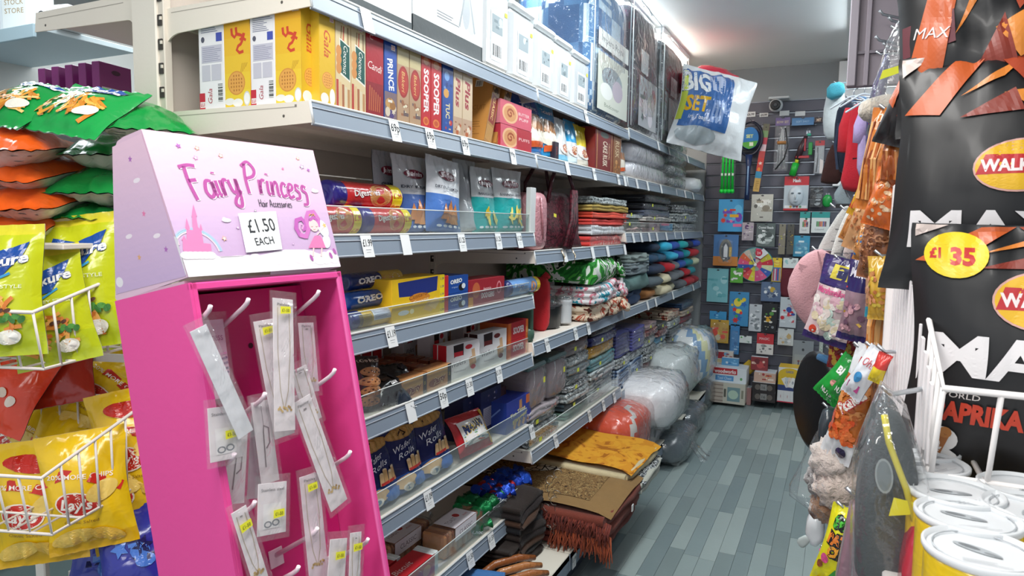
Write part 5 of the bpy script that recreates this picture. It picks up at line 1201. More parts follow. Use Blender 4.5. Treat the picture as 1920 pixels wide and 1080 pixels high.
for k in range(2): put(carton(w, .10, h/2-.001, '#1b4da0', oreob), 'biscuit_box', ('lower small blue sandwich biscuit box', 'upper small blue sandwich biscuit box with white lettering')[k], 'biscuits', XF-.076, yc, Z+k*h/2+.0005, group='small blue sandwich biscuit boxes')
def dodg(mb, f, w, h):
    mb.rect(f, 0, 0, w, h, '#a3212f'); mb.ell(f, w*.2, h*.6, w*.1, h*.3, '#c9663c', 18); mb.text(f, 'DODGERS', w*.52, h*.36, h*.2, '#f6ecec', fit=w*.36, bold=.03); mb.text(f, 'Jammie', w*.5, h*.62, h*.13, '#f2c9cc', fit=w*.22, shear=.2); mb.ell(f, w*.84, h*.58, w*.07, h*.26, '#e58a94', 16); mb.ell(f, w*.84, h*.58, w*.05, h*.19, '#a3212f', 16); mb.rect(f, 0, 0, w*.12, h*.36, '#e09a2a')
box_on(878, 945, Z, 522, .09, '#a3212f', 'dark red jam biscuit box lying lengthways on the shelf', dodg, xf=XF-.026)
def party(mb, f, L, r): mb.rect(f, L*.86, -r*1.2, L*.97, r*1.3, '#f0cf20', 2, sub=8); mb.text(f, 'Party', L*.32, r*.35, r*.5, '#e9f1fa', fit=L*.3, shear=.2, out='#3c64ac', ow=.05); mb.text(f, 'Rings', L*.45, -r*.25, r*.45, '#e9f1fa', fit=L*.3, shear=.2, out='#3c64ac', ow=.05); mb.ell(f, L*.74, 0, L*.08, r*.6, '#e9a06a', 16); mb.ell(f, L*.74, 0, L*.03, r*.22, '#5b8fc8', 12)
a, b_ = along(943, 1003, .055, Z)
roll(XF-.06, (a+b_)/2, Z, b_-a-.004, .033, 'pale blue ring biscuit roll at the far end of the shelf', [(0, .1, '#2c3a78'), (.1, 1, '#6f9fd8')], [party])
roll(XF-.16, (a+b_)/2-.1, Z, b_-a, .033, 'dark blue roll behind the red box, in shade', [(0, 1, '#27305e')])
# ------------------------------------------------------------------ shelf 5
Z = Z5
def choc(mb, f, w, h, b):
    for i in range(4):
        u, v = w*(.5+.06*(i % 2)), h*(.18+.17*i); mb.ell(f, u, v, w*.4, h*.09, '#b9794a', 18); mb.ell(f, u, v+h*.012, w*.36, h*.07, '#c98a58', 18)
        for j in range(6): mb.ell(f, u+w*(-.27+.11*j), v+h*(.02-.035*(j % 2)), w*.04, h*.014, '#5a2f1c', 7)
    mb.text(f, 'COOKIES', w*.5, h*.9, h*.06, '#e6d8c8', fit=w*.7)
a = yat(690, XF-.05, Z)
b = Bag(.10, .15, .06, seed=91, front='#3a2c2c', back='#2a2428', m='film'); choc(b.mb, b.f, .10, .15, b); b.mb.build('cookie_bag', None, 'cookie bag with chocolate chip pictures at the near end', 'biscuits', loc=(XF-.06, a, Z+.075), rot=eul(TURN-.3, .3, .1))
for i, (px, dx, dz, c) in enumerate(((722, .06, .045, '#17171b'), (745, .1, .05, '#1d1a1e'), (735, .055, .025, '#2a3340'))):
    b = Bag(.13, .10, .06, seed=92+i, front=c, back=c, m='film'); b.mb.busy(b.f, .02, .02, .11, .08, ['#4a2c1c', '#2c2c34', '#6b4a2c'], 5, i)
    b.mb.build('cookie_bag', None, ('black crinkled cookie bag lying beside the first', 'black cookie bag behind, leaning on the biscuit row', 'slate blue cookie bag at the rail')[i], 'biscuits', loc=(XF-dx, yat(px, XF-dx, Z), Z+dz), rot=eul(TURN, .9, .2*i))
def partys(mb, f, w, h):
    mb.rect(f, 0, 0, w, h, '#c78a56'); mb.rect(f, 0, h*.55, w, h, '#d2a060'); mb.ell(f, w*.3, h*.32, w*.25, h*.2, '#8a4a30', 16); mb.text(f, 'Party', w*.5, h*.42, h*.26, '#7a1f22', fit=w*.5, bold=.04, shear=.2, out='#f0d8a8', ow=.05, rot=.1); mb.rect(f, w*.84, 0, w, h, '#2a2426'); mb.text(f, '50', w*.92, h*.5, h*.12, '#e6c84a', rot=PI/2)
for k, (a, b_, py) in enumerate(((755, 800, 706), (801, 846, 688))):
    box_on(a, b_, Z, py, .05, '#c78a56', ('tan chocolate biscuit pack at the rail, nearer of two', 'tan chocolate biscuit pack at the rail, farther of two')[k], partys, xf=XF-.027, name='biscuit_packet')
for r_ in range(5):
    for k in range(3):
        x = XF-.085-r_*.045; y = yat(790+k*14, XF-.05, Z)-.05+k*.062
        mb = carton(.056, .04, .062+.002*((r_+k) % 3), '#8d4a30', None, top=lambda mb, f, w, h: (mb.rect(f, 0, 0, w, h, '#9b5a38'), mb.busy(f, .002, .002, w-.002, h-.002, ['#c9924a', '#5a2a1e', '#e0b878', '#7a3a24'], 5, 0)))
        put(mb, 'biscuit_packet', 'brown chocolate biscuit pack in the rows behind the two at the rail', 'biscuits', x, y, Z+.0005, TURN, 'brown biscuit packs in rows behind the rail')
def wafer(c):
    def t(mb, f, w, h):
        mb.rect(f, 0, 0, w, h, '#ece8ea'); mb.shape(f, [(w*.2, h*.96), (w*.5, h*.98), (w*.5, h*.62), (w*.35, h*.7), (w*.22, h*.6)], '#2a1c1c'); mb.rect(f, w*.22, h*.63, w*.48, h*.76, c); mb.ell(f, w*.66, h*.84, w*.11, h*.07, c, 14); mb.text(f, 'Wafers', w*.35, h*.42, h*.13, '#2c2228', fit=w*.44, shear=.25, rot=.08)
        mb.shape(f, [(w*.74, h*.74), (w*.84, h*.76), (w*.9, h*.3), (w*.8, h*.26)], '#d8b088'); mb.shape(f, [(w*.66, h*.5), (w*.76, h*.54), (w*.82, h*.22), (w*.7, h*.2)], '#c79a70'); mb.ell(f, w*.8, h*.22, w*.08, h*.07, c, 14); mb.text(f, 'hazelnut', w*.4, h*.2, h*.05, '#8a8288', fit=w*.35)
    return t
def wl(c): return lambda mb, f, w, h: (mb.rect(f, 0, 0, w, h, c), mb.rect(f, w*.3, 0, w*.38, h, '#eee6e6'))
w, yc, h = slot(847, 898, XF-.03, Z, 642); put(carton(w, .055, h, '#ece8ea', wafer('#cf2a38'), wl('#c8202e')), 'wafer_box', 'white wafer box with a red flag, turned slightly', 'biscuits', XF-.065, yc, Z, TURN-.12)
w, yc, h = slot(901, 948, XF-.03, Z, 621); put(carton(w, .055, h, '#ece8ea', wafer('#7a2c2c'), wl('#3a1c18')), 'wafer_box', 'white wafer box with a brown side, second at the rail', 'biscuits', XF-.062, yc, Z, TURN-.08)
for r_ in range(2):
    for k in range(2):
        put(carton(.11, .055, .135, '#d9d2d4', wafer('#cf2a38')), 'wafer_box', (('wafer box behind the red flag one', 'wafer box behind the brown sided one'), ('wafer box at the back left of the shelf', 'wafer box at the back right of the shelf'))[r_][k], 'biscuits', XF-.2-.11*r_, yat(870+k*55, XF-.1, Z)-.05, Z, TURN, 'white wafer boxes behind the rail')
for k in range(7):
    put(carton(.05, .12, .135, '#a81c26', lambda mb, f, w, h: (mb.rect(f, 0, 0, w, h, '#b01e28'), mb.rect(f, w*.86, 0, w, h, '#e6dede'))), 'wafer_box', 'red wafer box side on in the back row behind the brown packs', 'biscuits', XF-.36, 1.5+k*.056, Z, TURN, 'red wafer boxes along the back of the shelf')
def soop2(mb, f, w, h):
    mb.rect(f, 0, 0, w, h, '#c5202c'); mb.rect(f, 0, 0, w*.14, h, '#e0702c'); mb.rect(f, w*.88, 0, w, h, '#e0702c'); mb.ell(f, w*.93, h*.4, w*.05, h*.2, '#e8a860', 12); mb.text(f, 'SOOPER', w*.52, h*.52, h*.36, '#f7ecec', fit=w*.55, bold=.04)
w, yc, h = slot(953, 990, XF-.03, Z, 602)
for k in range(2): put(carton(w, .12, h/2-.001, '#c5202c', soop2, lambda mb, f, w, h: mb.rect(f, 0, 0, w, h, '#d96a30')), 'biscuit_box', ('lower lying red egg biscuit box at the shelf end', 'upper lying red egg biscuit box at the shelf end')[k], 'biscuits', XF-.092, yc, Z+k*h/2, TURN, 'lying red egg biscuit boxes')
# ------------------------------------------------------------------ shelf 6
Z = Z6
def wroll(mb, f, w, h, b):
    mb.ell(f, w*.5, h*.88, w*.44, h*.09, '#c79248', 22); mb.ell(f, w*.5, h*.88, w*.40, h*.075, '#d8a75c', 22); mb.stroke(f, [(w*.38, h*.86), (w*.5, h*.92), (w*.6, h*.86), (w*.5, h*.84)], w*.03, '#4a2c1c')
    mb.text(f, 'Wafer', w*.42, h*.69, h*.085, '#eef0f8', fit=w*.5, shear=.3, rot=.15); mb.text(f, 'Rolls', w*.5, h*.58, h*.085, '#eef0f8', fit=w*.44, shear=.3, rot=.15)
    for k in range(4): mb.stroke(f, [(w*(.45+.11*k), h*.3), (w*(.48+.11*k), h*(.46+.04*(k % 2)))], w*.10, ('#e6c08c', '#d9ad74')[k % 2]); mb.ell(f, w*(.48+.11*k), h*(.46+.04*(k % 2)), w*.05, h*.02, '#f3dcb4', 10)
    mb.rect(f, w*.42, h*.3, w*.86, h*.34, '#c93a34', 4); mb.ell(f, w*.3, h*.18, w*.26, h*.1, '#e0b98a', 18); mb.ell(f, w*.7, h*.12, w*.24, h*.09, '#3f74c4', 18); mb.ell(f, w*.3, h*.1, w*.12, h*.06, '#f0e6dc', 14); mb.ell(f, w*.3, h*.1, w*.07, h*.035, '#7a8ea8', 12)
wr = 'navy wafer roll bags leaning in a row'
for i, (a, b_, py, lb) in enumerate(((700, 765, 828, 'navy wafer roll bag nearest the pink stand'), (757, 812, 802, 'second navy wafer roll bag, red band on its rolls'), (806, 862, 776, 'third navy wafer roll bag, next to the red sweet pack'), (770, 800, 800, ''), )[:3]):
    bag_on(a, b_, Z, py, .06, lb, wroll, seed=101+i, colf=lambda x, y: '#1d235a' if y > .3 else '#28509a', back='#1d235a', wk=1.12, lean=.22, xf=XF-.024, group=wr)
for i in range(2): bag_on(735+i*50, 790+i*50, Z, 805-i*22, .06, ('navy wafer roll bag in the second row, gold top showing', 'far navy wafer roll bag in the second row')[i], wroll, seed=106+i, colf=lambda x, y: '#1d235a', back='#1d235a', wk=1.1, lean=.15, xf=XF-.12, group=wr)
def swt(mb, f, w, h, b):
    mb.rect(f, w*.12, h*.2, w*.9, h*.8, '#e9e4e0', 10, sub=10); mb.text(f, 'MAOAM', w*.5, h*.62, h*.2, '#2a3a6a', fit=w*.6, bold=.05, out='#e9c83a', ow=.05, rot=.1)
    for i in range(6): mb.stroke(f, [(w*.15, h*(.22+.05*i)), (w*.5, h*(.26+.045*i)), (w*.88, h*(.2+.06*i))], h*.022, ('#c93a34', '#3fa0c8', '#e9c83a', '#e6e6ea', '#4a9a5a', '#8ac3da')[i])
    mb.rect(f, w*.9, h*.05, w*.98, h*.95, '#e0b02c', 1, sub=8)
b = Bag(.23, .14, .05, seed=111, front='#c4242c', back='#c4242c', m='film'); swt(b.mb, b.f, .23, .14, b); y = yat(885, XF-.05, Z)
b.mb.build('sweet_packet', None, 'shiny red striped sweet packet leaning behind the rail', 'sweets', loc=(XF-.06, y, Z+.075), rot=eul(TURN, .5, .06))
def nutr(mb, f, w, h):
    mb.rect(f, 0, 0, w, h, '#262a5c'); mb.rect(f, w*.12, h*.2, w*.88, h*.62, '#b9b3c4'); mb.lines(f, w*.16, h*.22, w*.84, h*.6, 10, '#7d7890', .35); mb.busy(f, w*.1, h*.68, w*.9, h*.95, ['#7a6a88', '#d8d0e0', '#3a3f80'], 6, 4)
w, yc, h = slot(868, 901, XF-.13, Z, 742); put(carton(w, .08, h, '#262a5c', nutr), 'cereal_box', 'dark navy box with a pale table on its back, left one', 'box', XF-.17, yc, Z)
w, yc, h = slot(901, 938, XF-.10, Z, 728); put(carton(w, .08, h, '#2b2f66', nutr), 'cereal_box', 'dark navy box with a pale table on its back, right one', 'box', XF-.14, yc, Z)
w, yc, h = slot(938, 950, XF-.10, Z, 726); put(carton(w, .07, h, '#4a2c2c', lambda mb, f, w, h: (mb.rect(f, 0, 0, w, h, '#4a2a2a'), mb.stroke(f, [(w*.3, h*.3), (w*.7, h*.5), (w*.3, h*.7)], w*.2, '#c98a5a'))), 'wafer_box', 'narrow brown box wedged beside the navy boxes', 'box', XF-.14, yc, Z)
def fing(mb, f, w, h):
    mb.rect(f, 0, 0, w, h, '#2038a0'); mb.rect(f, w*.78, h*.68, w, h*.97, '#e0702c'); mb.text(f, 'Fingers' if False else 'Tea Time', w*.45, h*.55, h*.13, '#f0e9a0', fit=w*.6, bold=.03, rot=.1); mb.text(f, 'Finger', w*.55, h*.34, h*.13, '#f0d860', fit=w*.6, bold=.03, rot=.15)
    for i in range(4): mb.stroke(f, [(w*(.3+.18*i), h*.05), (w*(.36+.18*i), h*.24)], w*.09, '#d8a06a')
    mb.shape(f, [(w*.5, h*.62), (w*.62, h*.62), (w*.6, h*.92), (w*.5, h*.9)], '#c98f5c')
w, yc, h = slot(949, 995, XF-.035, Z, 742); h2 = zat(745, XF-.035, yc)-Z
put(carton(w, .13, h2, '#2038a0', fing, lambda mb, f, w, h: (mb.rect(f, 0, 0, w, h, '#24409c'), mb.stroke(f, [(w*.2, h*.2), (w*.8, h*.8)], .006, '#7a9ae0'))), 'biscuit_box', 'royal blue biscuit box at the far end of the shelf', 'biscuits', XF-.10, yc, Z)
# ------------------------------------------------------------------ shelf 7
Z = Z7
def loaf(x, y, label, yaw, L=.30, seed=1):
    o = empty('toast_packet', label, 'bread', (x, y, Z), TURN+yaw)
    m = MB('food')
    for k in range(16):
        xx = -L/2+L*.04+k*L*.057; m.box((xx, 0, .045), (L*.047, .092, .082+.003*(k % 3)), ('#c98d5c', '#a8683c')[k % 2], b=.012)
    m.build('slices', o)['kind'] = 'stuff'
    m = MB('clear'); m.blob((0, 0, .047), (L*1.02, .108, .098), '#ffffff', e=5, sq=6, nu=20, nv=10, amp=.05, seed=seed); m.tube([(L*.5, 0, .05), (L*.54, 0, .055), (L*.6, .01, .07)], [.03, .012, .03], '#ffffff', 'clear', 10); m.build('wrapper', o)
    m = MB('paper'); f = plane((-L*.32, -.05, .0966), (1, 0, 0), (0, 1, 0)); W_, H_ = L*.5, .085
    m.rect(f, 0, -.004, W_, H_*.95, '#e6dfe4', 6); m.ell(f, W_*.62, H_*.55, W_*.09, H_*.16, '#b8302c', 16); m.text(f, 'TOAST', W_*.3, H_*.45, H_*.22, '#7c6a72', fit=W_*.4); m.text(f, 'RUSKS', W_*.82, H_*.3, H_*.1, '#b8302c', fit=W_*.2)
    f2 = plane((-L*.32, -.0555, .02), (1, 0, 0), (0, 0, 1)); m.rect(f2, 0, .03, W_, .076, '#e2dbe0'); m.text(f2, 'CLASSIC', W_*.5, .052, .016, '#6a5a62', fit=W_*.6)
    m.build('paper_band', o); return o
loaf(XF-.085, yat(858, XF-.08, Z)-.01, 'clear packet of toast slices with a white band, at the rail', 0, .29, 1)
loaf(XF-.20, yat(770, XF-.15, Z)+.0, 'darker toast packet lying behind, partly in shade', .0, .30, 2)
def redb(mb, f, w, h): mb.rect(f, 0, 0, w, h, '#b81f28'); mb.text(f, 'biscuit', w*.35, h*.5, h*.3, '#f0dcd8', fit=w*.4, bold=.02, shear=.2); mb.ell(f, w*.75, h*.5, w*.1, h*.25, '#d8965a', 14)
for k, (px, dx, dz, lb) in enumerate(((775, .065, 0, 'red and white box at the bottom of the frame, nearer the rail'), (745, .15, 0, 'red box with white lettering beside the pink stand, lower shelf'))):
    mb = carton(.22, .075, .07, '#b81f28', redb, top=lambda mb, f, w, h: (mb.rect(f, 0, 0, w, h, '#c2242e'), mb.text(f, 'Biscuit', w*.4, h*.5, h*.3, '#f0dcd8', fit=w*.4, shear=.2), mb.rect(f, w*.9, 0, w, h, '#dfe5e4')))
    mb.box((.11, 0, .036), (.02, .078, .074), '#dfe5e4', b=.002)
    put(mb, 'biscuit_box', lb, 'biscuits', XF-dx, yat(px, XF-.06, Z)-.03, Z+dz, TURN+.0)
R = random.Random(9); k = 0
for px, cs in ((885, '#1a7a44'), (902, '#178a4a'), (915, '#14683a'), (930, '#1c3fa8'), (946, '#2450c4'), (962, '#1d46b8'), (976, '#2a5ad0'), (938, '#b8262c')):
    for j in range(2 if px > 900 else 1):
        y = yat(px, XF-.06, Z); m = MB('foil'); m.blob((0, 0, 0), (.075, .07, .055), cs, e=2.2, amp=.35, fr=3, seed=k, nu=18, nv=12); m.tube([(.035, 0, 0), (.055, 0, .006), (.07, .0, .012)], [.008, .006, .02], cs, None, 8); m.tube([(-.035, 0, 0), (-.052, 0, .004), (-.065, 0, .01)], [.008, .006, .02], cs, None, 8)
        f = plane((-.02, -.036, -.012), (1, 0, 0), (0, .0, 1)); m.text(f, 'Choc', .02, .012, .014, '#eef2f6', bold=.03)
        m.build('foil_sweet', None, ('green' if cs[3] in '789a' else 'red' if cs[1] == 'b' else 'blue')+' foil twist sweet in the heap at the shelf end', 'sweets', ('green' if cs[3] in '789a' else 'red' if cs[1] == 'b' else 'blue')+' foil twist sweets heaped at the shelf end', loc=(XF-.055-.07*j, y-.012*j, Z+.03+.045*((k+j) % 2)), rot=(.4*R.random(), .5*R.random(), TURN+R.uniform(-.8, .8))); k += 1
# ------------------------------------------------------------------ on the base of the near bay: hangers, sandals, dark clothes
ZB = .172
cl_ = [('#1c1d20', .05), ('#23262c', .09), ('#4a7fb8', .13), ('#1b1c20', .16), ('#2a2320', .2)]
def garment_fold(px, dx, z, w, d, h, n, col, label, seed, yaw=0, name='folded_garment', cols=None, xf=-.9):
    m = MB('cloth'); folded(m, w, d, h, n, col, seed, cols); return put(m, name, label, 'clothes', xf-dx-d/2, yat(px, xf-dx, z), z, TURN+yaw)
garment_fold(905, .08, ZB, .22, .30, .06, 4, '#1d1e22', 'black folded garment under the lowest biscuit shelf', 1, .2)
garment_fold(935, .05, ZB+.06, .16, .25, .04, 4, '#3f73ad', 'blue striped folded cloth on the black garment', 2, .25, cols=['#3f73ad', '#8fb4d8', '#28486e'])
garment_fold(975, .12, ZB, .2, .26, .11, 6, '#2a211d', 'dark brown folded garments in the shade at the back', 3, .1)
for k in range(2):
    m = MB('plastic'); y = yat(968+k*22, -.93, .26); m.tube([(-.17, 0, 0), (-.02, 0, .05), (0, 0, .055), (.02, 0, .05), (.17, 0, 0)], .006, '#e6eef2', None, 8); m.tube([(0, 0, .055), (0, 0, .08), (.012, 0, .098), (.028, 0, .10), (.036, 0, .088)], .003, '#cfd6da', 'metal', 6)
    m.build('clothes_hanger', None, ('white plastic hanger lying on the folded clothes, upper one', 'white plastic hanger lying on the folded clothes, lower one')[k], 'hanger', loc=(-1.0+.03*k, y-.06, .24-.02*k), rot=(1.3, .25, 1.0))
for k in range(3):
    m = MB('leather'); m.tube([(-.13, 0, 0), (-.05, .01, .018), (.05, .0, .022), (.12, -.01, .01)], [.010, .014, .014, .010], ('#a8693c', '#b87a48', '#96582e')[k], None, 10)
    m.build('leather_strap', None, ('tan leather strap nearest the shelf edge', 'middle tan leather strap', 'rear tan leather strap')[k], 'strap', 'tan straps lying on the base shelf', loc=(-.955-.035*k, yat(1000, -.93, .2)-.06+.02*k, .205+.012*k), rot=(0, .05, 1.1))
R = random.Random(2)
for k in range(12):
    m = MB('metal'); r = .016; pts = [(r*math.cos(t), 0, r*math.sin(t)) for t in [PI*.2+i*PI*1.4/9 for i in range(10)]]+[(-.004, 0, -.03), (0, 0, -.05)]; m.tube(pts, .0014, '#b9b4ac', None, 5)
    z = .20+.028*k if k < 9 else .2+.02*(k-9); m.build('hook_wire', None, 'thin wire hanger hook sticking out past the shelf corner', 'hanger hook', 'wire hanger hooks bunched under the shelf end', loc=(-.99+.02*math.sin(k*1.7), 2.46+.012*(k % 3), z+.05), rot=(R.uniform(-.6, .6), R.uniform(-.7, .7), R.uniform(-.5, 1.2)))
m = MB('cloth'); folded(m, .2, .2, .24, 9, '#2a211d', 5, ['#2a211d', '#191a1e', '#4a3224', '#241c1c'], wob=.03); put(m, 'garment_bundle', 'brown and black bundle of garments on hangers behind the hooks', 'clothes', -1.1, 2.33, .175)
# ================================================================== second to fourth bays: bags, bedding, clothes
ORD = ['first', 'second', 'third', 'fourth', 'fifth', 'sixth', 'seventh', 'eighth', 'ninth', 'tenth', 'eleventh', 'twelfth', 'thirteenth']
def wrap_of(o, w, d, h, seed=1, mtl='clear', z=0):
    m = MB(mtl); m.blob((0, 0, z+h/2), (w*1.02+.006, d*1.02+.008, h*1.04+.006), '#ffffff', e=5, sq=8, nu=20, nv=8, amp=.035, fr=4, seed=seed); return m.build('plastic_wrap', o)
def pack(y0, y1, z, h, col, label, d=.30, dx=.02, name='bedding_pack', cat='bedding', layers=None, mtl='cloth', seed=1, wrap=True, sticker=False, xf=XF, cols=None, group=None, yaw=0):
    w = y1-y0-.006; m = MB(mtl); folded(m, w, d, h-.004, layers or max(2, int(h/.02)), col, seed, cols, m=mtl, wob=.012)
    o = put(m, name, label, cat, xf-dx-d/2, (y0+y1)/2, z+.001, TURN+yaw, group)
    if wrap: wrap_of(o, w, d, h-.003, seed)
    if sticker:
        m = MB('paper'); f = plane((-.3*w, -d/2-.011, h*.4), (1, 0, 0), (0, 0, 1)); m.poly([f(0, 0), f(.028, 0), f(.028, .018), f(0, .018)], '#dfe84a'); m.build('price_sticker', o)
    return o
def stack(y0, y1, z, where, items, d=.30, dx=.02, xf=XF, seed=0):
    for k, (h, col, mtl, desc) in enumerate(items):
        pos = 'lowest in' if k == 0 else 'topping' if k == len(items)-1 else ORD[k]+' up in'
        pack(y0+.004*((k*3+seed) % 3), y1-.004*((k*5+seed) % 3), z, h, col, '%s pack %s %s' % (desc, pos, where), d, dx+.008*((k*7+seed) % 3), mtl=mtl, seed=seed*10+k, xf=xf, sticker=(k+seed) % 2 == 0); z += h
# high shelf: white pillow packs
Z = ZG
for k in range(3):
    m = MB('film'); w, yc, _ = slot(1186, 1262-6*k, XF-.02, Z); m.blob((0, 0, .06), (w, .34, .115), '#f0f0f6', e=3.5, sq=5, nu=30, nv=12, amp=.05, fr=3, seed=k)
    o = put(m, 'pillow_pack', ('bottom', 'middle', 'top')[k]+' white pillow pack of the pile past the biscuits', 'pillow', XF-.2, yc, Z+.112*k); wrap_of(o, w*1.02, .35, .12, k)
for k in range(4):
    y = 4.85+.0*k; z = ZG+.085*k; m = MB('greyfloral'); m.blob((0, 0, .042), (.5-.03*k, .34, .082), '#ffffff', e=3, sq=5, nu=24, nv=10, amp=.06, seed=k)
    o = put(m, 'bedding_roll', ORD[k]+' grey patterned bedding roll from the bottom, far end of the high shelf', 'bedding', XF-.17, 5.0, z); wrap_of(o, .5, .35, .085, k+4)
m = MB('film'); m.blob((0, 0, .06), (.34, .3, .12), '#d9e0e8', e=3, amp=.1, seed=9, colf=lambda u, v: '#2c4f9a' if .3 < v < .6 and u < .4 else '#dfe5e8'); put(m, 'pillow_pack', 'white and navy pack under the big white and blue bag', 'pillow', XF-.10, 5.6, ZG)
# croc handbag and pink bag on ZB2a
Z = ZB2a
def handbag():
    y0, y1 = yat(1022, XF-.01, Z), yat(1105, XF+.0, Z); w = y1-y0; h = zat(362, XF-.05, (y0+y1)/2)-Z
    o = empty('croc_handbag', 'dark maroon crocodile pattern handbag standing on the second bay shelf', 'handbag', (XF-.10, (y0+y1)/2, Z+.001), TURN)
    m = MB('croc'); n = 14; 
    def prof(t): return (w*(1-.10*t), .16*(1-.55*t**1.3))
    rings = []
    for j in range(n+1):
        t = j/n; ww, dd = prof(t); ring = []
        for i in range(28):
            a = 2*PI*i/28; cx = math.copysign(abs(math.cos(a))**.35, math.cos(a)); cy = math.copysign(abs(math.sin(a))**.5, math.sin(a))
            ring.append(m.V((ww/2*cx, dd/2*cy+.006*math.sin(t*9+i), h*t)))
        rings.append(ring)
    for j in range(n):
        for i in range(28): m.face([rings[j][i], rings[j][(i+1) % 28], rings[j+1][(i+1) % 28], rings[j+1][i]], '#571c28', None, True)
    m.face(rings[0][::-1], '#3a1018'); m.face(rings[-1], '#2a0a10'); m.build('body', o)
    for s in (-1, 1):
        m = MB('leather'); m.tube([(-w*.28, -.05*s, h*.8), (-w*.26, -.06*s, h*1.15), (-w*.1, -.05*s, h*1.5), (w*.12, -.05*s, h*1.5), (w*.25, -.06*s, h*1.1), (w*.27, -.05*s, h*.75)], .0085, '#4a1822', None, 8); m.build('handle', o)
    m = MB('croc')
    for k in range(3): m.tube([(w*.1+.02*k, -.085, h*1.05), (w*.02+.03*k, -.10, h*.5), (-w*.15+.03*k, -.105, h*.02)], .011, '#571c28', None, 6)
    m.build('shoulder_strap', o)['kind'] = 'stuff'
    m = MB('paper'); f = plane((-w*.3, -.083, h*.55), (1, 0, 0), (0, 0, 1)); m.poly([f(0, .004), f(.03, 0), f(.03, .014), f(0, .018)], '#e8e24a'); m.build('price_sticker', o)
    for k in range(2):
        m = MB('metal'); m.tube([(-w*.2+.13*k, -.10, -.005), (-w*.2+.13*k, -.115, -.03), (-w*.2+.13*k, -.112, -.065)], .004, '#d8c8b0', None, 6); m.build('strap_end', o)
handbag()
m = MB('leather'); w, yc, h = slot(1002, 1021, XF-.02, Z, 360); m.blob((0, 0, h/2), (w*1.3, .12, h), '#c98f96', e=5, sq=6, nu=20, nv=10); m.tube([(-.02, -.06, h*.9), (-.01, -.065, h*.5), (.01, -.06, h*.2)], .004, '#b37880'); put(m, 'pink_handbag', 'dusty pink leather bag squeezed between the pouches and the maroon handbag', 'handbag', XF-.07, yc, Z)
y0, y1 = yat(1108, XF-.03, Z), yat(1178, XF-.03, Z)
zz = Z
for k, (h, c, mt, lb, wr) in enumerate(((.055, '#d8403c', 'cloth', 'clear pack with red cloth at the bottom of the towel pile', 1), (.05, '#dfe3e6', 'cloth', 'white cloth in a clear pack, second in the towel pile', 1), (.035, '#e04a42', 'cloth', 'lower folded coral red towel', 0), (.035, '#e2523c', 'cloth', 'upper folded coral red towel', 0), (.035, '#b59a4c', 'food', 'folded gold glitter cloth on the red towels', 0), (.04, '#b9b5a8', 'greyfloral', 'grey patterned cloth on top of the towel pile', 0))):
    pack(y0+.01*(k % 2), y1-.03*(k % 3), zz, h, c, lb, .26, .02, 'folded_towel', 'towel', 2, mt, k, bool(wr)); zz += h
# thin boxes and packs, third bay upper shelf
Z = 1.425
zz = Z
stack(3.72, 4.12, Z, 'the thin pile right of the red towels', ((.03, '#c7a9a6', 'cloth', 'dusty pink thin'), (.03, '#8d8478', 'cloth', 'taupe thin'), (.025, '#4f6a5c', 'cloth', 'dull green thin'), (.025, '#6a5a48', 'stripes', 'striped brown thin')), .26, seed=3)
stack(4.2, 4.9, Z, 'the dark pile under the patterned bedding rolls', ((.035, '#c98d90', 'cloth', 'rose'), (.035, '#c9a9a6', 'cloth', 'pale pink'), (.03, '#d9d3cc', 'cloth', 'cream'), (.045, '#5a6276', 'cloth', 'slate blue'), (.045, '#34363e', 'cloth', 'charcoal'), (.05, '#23262c', 'cloth', 'black')), .3, seed=4)
stack(5.0, 5.75, Z, 'the far pile by the back wall', ((.07, '#8f9894', 'greyfloral', 'grey patterned'), (.07, '#a9b0aa', 'greyfloral', 'pale grey patterned'), (.06, '#7c8580', 'blackwhite', 'black and white patterned')), .3, dx=-.01, seed=5)
# glass, bowl and bedding on ZB2b
Z = ZB2b
y = 2.475
m = MB('plastic'); m.box((0, 0, .10), (.02, .16, .20), '#3d5a4c', b=.004); m.blob((0, 0, .03), (.05, .17, .06), '#466656', e=4); put(m, 'green_vase', 'dark green glass block vase behind the red egg biscuit boxes', 'vase', XF-.10, y, Z)
w, yc, h = slot(1010, 1024, XF-.10, Z, 520); m = MB('cloth'); m.blob((0, 0, h/2), (.05, .10, h), '#c92630', e=4, nu=18, nv=14, amp=.08, fr=4, seed=3); m.tube([(0, -.01, h*.95), (.01, -.03, h*1.06), (.03, -.03, h*1.0)], .012, '#c92630', None, 8)
put(m, 'red_bag', 'narrow red cloth bag standing at the start of the second bay', 'bag', XF-.12, yc, Z)
m = MB('clear'); m.lathe([(.034, 0), (.028, .06), (.02, .12), (.014, .2), (.016, .21)], 18, '#ffffff', c=(0, 0, .001)); put(m, 'glass_bottle', 'tall clear wrapped bottle beside the red bag', 'glassware', XF-.10, yat(1032, XF-.10, Z), Z)
m = MB('clear'); prof = [(.03, 0), (.036, .01), (.038, .05), (.042, .1), (.046, .14), (.043, .14), (.036, .06), (.03, .012)]; m.lathe(prof, 16, '#ffffff'); o = put(m, 'crystal_vase', 'cut crystal vase next to the tall bottle', 'glassware', XF-.09, yat(1052, XF-.09, Z)+.02, Z)
m = MB('cloudy'); m.lathe([(.0425-.001*(k % 2), .012+.01*k) for k in range(12)], 14, '#ffffff'); m.build('cut_pattern', o)
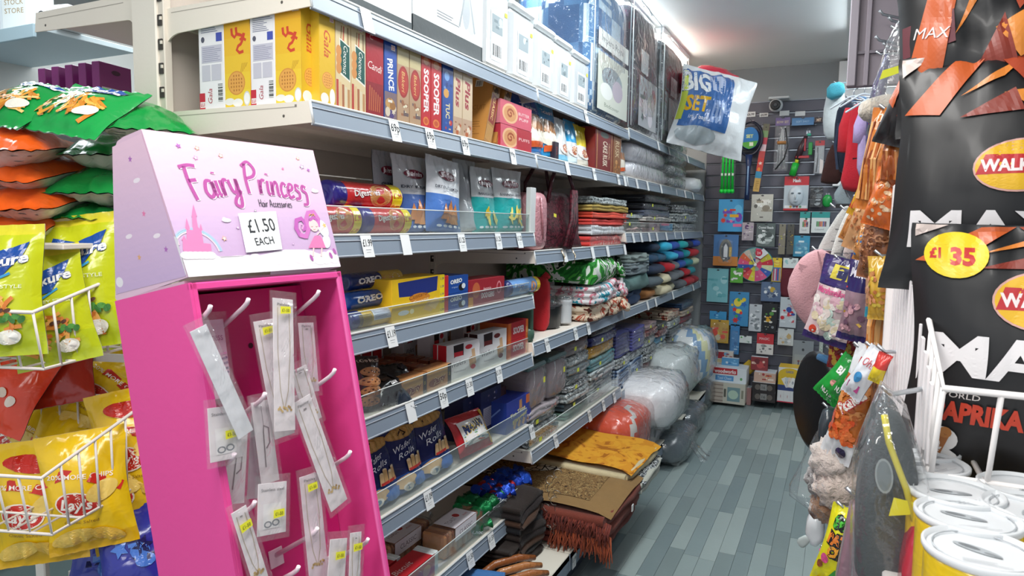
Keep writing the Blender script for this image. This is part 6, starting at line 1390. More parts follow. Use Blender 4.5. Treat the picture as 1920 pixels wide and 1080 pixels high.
o = empty('black_pot', 'black cooking pot in clear wrap beside the crystal vase', 'pot', (XF-.16, 2.86, Z+.001)); m = MB('plastic'); m.lathe([(.085, 0), (.10, .01), (.105, .10), (.108, .105), (.098, .105), (.092, .02)], 28, '#191b1e'); m.build('body', o); m = MB('clear'); m.blob((0, 0, .1), (.2, .2, .09), '#ffffff', e=2.4, amp=.15); m.build('plastic_wrap', o)
yb0, yb1 = 3.12, 3.70
for k, (h, mt, lb, dy) in enumerate(((.085, 'ethnic', 'cream and rust patterned bedding at the bottom of the bright pile', 0), (.095, 'bluefloral', 'white bedding with turquoise leaves in the middle of the bright pile', -.04), (.125, 'leafprint', 'green jungle leaf bedding on top of the bright pile', -.08))):
    zz = Z+sum((.085, .095, .125)[:k]); m = MB(mt); folded(m, yb1-yb0, .47, h-.004, (2, 3, 1)[k], '#ffffff', k+3, m=mt, wob=.03)
    o = put(m, 'folded_bedding', lb, 'bedding', XF-.235+.02, (yb0+yb1)/2+dy*.5, zz+.001, TURN+.06*k)
    m = MB(mt)
    for q in range(9):
        a = -.2+.05*q; m.tube([((yb1-yb0)/2*.5, -.235, h*.5), ((yb1-yb0)/2*(.8+.05*(q % 3)), -.25+.004*q, h*(.15+.09*q)), ((yb1-yb0)/2*1.02, -.2+.02*q, h*(.1+.095*q))], [.004, .016, .008], '#ffffff', mt, 6)
    m.build('gathered_end', o)['kind'] = 'stuff'
# grey garments beyond the leaf bedding, then rolls of clothes
Z = .995
for k, (h, c) in enumerate(((.09, '#33496a'), (.10, '#5d7f7c'), (.035, '#6d7b80'), (.035, '#7a888c'), (.04, '#84928f'))):
    zz = Z+(.0, .09, .19, .225, .26)[k]; m = MB('cloth'); folded(m, .40, .36, h, (2, 1, 2, 2, 2)[k], c, 30+k, wob=.03); put(m, 'folded_garment', ('navy', 'teal green wrapped', 'grey', 'blue grey', 'pale sage')[k]+' folded garment, '+ORD[k]+' from the bottom, beside the leaf bedding', 'clothes', XF-.2+.04*(k > 0), 3.97, zz)
rows = [[('#a8713f', 1.6), ('#d8cfae', 1.8), ('#b9b49a', 1.2), ('#5c6168', 1.6), ('#a3232f', 1.5), ('#8a2430', 1)],
        [('#59666c', 1.8), ('#d9d1b0', 1.2), ('#6a6f74', 1.4), ('#70757a', 1.3), ('#b3242f', 1.2), ('#1f8f9c', 1.6)],
        [('#27364f', 2.2), ('#b8232f', 1.0), ('#7a7f82', 1.2), ('#2f58a8', 1.2), ('#1f93a4', 1.8), ('#cdd6b4', .8)],
        [('#2b4a66', 1.2), ('#35607c', 1.2), ('#3bb3d6', 1.2), ('#2b54a8', 1.6), ('#27a0ac', 1.2), ('#c22a36', 2.0)],
        [('#26384f', 1.2), ('#39b4d8', 1.2), ('#2a55ac', 1.6), ('#23a3a8', 1.2), ('#1d2c4c', 1.4), ('#2a50b4', 1.6)]]
CN = {'#a8713f': 'tan', '#d8cfae': 'cream', '#b9b49a': 'beige', '#5c6168': 'grey', '#a3232f': 'red', '#8a2430': 'dark red', '#59666c': 'slate', '#d9d1b0': 'cream', '#6a6f74': 'grey', '#70757a': 'mid grey', '#b3242f': 'bright red', '#1f8f9c': 'teal', '#27364f': 'dark navy', '#b8232f': 'red', '#7a7f82': 'light grey', '#2f58a8': 'blue', '#1f93a4': 'teal', '#cdd6b4': 'pale yellow', '#2b4a66': 'denim', '#35607c': 'blue grey', '#3bb3d6': 'sky blue', '#2b54a8': 'royal blue', '#27a0ac': 'turquoise', '#c22a36': 'large red', '#26384f': 'navy', '#39b4d8': 'bright sky blue', '#2a55ac': 'blue', '#23a3a8': 'sea green', '#1d2c4c': 'ink blue', '#2a50b4': 'cobalt'}
for r_, row in enumerate(rows):
    tot = sum(q[1] for q in row); y = 4.2+.03*r_; zz = .995+.074*r_+.037
    for c, wt in row:
        L = 1.62*wt/tot; m = MB('cloth'); n = max(1, int(round(L/.16)))
        m.blob((0, 0, 0), (L*.98, .30, .078), c, e=2.6, sq=4, nu=24, nv=10, amp=.07, fr=4, seed=r_*7+y)
        put(m, 'rolled_garment', '%s rolled garment in the %s row up of the rolled clothes' % (CN[c], ORD[r_]), 'clothes', XF-.15+.015*((r_*2+int(y*10)) % 3), y+L/2, zz); y += L
# lower shelf, between .555 and .95
Z = ZB2c
GF, BW, CL, ST = 'greyfloral', 'blackwhite', 'cloth', 'stripes'
stack(2.47, 2.80, Z, 'the nearest low pile', ((.035, '#b9bfbd', BW, 'black and white patterned'), (.035, '#a9b2a6', GF, 'pale sage patterned'), (.04, '#b7bcbb', ST, 'grey striped'), (.04, '#a99da2', CL, 'mauve grey')), .36, seed=6)
for k, (ya, yb_) in enumerate(((2.47, 2.66), (2.68, 2.90))):
    o = empty('bedding_case', ('mauve grey bedding in a zip case with teal top, behind the blue box', 'taller mauve grey zip case of bedding, second from the blue box')[k], 'bedding', (XF-.13, (ya+yb_)/2, Z+.151+.0*k), TURN)
    m = MB('cloth'); w = yb_-ya-.01; m.blob((0, 0, .085), (w, .2, .165), '#8d7f84', e=7, sq=8, nu=24, nv=12, amp=.02); m.build('folded_bedding', o)
    m = MB('plastic'); m.box((0, 0, .176), (w, .2, .022), '#5d7a7c', b=.008); m.build('teal_lid', o); wrap_of(o, w, .205, .19, k)
    m = MB('paper'); f = plane((w*.2, -.108, .1), (1, 0, 0), (0, 0, 1)); m.poly([f(0, 0), f(.02, 0), f(.02, .024), f(0, .024)], '#e3e24a'); m.build('price_sticker', o)
stack(2.91, 3.22, Z, 'the second low pile', ((.04, '#7fa08e', CL, 'sea green'), (.04, '#46565e', CL, 'dark slate'), (.05, '#9aa3a3', GF, 'grey floral'), (.03, '#3a4046', BW, 'black patterned'), (.05, '#a3acac', ST, 'silver striped'), (.035, '#5a6468', CL, 'steel grey'), (.05, '#a8adb0', GF, 'light grey floral'), (.07, '#8f8588', CL, 'mauve')), .36, seed=7)
stack(3.24, 3.66, Z, 'the pile with the yellow pack', ((.12, '#9fa3a6', ST, 'tall silver grey'), (.045, '#7a5f48', ST, 'brown striped'), (.065, '#4f8a92', CL, 'teal'), (.065, '#d9a62a', CL, 'golden yellow'), (.05, '#2c3470', CL, 'navy'), (.035, '#23262c', CL, 'black')), .34, seed=8)
Z = .525
stack(3.72, 3.98, Z, 'the blue and navy pile just past the shelf joint', ((.12, '#31496e', 'bluestripe', 'navy striped'), (.06, '#6a7a84', GF, 'grey blue'), (.15, '#4a4f8a', CL, 'violet blue')), .32, seed=9)
stack(4.0, 4.28, Z, 'the violet pile beside the navy striped one', ((.12, '#3f6aa0', 'bluestripe', 'blue striped'), (.06, '#7d8a88', GF, 'grey green'), (.14, '#55569a', CL, 'violet')), .32, seed=10)
stack(4.3, 4.62, Z, 'the maroon pile', ((.05, '#7a2a30', CL, 'maroon'), (.05, '#6a6266', BW, 'black floral'), (.05, '#6f6a64', BW, 'dark patterned'), (.07, '#a7ad98', GF, 'sage floral'), (.04, '#8a5a58', 'maroonprint', 'rust print'), (.04, '#b59a9c', CL, 'pink')), .32, seed=11)
stack(4.66, 4.93, Z, 'the cream floral pile', ((.05, '#9a9894', CL, 'taupe'), (.07, '#b5b7a8', GF, 'cream floral'), (.05, '#4d8fb0', CL, 'light blue'), (.05, '#5a5258', 'maroonprint', 'brown print'), (.045, '#2a2c30', CL, 'black')), .32, seed=12)
stack(5.0, 5.4, Z, 'the grey pile near the back wall', ((.06, '#5d6266', CL, 'grey'), (.06, '#6a6a68', CL, 'stone'), (.06, '#53585c', CL, 'dark grey'), (.06, '#7a7c78', GF, 'mottled grey'), (.06, '#a98d72', 'ethnic', 'cream and rust')), .32, seed=13)
stack(5.45, 5.9, Z, 'the last pile against the back wall', ((.05, '#d0d3d3', CL, 'white'), (.06, '#7a2436', CL, 'wine red'), (.05, '#c9ccca', ST, 'pale striped'), (.06, '#8a2c3c', CL, 'crimson'), (.05, '#b7a694', CL, 'beige'), (.06, '#2f4a6c', CL, 'dark blue')), .32, seed=14)
# ------------------------------------------------------------------ rugs and big packs on the base
def rug(x0, x1, y0, y1, z, h, layers, mtl, edge, label, name='folded_rug', fringe=False, border=None, label_tag=False, lattice=False, yaw=0):
    o = empty(name, label, 'rug', ((x0+x1)/2, (y0+y1)/2, z), TURN+yaw); w = y1-y0; d = x1-x0
    m = MB(mtl if not border else 'cloth'); folded(m, w, d, h, layers, edge, 7, m='cloth', wob=.012, sag=.08); m.build('folded_body', o)
    m = MB(mtl); n = 14
    def P(u, v): 
        x = -w/2*.97+w*.97*u; y = -d/2*.985+d*.97*v; return Vector((x, y, h*(1.03-.08*(2*u-1)**2)+.013+.012*noise.noise(Vector((x*7, y*7, 7)))-.02*max(0, 1-v*12)))
    def patch(u0, u1, v0, v1, mm, c, name_, dz):
        q = MB(mm); G = [[q.V(P(u0+(u1-u0)*i/n, v0+(v1-v0)*j/n)+Vector((0, 0, dz))) for i in range(n+1)] for j in range(n+1)]
        for j in range(n):
            for i in range(n): q.face([G[j][i], G[j][i+1], G[j+1][i+1], G[j+1][i]], c, None, True)
        q.build(name_, o)
    patch(0, 1, 0, 1, 'cloth' if border else mtl, border or '#ffffff', 'border' if border else 'top_face', .002)
    if border: patch(.16, 1, .16, 1, mtl, '#ffffff', 'woven_field', .004)
    if lattice:
        q = MB('lattice'); k = 20
        for i in range(k):
            a0, a1 = PI*.02+PI*.5*i/k, PI*.02+PI*.5*(i+1)/k
            q.poly([P(1-.62*math.sin(a)*r_, .24+.0+.76*(1-math.cos(a)*r_*.98)) + Vector((0, 0, .0065)) for a, r_ in ((a0, .9), (a0, 1), (a1, 1), (a1, .9))] if False else [P(min(1, .30+.7*t_), min(1, .42+b_+.42*(1-t_)**2))+Vector((0, 0, .0065)) for t_, b_ in ((i/k, 0), ((i+1)/k, 0), ((i+1)/k, .14), (i/k, .14))], '#ffffff')
        q.build('lattice_band', o)
    if fringe:
        q = MB('cloth'); R = random.Random(3)
        for k in range(330):
            v = k/330; p = P(0, v)+Vector((0, 0, -.02)); L = R.uniform(.05, .085)
            q.tube([p, p+Vector((-.02-R.random()*.02, R.uniform(-.01, .01), -L*.4)), p+Vector((-.022-R.random()*.03, R.uniform(-.02, .02), -L))], [.0035, .003, .0018], R.choice(('#7a3428', '#8d3f2e', '#6a2c24')), None, 4)
        for k in range(90):
            v = k/90*.35; p = P(0, v)+Vector((0, 0, -.07)); L = R.uniform(.06, .11); q.tube([p, p+Vector((-.03, R.uniform(-.02, .0), -L*.5)), p+Vector((-.03-R.random()*.03, R.uniform(-.03, .0), -L))], [.004, .003, .002], R.choice(('#a8502e', '#94442c')), None, 4)
        q.build('fringe', o)['kind'] = 'stuff'
    if label_tag:
        q = MB('paper'); q.box((w*.05, -d/2-.006, h*.35), (.022, .004, .03), '#eef0ee', b=.001); q.build('care_label', o)
    return o
rug(-1.50, -.77, 2.50, 3.02, .171, .06, 2, 'cloth', '#74342a', 'rust red folded blanket under the fringed tapestry rug')
rug(-1.50, -.745, 2.49, 3.0, .232, .10, 2, 'tapestry', '#7c3a2c', 'brown and gold tapestry rug with rust red fringe on the base shelf', fringe=True, border='#8f6f42', label_tag=True, lattice=True)
rug(-1.3, -.80, 2.95, 3.36, .171, .09, 4, 'greyfloral', '#aeb3a4', 'pale patterned folded mats under the golden rug')
rug(-1.3, -.735, 2.93, 3.34, .262, .055, 2, 'blackwhite', '#c2c4b8', 'black and cream patterned mat just under the golden rug', yaw=.04)
rug(-1.34, -.76, 2.88, 3.36, .33, .045, 1, 'goldrug', '#d9c9a0', 'golden yellow rug lying on the pale mats', yaw=-.05)
# orange duvet pack
o = empty('duvet_pack', 'orange and white duvet pack in clear plastic on the base shelf', 'bedding', (-1.12, 3.63, .172), TURN)
m = MB('film'); m.blob((0, 0, .155), (.52, .42, .31), '#e0491e', e=3.4, sq=4, nu=36, nv=20, amp=.04, seed=2, colf=lambda u, v: '#d9d6d0' if (abs((u-.64)-.2*(v-.5)) < .022 and v < .9) else '#e2491c'); m.build('body', o)
f = lambda u, v, o_=0: Vector((-.26+u, -.214-.8*o_+1.2*max(0, abs(v-.155)-.06)**2+.0, v)); m = MB('card'); m.ell(f, .16, .15, .03, .03, '#e8a080', 18); m.ell(f, .16, .15, .026, .026, '#d8441c', 18); m.rect(f, .147, .137, .151, .163, '#f0d0c0'); m.rect(f, .169, .137, .173, .163, '#f0d0c0'); m.rect(f, .147, .148, .173, .152, '#f0d0c0'); m.build('logo', o); wrap_of(o, .53, .44, .32, 5)
def soft(x, y, z, size, col, label, seed, yaw=TURN, mtl='film', wrapm='clear', name='pillow_pack', cat='pillow', amp=.08, colf=None, tail=None):
    o = empty(name, label, cat, (x, y, z), yaw); w, d, h = size; m = MB(mtl); m.blob((0, 0, h/2), (w, d, h), col, e=2.8, sq=3.2, nu=30, nv=16, amp=amp, fr=3, seed=seed, colf=colf); m.build('body', o)
    m = MB(wrapm); m.blob((0, 0, h/2), (w*1.05, d*1.06, h*1.05), '#ffffff', e=3, sq=3.4, nu=26, nv=14, amp=amp*1.6, fr=4, seed=seed+1)
    if tail:
        n = 10; G = []
        for j in range(n+1):
            t = j/n; G.append([m.V((tail[0]*t*.5+(i/8-.5)*.16*(1+.4*t), -d/2-tail[1]*t, h*.45*(1-t)**1.5+.012*math.sin(i*2.1+t*6)+.012)) for i in range(9)])
        for j in range(n):
            for i in range(8): m.face([G[j][i], G[j][i+1], G[j+1][i+1], G[j+1][i]], '#ffffff', None, True)
    m.build('plastic_bag', o); return o
soft(-1.0, 4.06, .28, (.60, .40, .30), '#f6f6f8', 'big white pillow in a glossy clear bag, bulging over the aisle', 3, wrapm='clear')
soft(-1.1, 4.0, .172, (.5, .36, .11), '#c9c4c8', 'flattened white pack under the bulging pillow', 13)
soft(-.93, 4.30, .0, (.55, .30, .2), '#59656c', 'dark grey bundle in a clear bag trailing on the floor', 4, wrapm='clear', name='grey_bundle', cat='bedding', tail=(.1, .10))
soft(-.98, 4.9, .0, (.5, .32, .2), '#4c585f', 'second dark grey bundle on the floor near the back wall', 5, name='grey_bundle', cat='bedding')
soft(-1.02, 4.72, .3, (.55, .34, .34), '#cdd6d6', 'grey white pillow pack behind the bulging one', 6)
soft(-1.02, 5.4, .26, (.5, .36, .42), '#a9c0d4', 'upright white and blue patterned pack before the back wall', 7, colf=lambda u, v: ('#a9c4dc', '#e3e9ea', '#7fa6cc', '#dfe0b0', '#e8edee')[int(u*17+v*5) % 5])
soft(-1.02, 5.65, .0, (.5, .3, .22), '#3c464d', 'dark bundle on the floor in the far corner', 8, name='grey_bundle', cat='bedding')
# ================================================================== back wall goods (hang on the slats)
WY = 6.045
def CX(c, x, y): y0 = {2: 180, 3: 360, 4: 540}[c]; return 1300+x/4.8, y0+y/4.8
def hook_at(p, L=.05):
    m = MB('metal'); m.tube([(p.x, 6.08, p.z), (p.x, p.y-.02, p.z+.006), (p.x, p.y-.026, p.z+.014)], .0022, '#b9bec4', None, 6); m.box((p.x, 6.079, p.z), (.03, .004, .03), '#8d9298'); m.build('peg_hook', wall_back)
def wc(c, x0, y0, x1, y1, col, label, draw=None, name='blister_pack', cat='toy', t=.012, bubble=None, roll=0, hook=True, y=None, m='card', hole=True, wrap=True):
    Y = y or WY-.03-.012*((int(x0)+int(y0)) % 3)
    a = A(*CX(c, x0, y1), y=Y); b = A(*CX(c, x1, y0), y=Y); w = b.x-a.x; h = b.z-a.z
    mb = MB(m); mb.box((0, 0, 0), (w, t*.4, h), col, b=.001); f = plane((-w/2, -t*.2, -h/2), (1, 0, 0), (0, 0, 1))
    if draw: draw(mb, f, w, h)
    if hole: mb.ell(f, w/2, h*.95, min(.012, w*.12), .005, '#2c2e34', 10)
    o = mb.build(name, None, label, cat, None, loc=((a.x+b.x)/2, Y, (a.z+b.z)/2), rot=(0, roll, 0))
    if bubble:
        u0, v0, u1, v1 = bubble; q = MB('clear'); q.blob(((u0+u1)/2*w-w/2, -t*.2, (v0+v1)/2*h-h/2), ((u1-u0)*w, t*4, (v1-v0)*h), '#ffffff', e=6, sq=6, nu=16, nv=8, amp=.04); q.build('clear_bubble', o)
    if hook: hook_at(Vector(((a.x+b.x)/2, Y, b.z-.012)))
    return o, w, h
for k, (x0, x1, y0, y1, tx) in enumerate(((475, 560, 140, 190, '£6.99'), (595, 675, 150, 190, '£4.99'), (775, 865, 130, 180, ''), (915, 1008, 135, 182, ''))):
    a = A(*CX(2, x0, y1), y=6.075); b = A(*CX(2, x1, y0), y=6.075); m = MB('paper'); f = plane((a.x, 6.074, a.z), (1, 0, 0), (0, 0, 1)); w, h = b.x-a.x, b.z-a.z; m.poly([f(0, 0), f(w, 0), f(w, h), f(0, h)], '#e3e8ea')
    if tx: m.text(f, tx, w/2, h/2, h*.45, '#33363c', fit=w*.75, bold=.03)
    m.build('price_ticket', wall_back)
o, w, h = wc(2, 235, 300, 395, 880, '#cfe6d8', 'bright green plastic club set in a clear bag, left on the back wall', m='clear', t=.03)
for i in range(4):
    q = MB('plastic'); x = (-.36+.24*i)*w; q.tube([(x, -.01, -h*.46), (x*.9, -.012, 0), (x*.8, -.01, h*.42)], [.012, .008, .009], '#19d043', None, 10); q.blob((x*.8, -.01, h*.43), (.03, .03, .05), '#17c83e', e=2); q.blob((x, -.01, -h*.46), (.036, .032, .04), '#1adb48', e=2); q.box((x, -.02, -h*.2), (.016, .004, .02), '#d8efe0'); q.build('club', o)
# racket
p = A(*CX(2, 508, 385), y=WY-.06); o = empty('racket_set', 'dark blue racket set in an oval case with a blue and green label', 'toy', p)
k_ = 4.7/4.8/1280*1.16; m = MB('plastic'); m.tube([(.095*math.cos(t), 0, .135*math.sin(t)) for t in [2*PI*i/28 for i in range(28)]], .011, '#141b30', None, 8, True); m.build('frame', o)
m = MB('film'); m.lathe([(.088, 0), (.09, .008), (.02, .014)], 26, '#1d2a4a', axis='y', c=(0, .0, 0)); m.build('case', o)
m = MB('card'); f = plane((0, -.012, 0), (1, 0, 0), (0, 0, 1)); m.ell(f, 0, .005, .07, .088, '#2f78b8', 28); m.shape(f, [(-.062, -.03), (.066, -.018), (.05, -.06), (.0, -.085), (-.045, -.064)], '#58a844'); m.text(f, 'SET', 0, .02, .026, '#c9d98a', fit=.055, bold=.04); m.rect(f, .0, -.06, .03, -.03, '#e3ecd8'); m.build('label_disc', o)
m = MB('plastic'); m.tube([(0, 0, -.13), (0, 0, -.26), (0, 0, -.42), (0, 0, -.5)], [.03, .016, .019, .022], '#1b2f5c', None, 10); m.tube([(0, -.014, -.2), (0, -.02, -.46)], .006, '#8fb3da', None, 6); m.build('grip', o); hook_at(Vector((p.x, WY-.06, p.z+.15)))
def poster(mb, f, w, h):
    cs = ['#c9a45a', '#c9a45a', '#3f92b8', '#c9463f', '#c9463f', '#b84a4a', '#d8c0c8', '#c24a5a', '#7a9a6a', '#6a6a58']
    for i, c in enumerate(cs): mb.rect(f, 0, h*i/10, w, h*(i+1)/10, c); mb.lay -= 1
    mb.lay += 1; mb.star(f, w*.5, h*.42, w*.35, '#e8dcd4', .2); mb.ell(f, w*.4, h*.33, w*.25, h*.03, '#e08a3c'); mb.lines(f, w*.25, h*.03, w*.8, h*.17, 5, '#8a6a2a', .3)
wc(2, 570, 250, 655, 862, '#b84a4a', 'tall slanted colourful printed tube with red and blue bands', poster, 'toy_tube', t=.05, roll=.11)
o, w, h = wc(2, 738, 190, 875, 270, '#6a5a8a', 'purple header card holding a clear archery bag', lambda mb, f, w, h: mb.text(f, 'BOW SET', w*.5, h*.45, h*.3, '#d8c9a0', fit=w*.8))
q = MB('clear'); q.box((0, -.002, -h*3.3), (w, .02, h*5.6), '#ffffff', b=.004); q.build('clear_bag', o)
q = MB('plastic')
for i in range(7): q.tube([(-w*.3+w*.1*i, -.004, -h*5.8), (-w*.2+w*.06*i, -.006, -h*3), (-w*.05+w*.02*i, -.004, -h*.9)], .003, ('#aeb4b8', '#8a9094', '#c9ced0')[i % 3])
q.tube([(w*.2, -.008, -h*.8), (w*.42, -.01, -h*3), (w*.2, -.01, -h*4.6), (-w*.35, -.008, -h*5.9)], .006, '#22262a', None, 8); q.tube([(-w*.3, -.01, -h*2.6), (w*.3, -.01, -h*2.6)], .014, '#a8723a', None, 8); q.build('bow_and_arrows', o)['kind'] = 'stuff'
wc(2, 885, 190, 1088, 268, '#3f76a8', 'blue header card above the green toy blaster', lambda mb, f, w, h: (mb.text(f, 'SOFT SHOT', w*.5, h*.5, h*.25, '#9fc3de', fit=w*.6),))
p = A(*CX(2, 960, 500), y=WY-.06); o = empty('toy_blaster', 'green, red and black toy blaster hanging on the back wall', 'toy', p, 0)
m = MB('plastic'); m.tube([(-.05, 0, -.19), (-.025, 0, -.09)], .026, '#1fae3a', None, 12); m.tube([(-.022, 0, -.09), (-.018, 0, -.06)], .014, '#c9d02a', None, 10); m.build('green_barrel', o)
m = MB('plastic'); m.tube([(-.02, 0, -.06), (.01, 0, .03), (.04, 0, .12)], [.022, .026, .014], '#3a2a30', None, 8); m.box((.02, -.01, -.045), (.10, .02, .02), '#b8323a', b=.004); m.box((.035, -.01, .05), (.016, .02, .10), '#a82c3a', b=.004); m.build('body', o)
m = MB('plastic'); m.box((.075, 0, .02), (.03, .018, .1), '#1f8f3a', b=.004); m.box((.06, 0, .13), (.03, .02, .02), '#2aa88a', b=.004); m.build('magazine', o); hook_at(Vector((p.x+.05, WY-.06, p.z+.16)))
wc(2, 1095, 190, 1165, 240, '#3a2a2a', 'small dark header card with white letters at the top right of the slats', lambda mb, f, w, h: mb.text(f, 'MIT', w*.5, h*.5, h*.5, '#e3c9b0', fit=w*.6, bold=.04), hole=False)
o, w, h = wc(2, 1082, 400, 1185, 700, '#9aa0a6', 'clear pack with a toy sword and a red header', lambda mb, f, w, h: (mb.rect(f, 0, h*.85, w, h, '#b0242e'), mb.shape(f, [(w*.6, 0), (w*.95, 0), (w*.95, h*.4), (w*.6, h*.45)], '#e6dcd8'), mb.stroke(f, [(w*.3, h*.8), (w*.35, h*.4), (w*.25, h*.05)], w*.14, '#33373c')), bubble=(0, 0, 1, .85))
o, w, h = wc(2, 808, 722, 1045, 1030, '#c4232f', 'red and white card with a plain white face mask', lambda mb, f, w, h: (mb.rect(f, 0, h*.06, w, h*.74, '#b9c6ce'), mb.text(f, 'Mask', w*.52, h*.88, h*.09, '#f4ecec', fit=w*.34, bold=.04), mb.rect(f, w*.05, h*.07, w*.95, h*.15, '#e6e9ea'), [mb.ell(f, w*(.3+.13*i), h*.11, w*.05, h*.035, ('#c9a03a', '#7a8aa8', '#b84a4a', '#5a9a6a')[i]) for i in range(4)]), hook=True)
q = MB('plastic'); q.blob((0, -.012, -h*.08), (w*.62, .07, h*.58), '#ccd8e0', e=2.1, nu=24, nv=16); q.blob((0, -.05, -h*.1), (w*.08, .03, h*.16), '#d3dee5', e=2)
for s in (-1, 1): q.blob((s*w*.14, -.045, h*.0), (w*.13, .008, h*.05), '#5f6e78', e=2)
q.blob((0, -.044, -h*.24), (w*.18, .012, h*.035), '#a9b4bc', e=2); q.build('face_mask', o)
o, w, h = wc(2, 1045, 820, 1170, 1000, '#24282c', 'black spiky toy in a clear bag next to the mask', lambda mb, f, w, h: mb.busy(f, 0, 0, w, h, ['#3a4044', '#9aa2a6', '#15181a', '#6a7276'], 14, 3), m='film')
m = MB('plastic'); p = A(*CX(2, 1205, 945), y=WY-.05); m.blob((0, 0, 0), (.07, .05, .1), '#1f9a44', e=2.4); m.build('green_ball', None, 'green plastic ball hanging beside the black spiky toy', 'toy', loc=p); hook_at(p+Vector((0, 0, .05)))
# middle rows
B = [
 (3, 220, 65, 455, 355, '#4aa3d8', 'bright blue pack with red and purple craft pieces', 'craft', ['#d8402c', '#7a4ab8', '#e8b02c', '#6ac0e8', '#e87aa8'], 14, None),
 (3, 515, 20, 722, 265, '#c9c9be', 'clear pack with shells and a bow shape', 'craft', ['#8a7f6a', '#e6e6da', '#5a544a', '#f1f1ea', '#a39a84'], 16, (.05, .02, .95, .8)),
 (3, 435, 275, 546, 435, '#b9aeb4', 'small pack with purple beetle shapes', 'toy', ['#5a2a6a', '#8a4a9a', '#d8ccd4'], 8, (.1, .1, .9, .8)),
 (3, 562, 282, 742, 490, '#5f6c6a', 'grey crystal bead pack with white lettering', 'craft', ['#c9d3d0', '#8a9694', '#e9efee', '#4a5654'], 16, None),
 (3, 762, 290, 835, 560, '#8a8472', 'comb pack, left one with purple and yellow rims', 'comb', ['#c9c030', '#6a5a8a', '#b8b0a0'], 8, None),
 (3, 836, 290, 912, 560, '#54524a', 'comb pack, right one with gold teeth', 'comb', ['#d8b83a', '#8a7430', '#2c2c2a', '#a83a3a'], 10, None),
 (3, 952, 180, 1055, 372, '#d9dcdc', 'white and red pack beside the pencil set', 'craft', ['#c9282e', '#e9ecec', '#2c5a3a'], 6, None),
 (3, 1058, 180, 1232, 366, '#dfe6e4', 'white pencil set with a teal top and coloured stripes', 'pencils', [], 0, None),
 (3, 895, 395, 1052, 580, '#3a9ac0', 'turquoise pack of small bottles', 'bottles', ['#8fd0e0', '#dff0f2', '#2a7aa8'], 7, (.1, .08, .9, .7)),
 (3, 175, 385, 410, 660, '#4a7ab0', 'blue and orange card with a toy rocket', 'toy', [], 0, (.2, .08, .8, .85)),
 (3, 702, 595, 800, 805, '#e8c52c', 'yellow card of coloured pencils below the spinner', 'pencils', [], 0, None),
 (3, 806, 597, 945, 682, '#dfe9e8', 'white header card over a maroon scarf', 'scarf', ['#9fd0d0', '#b0b8b8'], 4, None),
 (3, 118, 692, 320, 985, '#7ec0c8', 'pale teal pack beside the end of the shelving', 'craft', ['#a9d8dc', '#5aa8b2', '#cfeaec', '#6ab4bc'], 12, None),
 (3, 330, 686, 450, 815, '#5aa83a', 'green and white pack left of the spinner', 'toy', ['#8fcf4a', '#f1f1ea', '#e6e6e6', '#3a7a2a'], 8, None),
 (3, 605, 815, 792, 980, '#5a7090', 'blue grey pack with silver shapes and a gold badge', 'toy', ['#c9a83a', '#dfe6ea', '#8a98a8', '#e9eef0', '#3a4a6a'], 12, None),
 (4, 315, 40, 505, 335, '#3f8ec0', 'yellow topped card with red and blue toy parts', 'toy', ['#d8342c', '#e8c82c', '#2a6ab8', '#e8d84a', '#48a84a'], 14, None),
 (4, 495, 150, 620, 385, '#c3c9cf', 'silver card of stick on gems', 'craft', ['#eef2f4', '#9aa2a8', '#dfe4e8', '#7d868c'], 22, None),
 (4, 622, 140, 762, 330, '#23262b', 'black card with red and yellow beetle pins', 'toy', ['#c9343a', '#e0a82c', '#e8e8e0', '#5a9a4a'], 10, None),
 (4, 630, 335, 745, 400, '#1d2024', 'black pack with small pale coins', 'toy', ['#8a8f94', '#b9b4a0'], 5, None),
 (4, 772, 88, 935, 350, '#c3ccd2', 'pale pack of jumbled red and blue letters', 'toy', ['#c9283a', '#e3e8ec', '#2c4a9a', '#d8dfe4', '#b9a8b0'], 22, None),
 (4, 145, 215, 300, 280, '#3f9ad0', 'bright blue header card above the orange toy', 'toy', ['#2a6ab0', '#8fd0f0'], 4, None),
 (4, 148, 292, 322, 486, '#c9a03a', 'gold card with an orange and a silver toy', 'toy', ['#e8442c', '#e8c04a', '#d8d0b0', '#b8862a'], 10, (.05, .05, .95, .9)),
 (4, 325, 330, 420, 592, '#3f86c0', 'tall blue pack with pale blue pens', 'pens', ['#7ab8e0', '#a9d4ee', '#2c6aa8'], 7, (.1, .05, .9, .8)),
 (4, 405, 435, 527, 490, '#dfe6e3', 'white header card with a green strip under it', 'toy', ['#4aa83a', '#9ab0a8'], 3, None),
 (4, 566, 416, 726, 590, '#c9333c', 'red and white card with a pale lower half', 'toy', [], 0, None),
 (4, 756, 370, 905, 510, '#d3d7d6', 'white header card with silver rings', 'jewellery', ['#a9b0b0', '#8a9090', '#e9ecec', '#c9a86a'], 9, (.1, .05, .9, .55)),
 (4, 886, 482, 1086, 720, '#8d949a', 'grey card holding three hooks near the floor', 'hooks', [], 0, None),
 (4, 1125, 470, 1170, 660, '#b9c4bc', 'narrow pale tube pack beside the grey hook card', 'craft', ['#3a8a5a', '#e6eae6'], 5, None),
]
